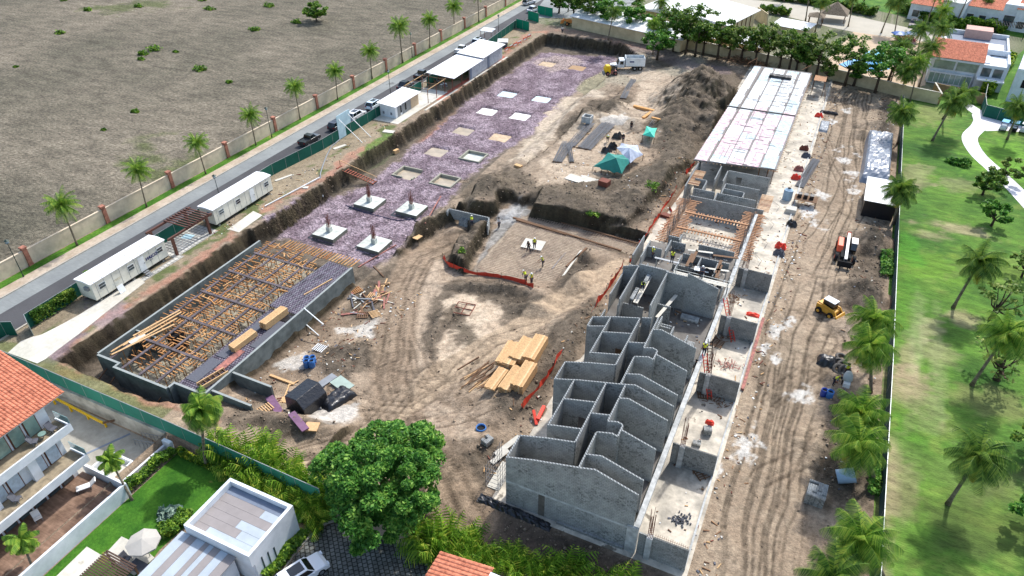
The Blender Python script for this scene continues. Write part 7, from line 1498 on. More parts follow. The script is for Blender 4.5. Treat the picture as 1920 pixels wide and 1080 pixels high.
# block stacks
def blocks(label, loc, nx, ny, nz, rz=0, m=None, seed=0):
    t = thing('block_stack', loc, label, 'block stack', None, rz); rr = random.Random(seed)
    for k in range(nz):
        b = MB()
        for i in range(nx):
            for j in range(ny):
                if k == nz-1 and rr.random() < .12: continue
                x, y, z = i*.42-nx*.21, j*.17-ny*.085, k*.2; b.box(x,y,z,x+.39,y+.035,z+.19); b.box(x,y+.115,z,x+.39,y+.15,z+.19)
                for u in (0,.18,.355): b.box(x+u,y+.035,z,x+u+.035,y+.115,z+.19)
        b.build('block_layer', M_BEAM if k == nz-1 else M_BLK2, t)
    return t
q = gp(1527,935); blocks('large pallet stack of hollow blocks on the dirt at the lower right', q, 4, 11, 7, R(-3), seed=1)
q = gp(914,830); blocks('small stack of hollow blocks below the blue tub', q, 2, 6, 3, R(-18), seed=2)
blocks('stack of hollow blocks in the corner of the fourth unit', (-9.6,62.2,3.32), 5, 7, 4, 0, seed=3); blocks('low stack of blocks beside the corner stack', (-8.0,63.4,3.32), 3, 6, 2, 0, seed=4); blocks('stack of blocks at the foot of the tall gable', (-9.0,68.2,3.32), 5, 5, 2, 0, seed=5)
blocks('dark block pile with a red bag on the middle terrace', (-3.4,54.6,.06), 2, 5, 4, .3, seed=6); blocks('loose blocks beside the dark block pile', (-4.0,52.6,.06), 2, 4, 2, .1, seed=7); blocks('small block stack behind the scaffold boards', (-15.4,76.0,3.32), 4, 6, 3, 0, seed=8)
o = lumpy(MB(), .9, .6, .35, 8, 8, 9, .5, .3).build('red_bag', M_RED); o.location = (-3.4,55.2,.9); tag(o, 'bright red bag on top of the dark block pile', 'bag')
q = at(1430,544,.05); o = lumpy(MB(), 1.6, .8, .25, 8, 8, 10, .5, .4).build('red_sheet', M_RED); o.location = (-2.6,76.9,.06); tag(o, 'red sheet crumpled in the corner of the upper terrace', 'sheet')
q = gp(945,838); o = MB().ob((0,0,.2),(.6,3.2,.08),R(-24),0,R(6)).build('white_plank', M_CONC); o.location = q+Vector((.4,0,.2)); tag(o, 'broad white plank leaning near the left front corner of the block building', 'plank')
q = gp(934,858); o = MB().ob((0,0,.2),(.55,2.2,.06),R(-24),0,R(8)).build('white_plank', M_CONC); o.location = q+Vector((.2,0,.1)); tag(o, 'lower white plank below the broad one at the building corner', 'plank')
sc = thing('bar_scaffold', (-20.2,38.6,0), 'thin wire cage scaffold at the left front corner of the block building', 'scaffold'); b = MB()
for x in (-.7,.6):
    for k in range(8): b.bar((x,k*.5,0),(x,k*.5,3.4),.03)
for z in (.6,1.2,1.8,2.4,3.0): b.bar((-.7,0,z),(-.7,3.5,z),.03); b.bar((.6,0,z),(.6,3.5,z),.03); b.bar((-.7,0,z),(.6,0,z),.03)
b.build('frame', M_REB2, sc); MB().box(-.7,.2,-.05,.6,3.6,.1).build('base_slab', M_CONC, sc)
o = lumpy(MB(), 1.0, 7.5, .3, 6, 30, 12, .4, .5).build('black_plastic_strip', M_BLACK); o.location = (-17.3,37.3,0); o.rotation_euler.z = R(88); tag(o, 'black plastic strip along the foot of the front block wall', 'plastic sheet')
# netting
def netting(pts, label, h=.9, m=M_ORANGE, world=None):
    P = world or [gp(a,b_) for a,b_ in pts]; t = thing('safety_netting', P[0], label, 'netting'); b = MB(); rr = random.Random(len(P)); L = []
    for i in range(len(P)-1):
        d = P[i+1]-P[i]; n = max(2,int(d.length/.8))
        for k in range(n): q = P[i]+d*(k/n)-P[0]; L.append((q, h*(.6+.5*rr.random()), rr.uniform(-.25,.25)))
    L.append((P[-1]-P[0], h, 0))
    for (q,hh,o1),(q2,h2,o2) in zip(L[:-1],L[1:]): b.face([q,q2,q2+Vector((o2,o2*.5,h2)),q+Vector((o1,o1*.5,hh))]); b.face([q+Vector((.02,0,0)),q+Vector((o1+.02,o1*.5,hh)),q2+Vector((o2+.02,o2*.5,h2)),q2+Vector((.02,0,0))])
    b.build('net', m, t)
    for i in range(0,len(L),4): MB().bar(L[i][0],L[i][0]+Vector((0,0,h*1.2)),.06).build('stake', M_WOODD, t)
netting([(830,484),(842,500),(870,510),(895,516),(930,520),(960,526),(985,534),(1000,540)], 'sagging orange netting along the front edge of the meshed slab', .8)
netting(None, 'long orange netting along the left side of the block building', 1.0, world=[Vector((x,y,0.05)) for x,y in [(-22.0,49.5),(-21.6,54),(-21.4,60),(-21.0,66),(-21.0,72),(-20.8,76),(-20.9,80.5)]])
netting(None, 'orange netting between the earth bank and the shoring', .8, world=[Vector((x,y,0.05)) for x,y in [(-20.4,86),(-20.2,92),(-20.0,98),(-19.9,105),(-19.7,112),(-19.5,117)]])
netting([(1180,492),(1192,486),(1215,490)], 'short orange netting beside the end of the meshed slab', .7); netting([(1255,392),(1262,405),(1240,440)], 'red net beside the plank strip near the shoring', .6)
# block basin and meshed slab
bs = thing('block_basin', gp(875,412), 'low open basin of grey block walls set in the ground', 'basin'); L0 = bs.location
A = at(842,392,-.2)-L0; B = at(917,409,-.2)-L0; C1 = at(914,424,-.4)-L0; A2 = at(838,397,-.3)-L0
for p, q_ in ((A,B),(B,C1),(A,A2)): MB().bar(p+Vector((0,0,-.75)), q_+Vector((0,0,-.75)), .2, 1.7).build('wall', M_BLK, bs)
q = gp(872,420); o = lumpy(MB(), 1.8, 1.6, 1.0, 8, 8, 20, .6, .3).build('block_pile', M_BLK2); o.location = q; tag(o, 'grey pile of blocks beside the worker in yellow at the basin', 'block pile')
msh = thing('rebar_mat', (-33,84,-1.5), 'wide mat of fine rust-coloured bars covering the excavated slab', 'rebar mat'); b = MB()
inside = lambda x,y: float(sdf(MS, np.array([x]), np.array([y]))[0]) > .4
def clipbar(p, q, step=.5):
    d = q-p; n = int(d.length/step); run = None
    for k in range(n+1):
        c = p+d*(k/n); ok = inside(c.x,c.y)
        if ok and run is None: run = c
        if (not ok or k == n) and run is not None:
            if (c-run).length > 1: b.bar(run, c, .035)
            run = None
for k in range(62): clipbar(Vector((-45+k*.40,70,-1.52)), Vector((-45+k*.40,97,-1.52)))
for k in range(67): clipbar(Vector((-45,70+k*.40,-1.48)), Vector((-19,70+k*.40,-1.48)))
b.v = [(v[0]+33,v[1]-84,v[2]+1.5) for v in b.v]; b.build('bars', mat('thin rusty bars', (170,146,126), .8, .15, 1), msh)
for p, q_, lab in (((962,408),(1165,470),''),((968,412),(1062,440),''),((1090,470),(1040,540),''),((1062,500),(1100,465),''),((1000,402),(1215,462),'')): 
    P0 = at(*p,-1.45)-msh.location; Q0 = at(*q_,-1.45)-msh.location; MB().bar(P0,Q0,.3,.22).build('edge_form', M_WOODD if p[0]!=1090 else M_CONC, msh)
b = MB(); q = at(872,578,-1.2)
fr_ = thing('square_frame', gp(870,580), 'square steel frame divided in four on the pale bare pad', 'frame', None, R(8))
for k in (-1,0,1): MB().bar((k*1.2,-1.2,.12),(k*1.2,1.2,.12),.09).build('bar', M_REBAR, fr_); MB().bar((-1.2,k*1.2,.14),(1.2,k*1.2,.14),.09).build('bar', M_REBAR, fr_)
o = MB().ob((0,0,0),(3.2,2.6,.05),.1).build('plywood_sheet', M_CONC); o.location = at(1000,458,-1.42); tag(o, 'pale square sheet on the rebar mat beside the workers', 'sheet')
# rebar bundles
def bundle(a0,b0,a1,b1,n,w,label,m=M_REB2,fan=0):
    p = gp(a0,b0); q = gp(a1,b1); t = thing('rebar_bundle', p, label, 'rebar bundle'); d = q-p; s = Vector((-d.y,d.x,0)).normalized(); b = MB(); rr = random.Random(n+int(a0))
    for k in range(n):
        o = (k/(n-1)-.5)*w; b.path([s*o+Vector((0,0,.12+.2*rr.random())), d*.5+s*(o*(1+fan*.3)+rr.uniform(-.1,.1))+Vector((0,0,.25+.2*rr.random())), d+s*o*(1+fan)+Vector((0,0,.12+.15*rr.random()))], .05, 4)
    b.build('bars', m, t); MB().bar(s*-w*.6+Vector((0,0,.05)), s*w*.6+Vector((0,0,.05)), .12).build('sleeper', M_WOODD, t); MB().bar(d*.8+s*-w*.6+Vector((0,0,.05)), d*.8+s*w*.6+Vector((0,0,.05)), .12).build('sleeper', M_WOODD, t)
bundle(1095,280,1142,232,26,2.6,'widest bundle of grey rebar beside the two workers'); bundle(1070,275,1108,232,14,1.6,'left bundle of grey rebar running up to the concrete box'); bundle(1045,305,1068,268,18,1.6,'splayed rebar bundle with bent ends at the left','' or M_REB2,.6); bundle(1072,305,1066,270,10,.7,'curved rebar tails hanging beside the splayed bundle')
bundle(1168,186,1188,150,14,1.2,'rebar bundle lying near the dump truck'); bundle(1498,352,1530,300,14,1.3,'dark bundle of long sheets beside the concrete walkway'); bundle(1216,243,1232,222,6,.8,'short bundle behind the turquoise canopy')
q = gp(1101,228); cb = thing('concrete_box', q, 'open square concrete box on the earth pad', 'box'); b = MB(); b.box(-.9,-.9,0,.9,-.7,1.2); b.box(-.9,.7,0,.9,.9,1.2); b.box(-.9,-.7,0,-.7,.7,1.2); b.box(.7,-.7,0,.9,.7,1.2); b.build('shell', M_BEAM, cb)
# tarped canopies on the pad
def canopy(label, pts, m, legs=True, thick=.03):
    """pts: list of (px,py,z) corners then centre"""
    W_ = [at(a,b_,z) for a,b_,z in pts]; c = W_[-1]; base = Vector((c.x,c.y,hz(c.x,c.y))); t = thing('tarp_canopy', base, label, 'canopy'); b = MB(); n = len(W_)-1; R_ = []
    for i in range(n):
        p, q = W_[i], W_[(i+1)%n]
        m_ = (p+q)/2; m_ = m_+(c-m_)*.12+Vector((0,0,-.1))
        for u, v in ((p,m_),(m_,q)): b.face([u-base,v-base,c-base]); b.face([c-base-Vector((0,0,thick)),v-base-Vector((0,0,thick)),u-base-Vector((0,0,thick))])
    b.build('tarp', m, t)
    for p in W_[:-1]: MB().bar(p-base, Vector((p.x,p.y,hz(p.x,p.y)))-base, .08).build('post', M_WOODD, t)
    MB().bar(c-base,Vector((0,0,0)),.1).build('post', M_WOODD, t); return t
M_TEAL = mat('teal tarp', (38,128,116), .6, .12, 1.5); M_TEAL.use_backface_culling = False; M_SILV = mat('silver grey tarp', (190,198,212), .4, .08, .8, (150,160,182)); M_TURQ = mat('turquoise tarp', (60,184,158), .55, .08)
canopy('large teal green tarp canopy casting a dark shadow', [(1112,312,.9),(1128,318,.8),(1150,324,.8),(1166,326,.9),(1186,300,1.4),(1168,290,2.6),(1140,286,2.6),(1155,296,3.2)], M_TEAL)
canopy('silver and navy tarp canopy behind the teal one', [(1168,292,2.2),(1182,306,1.4),(1206,290,1.2),(1196,272,2.2),(1165,268,1.6),(1156,277,1.8),(1180,278,3.2)], M_SILV)
canopy('turquoise and white canopy behind the workers at the rebar', [(1205,253,1.6),(1227,258,1.6),(1232,240,1.9),(1212,236,1.9),(1219,247,2.2)], M_TURQ)
q = at(1245,240,1.4); o = MB().ob((0,0,0),(1.2,6.0,.08),R(-14),0,R(14)).build('white_sheet', M_WHITE); o.location = q; tag(o, 'tilted long white sheet behind the turquoise canopy', 'sheet')
for k,(a,b_,lab) in enumerate([(1148,278,'dark crumpled heap left of the silver tarp'),(1137,285,'second dark heap beside the teal canopy'),(1157,258,'dark machine-like heap between the two workers at the rebar')]): o = lumpy(MB(), 1.8, 1.4, .8, 8, 8, 40+k, .5, .5).build('covered_heap', M_BLACK); o.location = gp(a,b_); tag(o, lab, 'covered heap')
for k,(a,b_,w,d,h,m,lab) in enumerate([(1133,347,1.6,1.4,.9,M_REBAR,'rusty brown box below the teal canopy'),(1207,206,4.6,.7,.5,M_JO,'long orange-brown form lying across the mounds'),(1213,218,.6,3.6,.4,M_JO,'orange-brown strip running down from the long form'),(1235,225,3,.5,.3,M_JO,'orange-brown strip near the white sheet'),(1078,335,3.0,2.2,.12,M_CONC,'left plywood square on the edge of the pad'),(1102,338,3.0,2.2,.12,M_CONC,'right plywood square on the edge of the pad'),(780,444,1.6,1.3,.12,M_WOOD,'tan board on the dirt road bend'),(972,314,1.4,.8,.5,M_WOOD,'small tan crate on the haul ramp'),(1248,407,1.4,1.0,.5,M_REBAR,'dark red crate beside the plank strip'),(743,287,.6,1.2,.7,M_WOOD,'pale box hanging at the pit edge above the gravel')]):
    q = gp(a,b_); o = MB().ob((0,0,h/2),(w,d,h),R(-10)).build('timber_form' if m in (M_JO,) else 'crate', m, None, bevel=.03); o.location = q; tag(o, lab, 'crate' if m is not M_CONC else 'plywood')
# plank strip by the shoring
ps = thing('plank_strip', gp(1250,372), 'strip of brown planks laid on the dirt left of the shoring', 'walkway', None, R(-3))
for k in range(7): MB().box(-1.5+k*.44,-6,.05,-1.1+k*.44,5.5+.2*(k%2),.1).build('plank', M_WOODD, ps)
# people -----------------------------------------------------------------------------------------
M_SKIN = mat('skin', (140,96,72), .6, .06); M_VEST = mat('yellow vest', (214,226,60), .7, .08); M_JEANS = mat('dark trousers', (44,48,62), .85, .15); M_SHIRT = mat('work shirt', (84,92,110), .85, .12); M_HAT = mat('white hard hat', (236,236,230), .35, .03); M_SHR2 = mat('white shirt', (206,210,212), .85, .06); M_BOOT = mat('boot leather', (50,40,34), .8, .1)
def skin(name, P, E, parent, m, root=0, sub=1):
    me = bpy.data.meshes.new(name); me.from_pydata([p[:3] for p in P], E, []); o = link(bpy.data.objects.new(name, me)); md = o.modifiers.new('s','SKIN')
    for i, p in enumerate(P): r_ = p[3]; me.skin_vertices[0].data[i].radius = (r_, r_*(p[4] if len(p) > 4 else 1))
    me.skin_vertices[0].data[root].use_root = True; md.use_smooth_shade = True; o.modifiers.new('u','SUBSURF').levels = sub
    dg = bpy.context.evaluated_depsgraph_get(); m2 = bpy.data.meshes.new_from_object(o.evaluated_get(dg)); bpy.data.objects.remove(o); m2.name = name
    o = link(bpy.data.objects.new(name, m2)); m2.materials.clear(); m2.materials.append(m); o.parent = parent; return o
def person(pose, label, shirt=M_SHIRT, vest=True, hat=True):
    t = thing('person', (0,0,0), label, 'person'); lean = {'stand':0,'walk':.08,'bend':.9,'reach':.35}[pose]
    cs, sn = math.cos(lean), math.sin(lean)
    def tr(x, y, z): dz = z-.95; return (x, y*cs+dz*sn, .95+dz*cs-y*sn)
    st = .22 if pose == 'walk' else .06; J = {}
    J['pel'] = (0,0,.95,.15,.8); J['wa'] = (*tr(0,0,1.08),.14,.75); J['ch'] = (*tr(0,.01,1.3),.165,.72); J['nk'] = (*tr(0,0,1.5),.06); J['hd'] = (*tr(0,.02,1.62),.095,1.15); J['tp'] = (*tr(0,.01,1.72),.075)
    J['ns'] = (*tr(0,.13,1.62),.02)
    for s, n in ((-1,'l'),(1,'r')):
        J['sh'+n] = (*tr(s*.2,0,1.43),.062); f = {'stand':.05,'walk':.22*s,'bend':.30,'reach':.4}[pose]
        ex, ey, ez = tr(s*.25,f*.5,1.15) if pose != 'bend' else (s*.26, tr(0,0,1.4)[1]+.02, tr(0,0,1.4)[2]-.28); J['el'+n] = (ex,ey,ez,.045)
        hx, hy, hz_ = (s*.24, ey+f*.8+.03, ez-.22) if pose != 'bend' else (s*.2, ey+.08, ez-.25); J['wr'+n] = (hx,hy,hz_,.03); d = Vector((hx-ex,hy-ey,hz_-ez)).normalized(); pm = Vector((hx,hy,hz_))+d*.06; J['pm'+n] = (*pm,.036)
        for k in range(4): q = pm+d*(.06+.012*(k in (1,2)))+Vector((0,(k-1.5)*.02,0)); J[f'f{k}{n}'] = (*q,.009)
        q = pm+Vector((-s*.03,.045,-.01)); J['th'+n] = (*q,.011)
        J['hp'+n] = (s*.1,0,.9,.105); ky = s*st if pose == 'walk' else .04; J['kn'+n] = (s*.11,ky*.7+.03,.5,.065); J['an'+n] = (s*.12,ky-.03,.09,.042); J['to'+n] = (s*.13,ky+.15,.05,.035)
    def sel(names, edges, k=1.0, add=0):
        ix = {n: i for i, n in enumerate(names)}; P = [(*J[n][:3], J[n][3]*k+add, *(J[n][4:5])) for n in names]; return P, [(ix[a],ix[b]) for a,b in edges]
    N = list(J); Ed = [('pel','wa'),('wa','ch'),('ch','nk'),('nk','hd'),('hd','tp'),('hd','ns')]
    for n in 'lr': Ed += [('ch','sh'+n),('sh'+n,'el'+n),('el'+n,'wr'+n),('wr'+n,'pm'+n),('pm'+n,'th'+n),('pel','hp'+n),('hp'+n,'kn'+n),('kn'+n,'an'+n),('an'+n,'to'+n)]+[('pm'+n,f'f{k}{n}') for k in range(4)]
    P, E = sel(N, Ed); skin('body', P, E, t, M_SKIN, 0)
    P, E = sel(['wa','ch','shl','ell','shr','elr'], [('wa','ch'),('ch','shl'),('shl','ell'),('ch','shr'),('shr','elr')], 1.06, .012); skin('shirt', P, E, t, shirt, 1)
    if vest: P, E = sel(['wa','ch'], [('wa','ch')], 1.12, .03); P.append((*tr(0,0,1.43),.12,.9)); E.append((1,2)); skin('vest', P, E, t, M_VEST, 1)
    P, E = sel(['pel','hpl','knl','anl','hpr','knr','anr'], [('pel','hpl'),('hpl','knl'),('knl','anl'),('pel','hpr'),('hpr','knr'),('knr','anr')], 1.06, .012); skin('trousers', P, E, t, M_JEANS, 0)
    for n in 'lr': P, E = sel(['an'+n,'to'+n], [('an'+n,'to'+n)], 1.1, .01); skin('boot', P, E, t, M_BOOT, 0)
    h = J['hd']; b = MB(); ax = Vector(tr(0,0,1.8))-Vector(tr(0,0,1.6)); ax.normalize(); c = Vector(h[:3])+ax*.05
    if hat: b.path([c, c+ax*.02, c+ax*.07, c+ax*.11, c+ax*.13],[.16,.13,.12,.08,.02],12); b.build('hard_hat', M_HAT, t, smooth=True)
    else: b.path([c-ax*.02, c+ax*.05, c+ax*.1],[.105,.1,.03],10); b.build('hair', M_DARK, t, smooth=True)
    return t
PR = {'stand': person('stand','x'), 'bend': person('bend','x'), 'walk': person('walk','x'), 'reach': person('reach','x')}
WK = [((1002,468),None,'stand',200,1,1,None,'worker in yellow vest standing at the back of the rebar mat'),((991,474),None,'walk',150,0,0,M_DARK,'worker in dark clothes walking beside the one in yellow on the rebar mat'),((1018,502),None,'reach',120,1,1,None,'worker in yellow vest beside the small frame on the rebar mat'),((986,530),None,'bend',60,1,1,None,'worker in yellow bending at the front edge of the rebar mat, left one'),((996,535),None,'stand',250,1,1,M_SHR2,'worker with white hat at the front edge of the rebar mat, right one'),
  ((885,425),None,'bend',30,1,1,None,'worker in yellow bending by the grey block pile'),((936,428),None,'stand',80,0,0,M_SHR2,'worker in pale shirt at the earth bank right of the basin'),((1139,266),None,'bend',200,1,1,None,'worker in yellow beside the widest rebar bundle'),((1168,268),None,'bend',20,0,1,M_DARK,'worker in dark clothes leaning right of the black heap'),((1183,245),None,'stand',0,0,0,M_DARK,'worker standing behind the rebar yard near the canopy'),
  ((1222,545),(-14.9,67.5,6.2),'bend',200,1,0,None,'worker in yellow kneeling on the block stack inside the tall walls'),((1316,528),(-9.4,74.4,5.2),'stand',190,0,1,M_SHIRT,'worker in blue with white hat on the scaffold behind the tall gable'),((1242,512),(-13.6,76.6,5.0),'stand',180,1,0,None,'worker in yellow vest behind the partition walls, right one'),((1238,500),(-16.2,77.0,4.6),'stand',120,1,1,None,'worker with white hat behind the partition walls, left one'),
  ((1324,645),(-6.1,62.5,3.4),'stand',200,1,1,None,'worker in yellow at the top of the orange ladder'),((1318,675),(-6.5,60.9,2.0),'stand',200,0,0,M_JEANS,'worker in dark blue behind the orange ladder'),((1561,722),None,'bend',250,1,0,None,'worker in yellow next to the two blue drums'),((1584,705),None,'stand',200,1,0,M_SHR2,'worker in a green-yellow cap behind the concrete mixer'),((1054,64),None,'stand',0,0,0,M_SHR2,'person in a pale shirt beside the bright green mesh panel'),((1230,560),(-13.9,61.6,3.4),'stand',90,1,0,None,'worker in yellow low down between the partition walls')]
used_p = set()
for (px,W_,pose,rz,v,h,sm,lab) in WK:
    loc = Vector(W_) if W_ else gp(*px)+Vector((0,0,.15 if 950 < px[0] < 1060 else .02)); k = pose
    src = PR[k]; sw = {}
    if sm is not None: sw['shirt'] = sm
    if not v: sw['vest'] = sm or M_SHIRT
    if not h: sw['hard_hat'] = M_DARK
    o = copytree(src, loc, R(rz), 1.08, lab, None, sw)
for k in PR:
    for c in list(PR[k].children): bpy.data.objects.remove(c)
    bpy.data.objects.remove(PR[k])
sf = thing('scaffold_platform', (-9.3,74.4,3.3), 'plank scaffold with rails behind the tall gable wall', 'scaffold')
for y in (-.5,.5):
    for x in (-3.2,0,3.2): MB().bar((x,y,0),(x,y,2.8),.07).build('post', M_GALV, sf)
for y in (-.3,0,.3): MB().box(-3.5,y-.13,1.8,3.5,y+.13,1.86).build('plank', M_CONC, sf)
for z in (2.3,2.75): MB().bar((-3.4,-.5,z),(3.4,-.5,z),.05).build('rail', M_GALV, sf)
sf = thing('scaffold_platform', (-15.1,68.4,3.3), 'narrow plank scaffold with blocks between the tall partition walls', 'scaffold', None, R(90))
for x in (-3,3):
    for y in (-.4,.4): MB().bar((x,y,0),(x,y,2.7),.07).build('post', M_GALV, sf)
for y in (-.3,0): MB().box(-3.3,y-.13,2.7,3.3,y+.13,2.76).build('plank', M_CONC, sf)
blocks('row of blocks on the narrow scaffold beside the kneeling worker', (-15.5,66.6,6.08), 1, 14, 1, 0, seed=11); blocks('second row of blocks on the narrow scaffold', (-15.0,69.6,6.08), 1, 14, 2, 0, seed=12)
sf = thing('scaffold_platform', (-11.6,66.6,3.3), 'short plank bridge in the second shaft between the walls', 'scaffold', None, R(80)); MB().box(-2.6,-.2,2.3,2.6,.2,2.36).build('plank', M_CONC, sf)
for x in (-2.4,2.4): MB().bar((x,0,0),(x,0,2.3),.08).build('post', M_GALV, sf)
def ladder(p, q, label, m=M_RED, w=.5):
    p = Vector(p); q = Vector(q); t = thing('ladder', p, label, 'ladder'); d = q-p; s = Vector((-d.y,d.x,0)); s = s.normalized()*w/2 if s.length > .01 else Vector((w/2,0,0))
    for k in (-1,1): MB().bar(s*k, d+s*k, .08).build('rail', m, t)
    n = int(d.length/.35)
    for i in range(1,n): MB().bar(d*(i/n)-s, d*(i/n)+s, .05).build('rung', m, t)
ladder((-3.8,70.5,.06),(-6.0,72.8,4.4),'orange ladder leaning on the beam at the upper terrace'); ladder((-4.2,59.6,.06),(-5.9,61.6,4.4),'orange ladder with a worker at its top'); ladder((-5.0,62.6,.06),(-5.9,64.6,4.2),'dark ladder beside the manned orange one', M_DARK)
rq = random.Random(33)
for k in range(10):
    x = rq.uniform(-17.5,-7.5); y = rq.uniform(72.5,82.5); an = rq.choice([0,1.57,.2]); t = thing('plank_trestle', (x,y,3.32), 'grey planks on trestles among the unfinished partition walls of the fourth unit', 'trestle', 'plank trestles among the partition walls', an)
    MB().box(-1.6,-.18,1.3,1.6,.18,1.36).build('plank', rq.choice([M_CONC,M_WOODD,M_GREY]), t)
    for s in (-1.3,1.3): MB().bar((s,-.3,0),(s,0,1.3),.07).build('leg', M_GALV, t); MB().bar((s,.3,0),(s,0,1.3),.07).build('leg', M_GALV, t)
# beam along the terrace edge, pipe
o = MB().box(0,0,0,.35,14,.3).build('orange_formboard', M_WOODR); o.location = (-1.45,62.5,.05); tag(o, 'long reddish board along the outer kerb of the terraces', 'board')
# covered dark bundle behind scaffold
o = lumpy(MB(), 3.2, 1.3, 1.2, 10, 8, 60, .5, .3).build('covered_bags', M_BLACK); o.location = (-9.6,77.6,3.32); tag(o, 'black and white covered load behind the scaffold worker', 'covered load')
o = MB().ob((0,0,0),(1.8,.9,.1),.1).build('white_bag', M_WHITE); o.location = (-9.9,77.5,4.5); tag(o, 'white bag lying on the covered load', 'bag')
# ================================================================ EAST LANE
for k,(a,b_,w,L,m,lab) in enumerate([(1545,238,1.7,5.6,mat('corrugated grey sheet', (140,146,152), .5, .1, 3, (108,114,122), .04, 6, .3),'stack of grey corrugated sheets beside the walkway'),(1554,213,3.6,.7,M_BLACK,'black rolled bundle above the corrugated sheets'),(1585,305,.01,.01,M_GREY,'')][:2]):
    q = gp(a,b_); o = lumpy(MB(), w, L, .45, 12, 16, 70+k, .8, .15).build('sheet_stack', m); o.location = q; tag(o, lab, 'sheet stack')
for k in range(14):
    q = gp(1540-k*.9, 255+0*k) ; 
q = gp(1508,384); wt = thing('work_table', (q.x,q.y,.05), 'dark plank work table with clutter beside the water tank', 'table'); MB().box(-1.7,-1.0,1.0,1.7,1.0,1.08).build('table_top', M_WOODD, wt)
for x in (-1.6,1.6):
    for y in (-.9,.9): MB().bar((x,y,0),(x,y,1.0),.1).build('leg', M_WOODD, wt)
for k in range(3): MB().box(-1.3+k*.9,-.2,1.08,-.7+k*.9,.6,1.7).build('tub', M_BLACK, wt)
q = gp(1482,398); o = MB().ob((0,0,.4),(1.6,1.4,.8)).build('cement_pallet', M_CONC, None, bevel=.08); o.location = q; tag(o, 'pale pallet of sacks below the water tank', 'pallet load')
for a,b_,m,lab in [(1507,281,M_REBAR,'rust brown heap on the concrete walkway'),(1511,295,M_WICK,'grey heap of bags on the concrete walkway'),(1497,320,M_WOODR,'reddish scraps on the walkway'),(1492,336,M_RED,'small red sheet on the walkway'),(1535,219,M_RED,'small red crate on the walkway edge'),(1463,465,M_RED,'red bucket machine at the edge of the walkway'),(1460,478,M_WICK,'grey compactor below the red machine'),(1484,423,M_BLACK,'dark box at the kerb of the walkway')]:
    q = gp(a,b_); o = lumpy(MB(), 1.6, 1.2, .6, 8, 8, a, .5, .5).build('material_heap', m); o.location = (q.x,q.y,max(q.z,.05)); tag(o, lab, 'heap')
def shelter(): 
    A = at(1613,404,0); t = thing('tarp_shelter', (A.x,A.y,0), 'white-roofed shelter with black plastic front beside the palm', 'shelter'); MB().box(0,0,0,4.4,.08,2.7).build('front_sheet', M_BLACK, t); MB().box(0,.08,0,.08,8,2.6).build('side_sheet', M_BLACK, t); b = MB(); b.add([(-.2,-.3,2.75),(4.6,-.3,2.75),(4.6,8,3.0),(-.2,8,3.0),(-.2,-.3,2.82),(4.6,-.3,2.82),(4.6,8,3.07),(-.2,8,3.07)], [(0,3,2,1),(4,5,6,7),(0,1,5,4),(1,2,6,5),(2,3,7,6),(3,0,4,7)]); b.build('roof', M_WROOF, t)
    for x in (.1,4.3): MB().bar((x,.1,0),(x,.1,2.7),.1).build('post', M_WOODD, t)
shelter()
q = gp(1650,345); o = lumpy(MB(), 4.6, 22, 1.9, 14, 44, 80, .78, .07).build('tarped_row', mat('glossy grey tarp', (110,118,130), .3, .15, .8, (150,158,168), .04, 1.6, spec=.7)); o.location = (9.4, at(1655,300,0).y, 0); tag(o, 'long row of material under glossy grey tarps beside the fence', 'covered row')
q = gp(1550,680); o = lumpy(MB(), 2.2, 1.7, .8, 12, 10, 81, .5, .18).build('black_tarp_heap', M_BLACK, smooth=True); o.location = q; tag(o, 'glossy black plastic heap on the dirt lane', 'covered heap')
M_RUB = mat('dusty rubber', (92,88,84), .9, .12)
for k,(a,b_) in enumerate([(1577,672),(1572,682),(1580,688),(1572,695),(1583,698)]):
    q = gp(a,b_); t = thing('old_tyre', q+Vector((0,0,.2)), ['topmost','upper left','upper right','lower left','lower right'][k]+' dusty tyre of the group between black heap and mixer', 'tyre', 'dusty tyres by the mixer'); b = MB(); n = 16; 
    ring = [(.55+.18*math.cos(a_), .16*math.sin(a_)) for a_ in [i*math.pi/3 for i in range(6)]]; vs = [(r_*math.cos(2*math.pi*i/n), r_*math.sin(2*math.pi*i/n), z) for i in range(n) for r_,z in ring]; fs = [(i*6+j, ((i+1)%n)*6+j, ((i+1)%n)*6+(j+1)%6, i*6+(j+1)%6) for i in range(n) for j in range(6)]; b.add(vs,fs); b.build('tyre', M_RUB, t); t.rotation_euler = (.2*k,.1,0)
q = gp(1585,722); cm = thing('concrete_mixer', q, 'pale drum concrete mixer beside the worker at the east fence', 'concrete mixer'); b = MB(); b.path([(0,-.5,.9),(0,-.2,1.0),(0,.3,1.2),(0,.7,1.4)],[.28,.52,.5,.3],14); b.build('drum', mat('dusty drum', (170,176,172), .7, .1), cm, smooth=True); MB().box(-.35,-1.0,.4,.35,-.5,.95).build('engine_box', M_CUSH, cm, bevel=.04)
for x in (-.4,.4): MB().tube((x-.05,0,.28),(x+.05,0,.28),.28,.28,12).build('wheel', M_TYRE, cm); MB().bar((x,0,.28),(x,.6,1.2),.07).build('frame', M_GREY, cm)
MB().bar((0,-.9,.45),(0,-1.8,.3),.06).build('tow_bar', M_GREY, cm)
def wheel(t, x, y, r_, w, rim=M_RIM): 
    wh = MB().tube((x,y-w/2,r_),(x,y+w/2,r_),r_,r_,16).build('wheel', M_TYRE, t, bevel=.04); MB().tube((x,y-w/2-.02,r_),(x,y+w/2+.02,r_),r_*.5,r_*.5,12).build('rim', rim, wh)
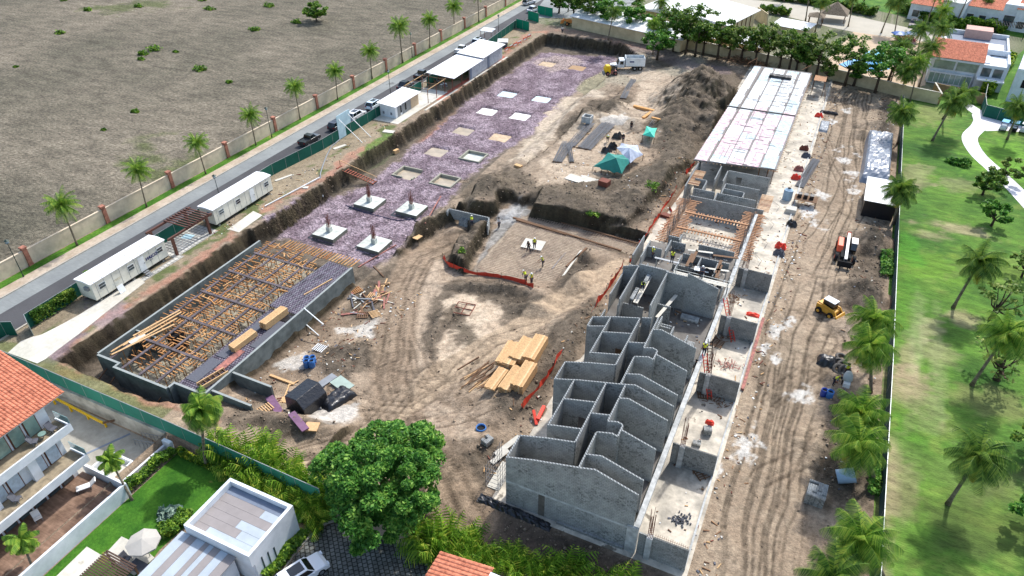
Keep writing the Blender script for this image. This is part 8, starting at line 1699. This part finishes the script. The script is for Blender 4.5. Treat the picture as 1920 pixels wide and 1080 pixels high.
# telehandler, seen from the front
q = gp(1583,480); th = thing('telehandler', q, 'orange and white telescopic handler parked by a dirt heap', 'telehandler', None, R(-88)); M_ORG = mat('machine orange', (222,88,46), .45, .08, 1); M_MWH = mat('machine white', (232,226,220), .45, .05)
MB().ext([(-2.6,.7),(2.2,.6),(2.2,1.1),(.6,1.25),(-.2,1.5),(-2.6,1.6)], -.65, .65).build('chassis', M_DARK, th); MB().ext([(-2.0,.8),(.5,.8),(.9,1.0),(.3,1.75),(-1.9,1.9)], -1.25, -.5).build('engine_cover', M_ORG, th, bevel=.08)
MB().ext([(-1.5,.8),(.5,.8),(.7,1.5),(.3,2.35),(-1.3,2.4)], .42, 1.2).build('cab', M_AUTOG, th, bevel=.05); MB().box(-1.35,.4,2.38,.35,1.22,2.46).build('cab_roof', M_MWH, th, bevel=.03)
MB().bar((-2.5,0,2.25),(3.0,0,1.15),.36,.42).build('boom', M_MWH, th); MB().bar((-2.9,0,2.0),(-2.5,0,2.35),.5,.5).build('boom_pivot', M_ORG, th); MB().bar((2.8,0,1.3),(3.4,0,.6),.3).build('boom_head', M_DARK, th)
MB().box(3.35,-.9,.25,3.5,.9,1.1).build('carriage', M_DARK, th)
for y in (-.5,.5): MB().box(3.4,y-.07,.12,4.6,y+.07,.2).build('fork', M_DARK, th)
for x in (-1.8,1.7):
    for y in (-1.15,1.15): wheel(th, x, y, .62, .42, M_ORG)
q = gp(1553,588); sk = thing('skid_loader', q, 'yellow skid steer loader with white cab roof on the dirt lane', 'skid loader', None, R(-28)); M_YM = mat('machine yellow', (214,160,60), .5, .1, 1)
MB().ext([(-1.5,.4),(1.0,.35),(1.0,.9),(.6,1.0),(-.6,1.2),(-1.5,1.2)], -.75, .75).build('body', M_YM, sk, bevel=.05); MB().ext([(-.9,1.1),(.7,.95),(.6,2.0),(-.8,2.05)], -.5, .5).build('cab', M_AUTOG, sk); MB().box(-.9,-.55,2.03,.7,.55,2.12).build('cab_roof', M_WHITE, sk, bevel=.03)
for s in (-.68,.68): MB().bar((-1.4,s,1.45),(.9,s,1.15),.14,.2).build('lift_arm', M_YM, sk); MB().bar((.9,s,1.15),(1.5,s,.4),.14,.2).build('lift_arm', M_YM, sk)
MB().ext([(1.4,.1),(2.2,.08),(1.7,.3),(1.5,.75),(1.4,.75)], -.95, .95).build('bucket', M_YM, sk)
for x in (-.95,.65):
    for y in (-.9,.9): wheel(sk, x, y, .42, .3, M_YM)
# dump truck and the yellow machine behind it
q = gp(1178,130); dt = thing('dump_truck', (q.x,q.y,q.z), 'white dump truck with high tipping body on the far ramp', 'truck', None, R(205))
MB().box(-3.4,-.45,.7,3.6,.45,1.0).build('chassis', M_DARK, dt)
b = MB(); b.box(-3.6,-1.2,1.05,.9,1.2,1.15); b.box(-3.6,-1.25,1.15,.9,-1.15,3.0); b.box(-3.6,1.15,1.15,.9,1.25,3.0); b.box(.8,-1.15,1.15,.9,1.15,3.1); b.box(-3.6,-1.15,1.15,-3.5,1.15,2.9); b.build('tipper_body', M_WHITE, dt, bevel=.02); MB().box(-3.4,-1.1,1.2,.75,1.1,2.3).build('load', M_DARK, dt)
MB().box(-1.0,1.25,2.0,.0,1.27,2.3).build('lettering', M_NAVY, dt); MB().ext([(1.1,.7),(2.6,.7),(3.0,1.4),(2.7,1.5),(2.3,2.45),(1.1,2.5)], -1.1, 1.1).build('cab', M_WHITE, dt, bevel=.06); MB().ext([(2.32,1.55),(2.86,1.5),(2.42,2.3)], -.95, .95).build('windscreen', M_AUTOG, dt); MB().ext([(2.6,.7),(4.3,.7),(4.35,1.2),(2.7,1.45)], -.9, .9).build('bonnet', M_WHITE, dt, bevel=.06); MB().box(4.3,-1.0,.5,4.45,1.0,.8).build('bumper', M_DARK, dt)
for y in (-1.12,1.12): MB().box(1.4,y-.01,1.5,2.2,y+.01,2.2).build('side_window', M_AUTOG, dt)
for x in (-2.6,-1.3,3.2):
    for y in (-.95,.95): wheel(dt, x, y, .5, .34)
q = gp(1145,140); ym = thing('yellow_loader', q, 'small yellow machine with tall hood in front of the dump truck', 'loader', None, R(215)); MB().ext([(.2,.5),(1.5,.5),(1.7,1.6),(1.3,2.3),(.4,2.3)], -.7, .7).build('hood', M_YEL, ym, bevel=.15); MB().ext([(-1.4,.4),(.3,.4),(.3,1.1),(-1.2,1.0)], -.6, .6).build('chassis', M_WOODR, ym); MB().ext([(-.8,1.0),(.1,1.0),(0,2.2),(-.7,2.2)], -.5, .5).build('cab_frame', M_AUTOG, ym); MB().box(1.6,-.75,.1,1.9,.75,.9).build('counterweight', M_GREY, ym, bevel=.05)
for x in (-.9,1.0):
    for y in (-.75,.75): wheel(ym, x, y, .5, .35, M_WOODR)
q = gp(1078,48); bh = thing('backhoe', q, 'orange backhoe loader half hidden under the trees at the top', 'backhoe', None, R(190)); M_BH = mat('backhoe orange', (206,130,60), .5, .1)
MB().ext([(-1.4,.7),(2.4,.7),(2.4,1.4),(.6,1.5),(-1.4,1.4)], -.6, .6).build('body', M_BH, bh, bevel=.05); MB().ext([(-1.2,1.4),(.5,1.4),(.4,2.7),(-1.1,2.7)], -.75, .75).build('cab', M_AUTOG, bh); MB().box(-1.3,-.85,2.7,.55,.85,2.8).build('cab_roof', M_GREY, bh)
for p, q_ in (((-1.6,0,1.0),(-2.6,0,3.3)),((-2.6,0,3.3),(-3.6,0,1.6))): MB().bar(p,q_,.25,.4).build('digging_arm', M_BH, bh)
MB().ext([(-3.9,.9),(-3.3,1.0),(-3.4,1.7),(-3.8,1.6)], -.3, .3).build('bucket', M_DARK, bh)
for y in (-.55,.55): MB().bar((1.4,y,1.5),(3.4,y,1.2),.16,.24).build('loader_arm', M_BH, bh)
MB().ext([(3.2,.6),(4.0,.5),(3.6,1.5),(3.2,1.5)], -1.1, 1.1).build('front_bucket', M_BH, bh)
for x, r_ in ((-.8,.7),(2.0,.5)):
    for y in (-.9,.9): wheel(bh, x, y, r_, .4, M_BH)
# ================================================================ CLODS AND STONES ON THE GROUND
rg = np.random.default_rng(77); Vs = []; Fs = []; kk = 0
ico = np.array([(0,0,1),(.9,0,.3),(.28,.85,.3),(-.72,.53,.3),(-.72,-.53,.3),(.28,-.85,.3),(0,0,-.4)]); icf = [(0,1,2),(0,2,3),(0,3,4),(0,4,5),(0,5,1),(6,2,1),(6,3,2),(6,4,3),(6,5,4),(6,1,5)]
xi = rg.uniform(-75,12.4,60000); yi = rg.uniform(33,178,60000)
jx = np.clip(np.searchsorted(gx, xi)-1,0,len(gx)-2); jy = np.clip(np.searchsorted(gy, yi)-1,0,len(gy)-2)
dark = COL[jy,jx].mean(-1); keep = (rg.random(60000) < np.clip((.22-dark)*7,0,.9)*(1-GRV[jy,jx]*.9)+.035) & ~((xi > -20) & (xi < -1.4) & (yi > 37)) & ~((xi < -54) & (xi > -75.5) & (yi < 66)) & (H[jy,jx] > -2.8) & (yi < 160)
xi, yi, hh = xi[keep], yi[keep], H[jy,jx][keep]; n = len(xi); sz = rg.gamma(1.6,.035,n)+.035; sz = np.minimum(sz,.32)*np.where((dER[jy,jx][keep] < 5) | (dCR[jy,jx][keep] < 3), .45, 1)
vv = ico[None]*rg.uniform(.6,1.25,(n,7,1))*sz[:,None,None]+np.stack([xi,yi,hh+sz*.15],-1)[:,None,:]; ff = np.array(icf)[None]+(np.arange(n)*7)[:,None,None]
M_CLOD = mat('soil clods', (138,122,104), .95, .25, 1.2, (104,90,76)); o = npmesh('soil_clods', vv.reshape(-1,3), ff.reshape(-1,3), M_CLOD); tag(o, kind='stuff', label='scattered clods of dark soil and stones over the bare ground')

# litter: offcuts, lime lumps, bag scraps and stones along the lanes and walls
rl = random.Random(91); LM = [M_CONC, M_WOODD, M_WICK, M_WHITE, M_WOOD, M_REBAR, M_BLACK]
lb = [MB() for _ in LM]
def scat(n, fx, fy, zf=None):
    for _ in range(n):
        x, y = fx(), fy(); z = hz(x, y) if zf is None else zf; k = rl.choice([0,0,1,1,2,3,4,5,6]); s = rl.uniform(.08,.3)
        lb[k].ob((x,y,z+.04), (s*rl.uniform(.6,3.5) if k in (1,4,5) else s, s*.6 if k not in (1,4,5) else .09, rl.uniform(.03,.14)), rl.uniform(0,3.1), 0, rl.uniform(-.2,.2), rl.uniform(-.2,.2))
scat(420, lambda: rl.gauss(-.2,.8), lambda: rl.uniform(38,165)); scat(260, lambda: rl.uniform(7.5,12), lambda: rl.uniform(48,165)); scat(160, lambda: rl.uniform(-5.6,-1.9), lambda: rl.uniform(39,160), .05)
scat(300, lambda: rl.uniform(-54,-44), lambda: rl.uniform(38,66)); scat(150, lambda: rl.gauss(-20.8,.8), lambda: rl.uniform(40,116)); scat(160, lambda: rl.uniform(-42,-26), lambda: rl.uniform(98,125)); scat(140, lambda: rl.uniform(-16,-7), lambda: rl.uniform(61,83), 3.3); scat(120, lambda: rl.gauss(-78.5,1.2), lambda: rl.uniform(60,110)); scat(120, lambda: rl.uniform(-16,-7), lambda: rl.uniform(85,98), .05)
for k, m in enumerate(LM): o = lb[k].build('site_litter', m); tag(o, kind='stuff')
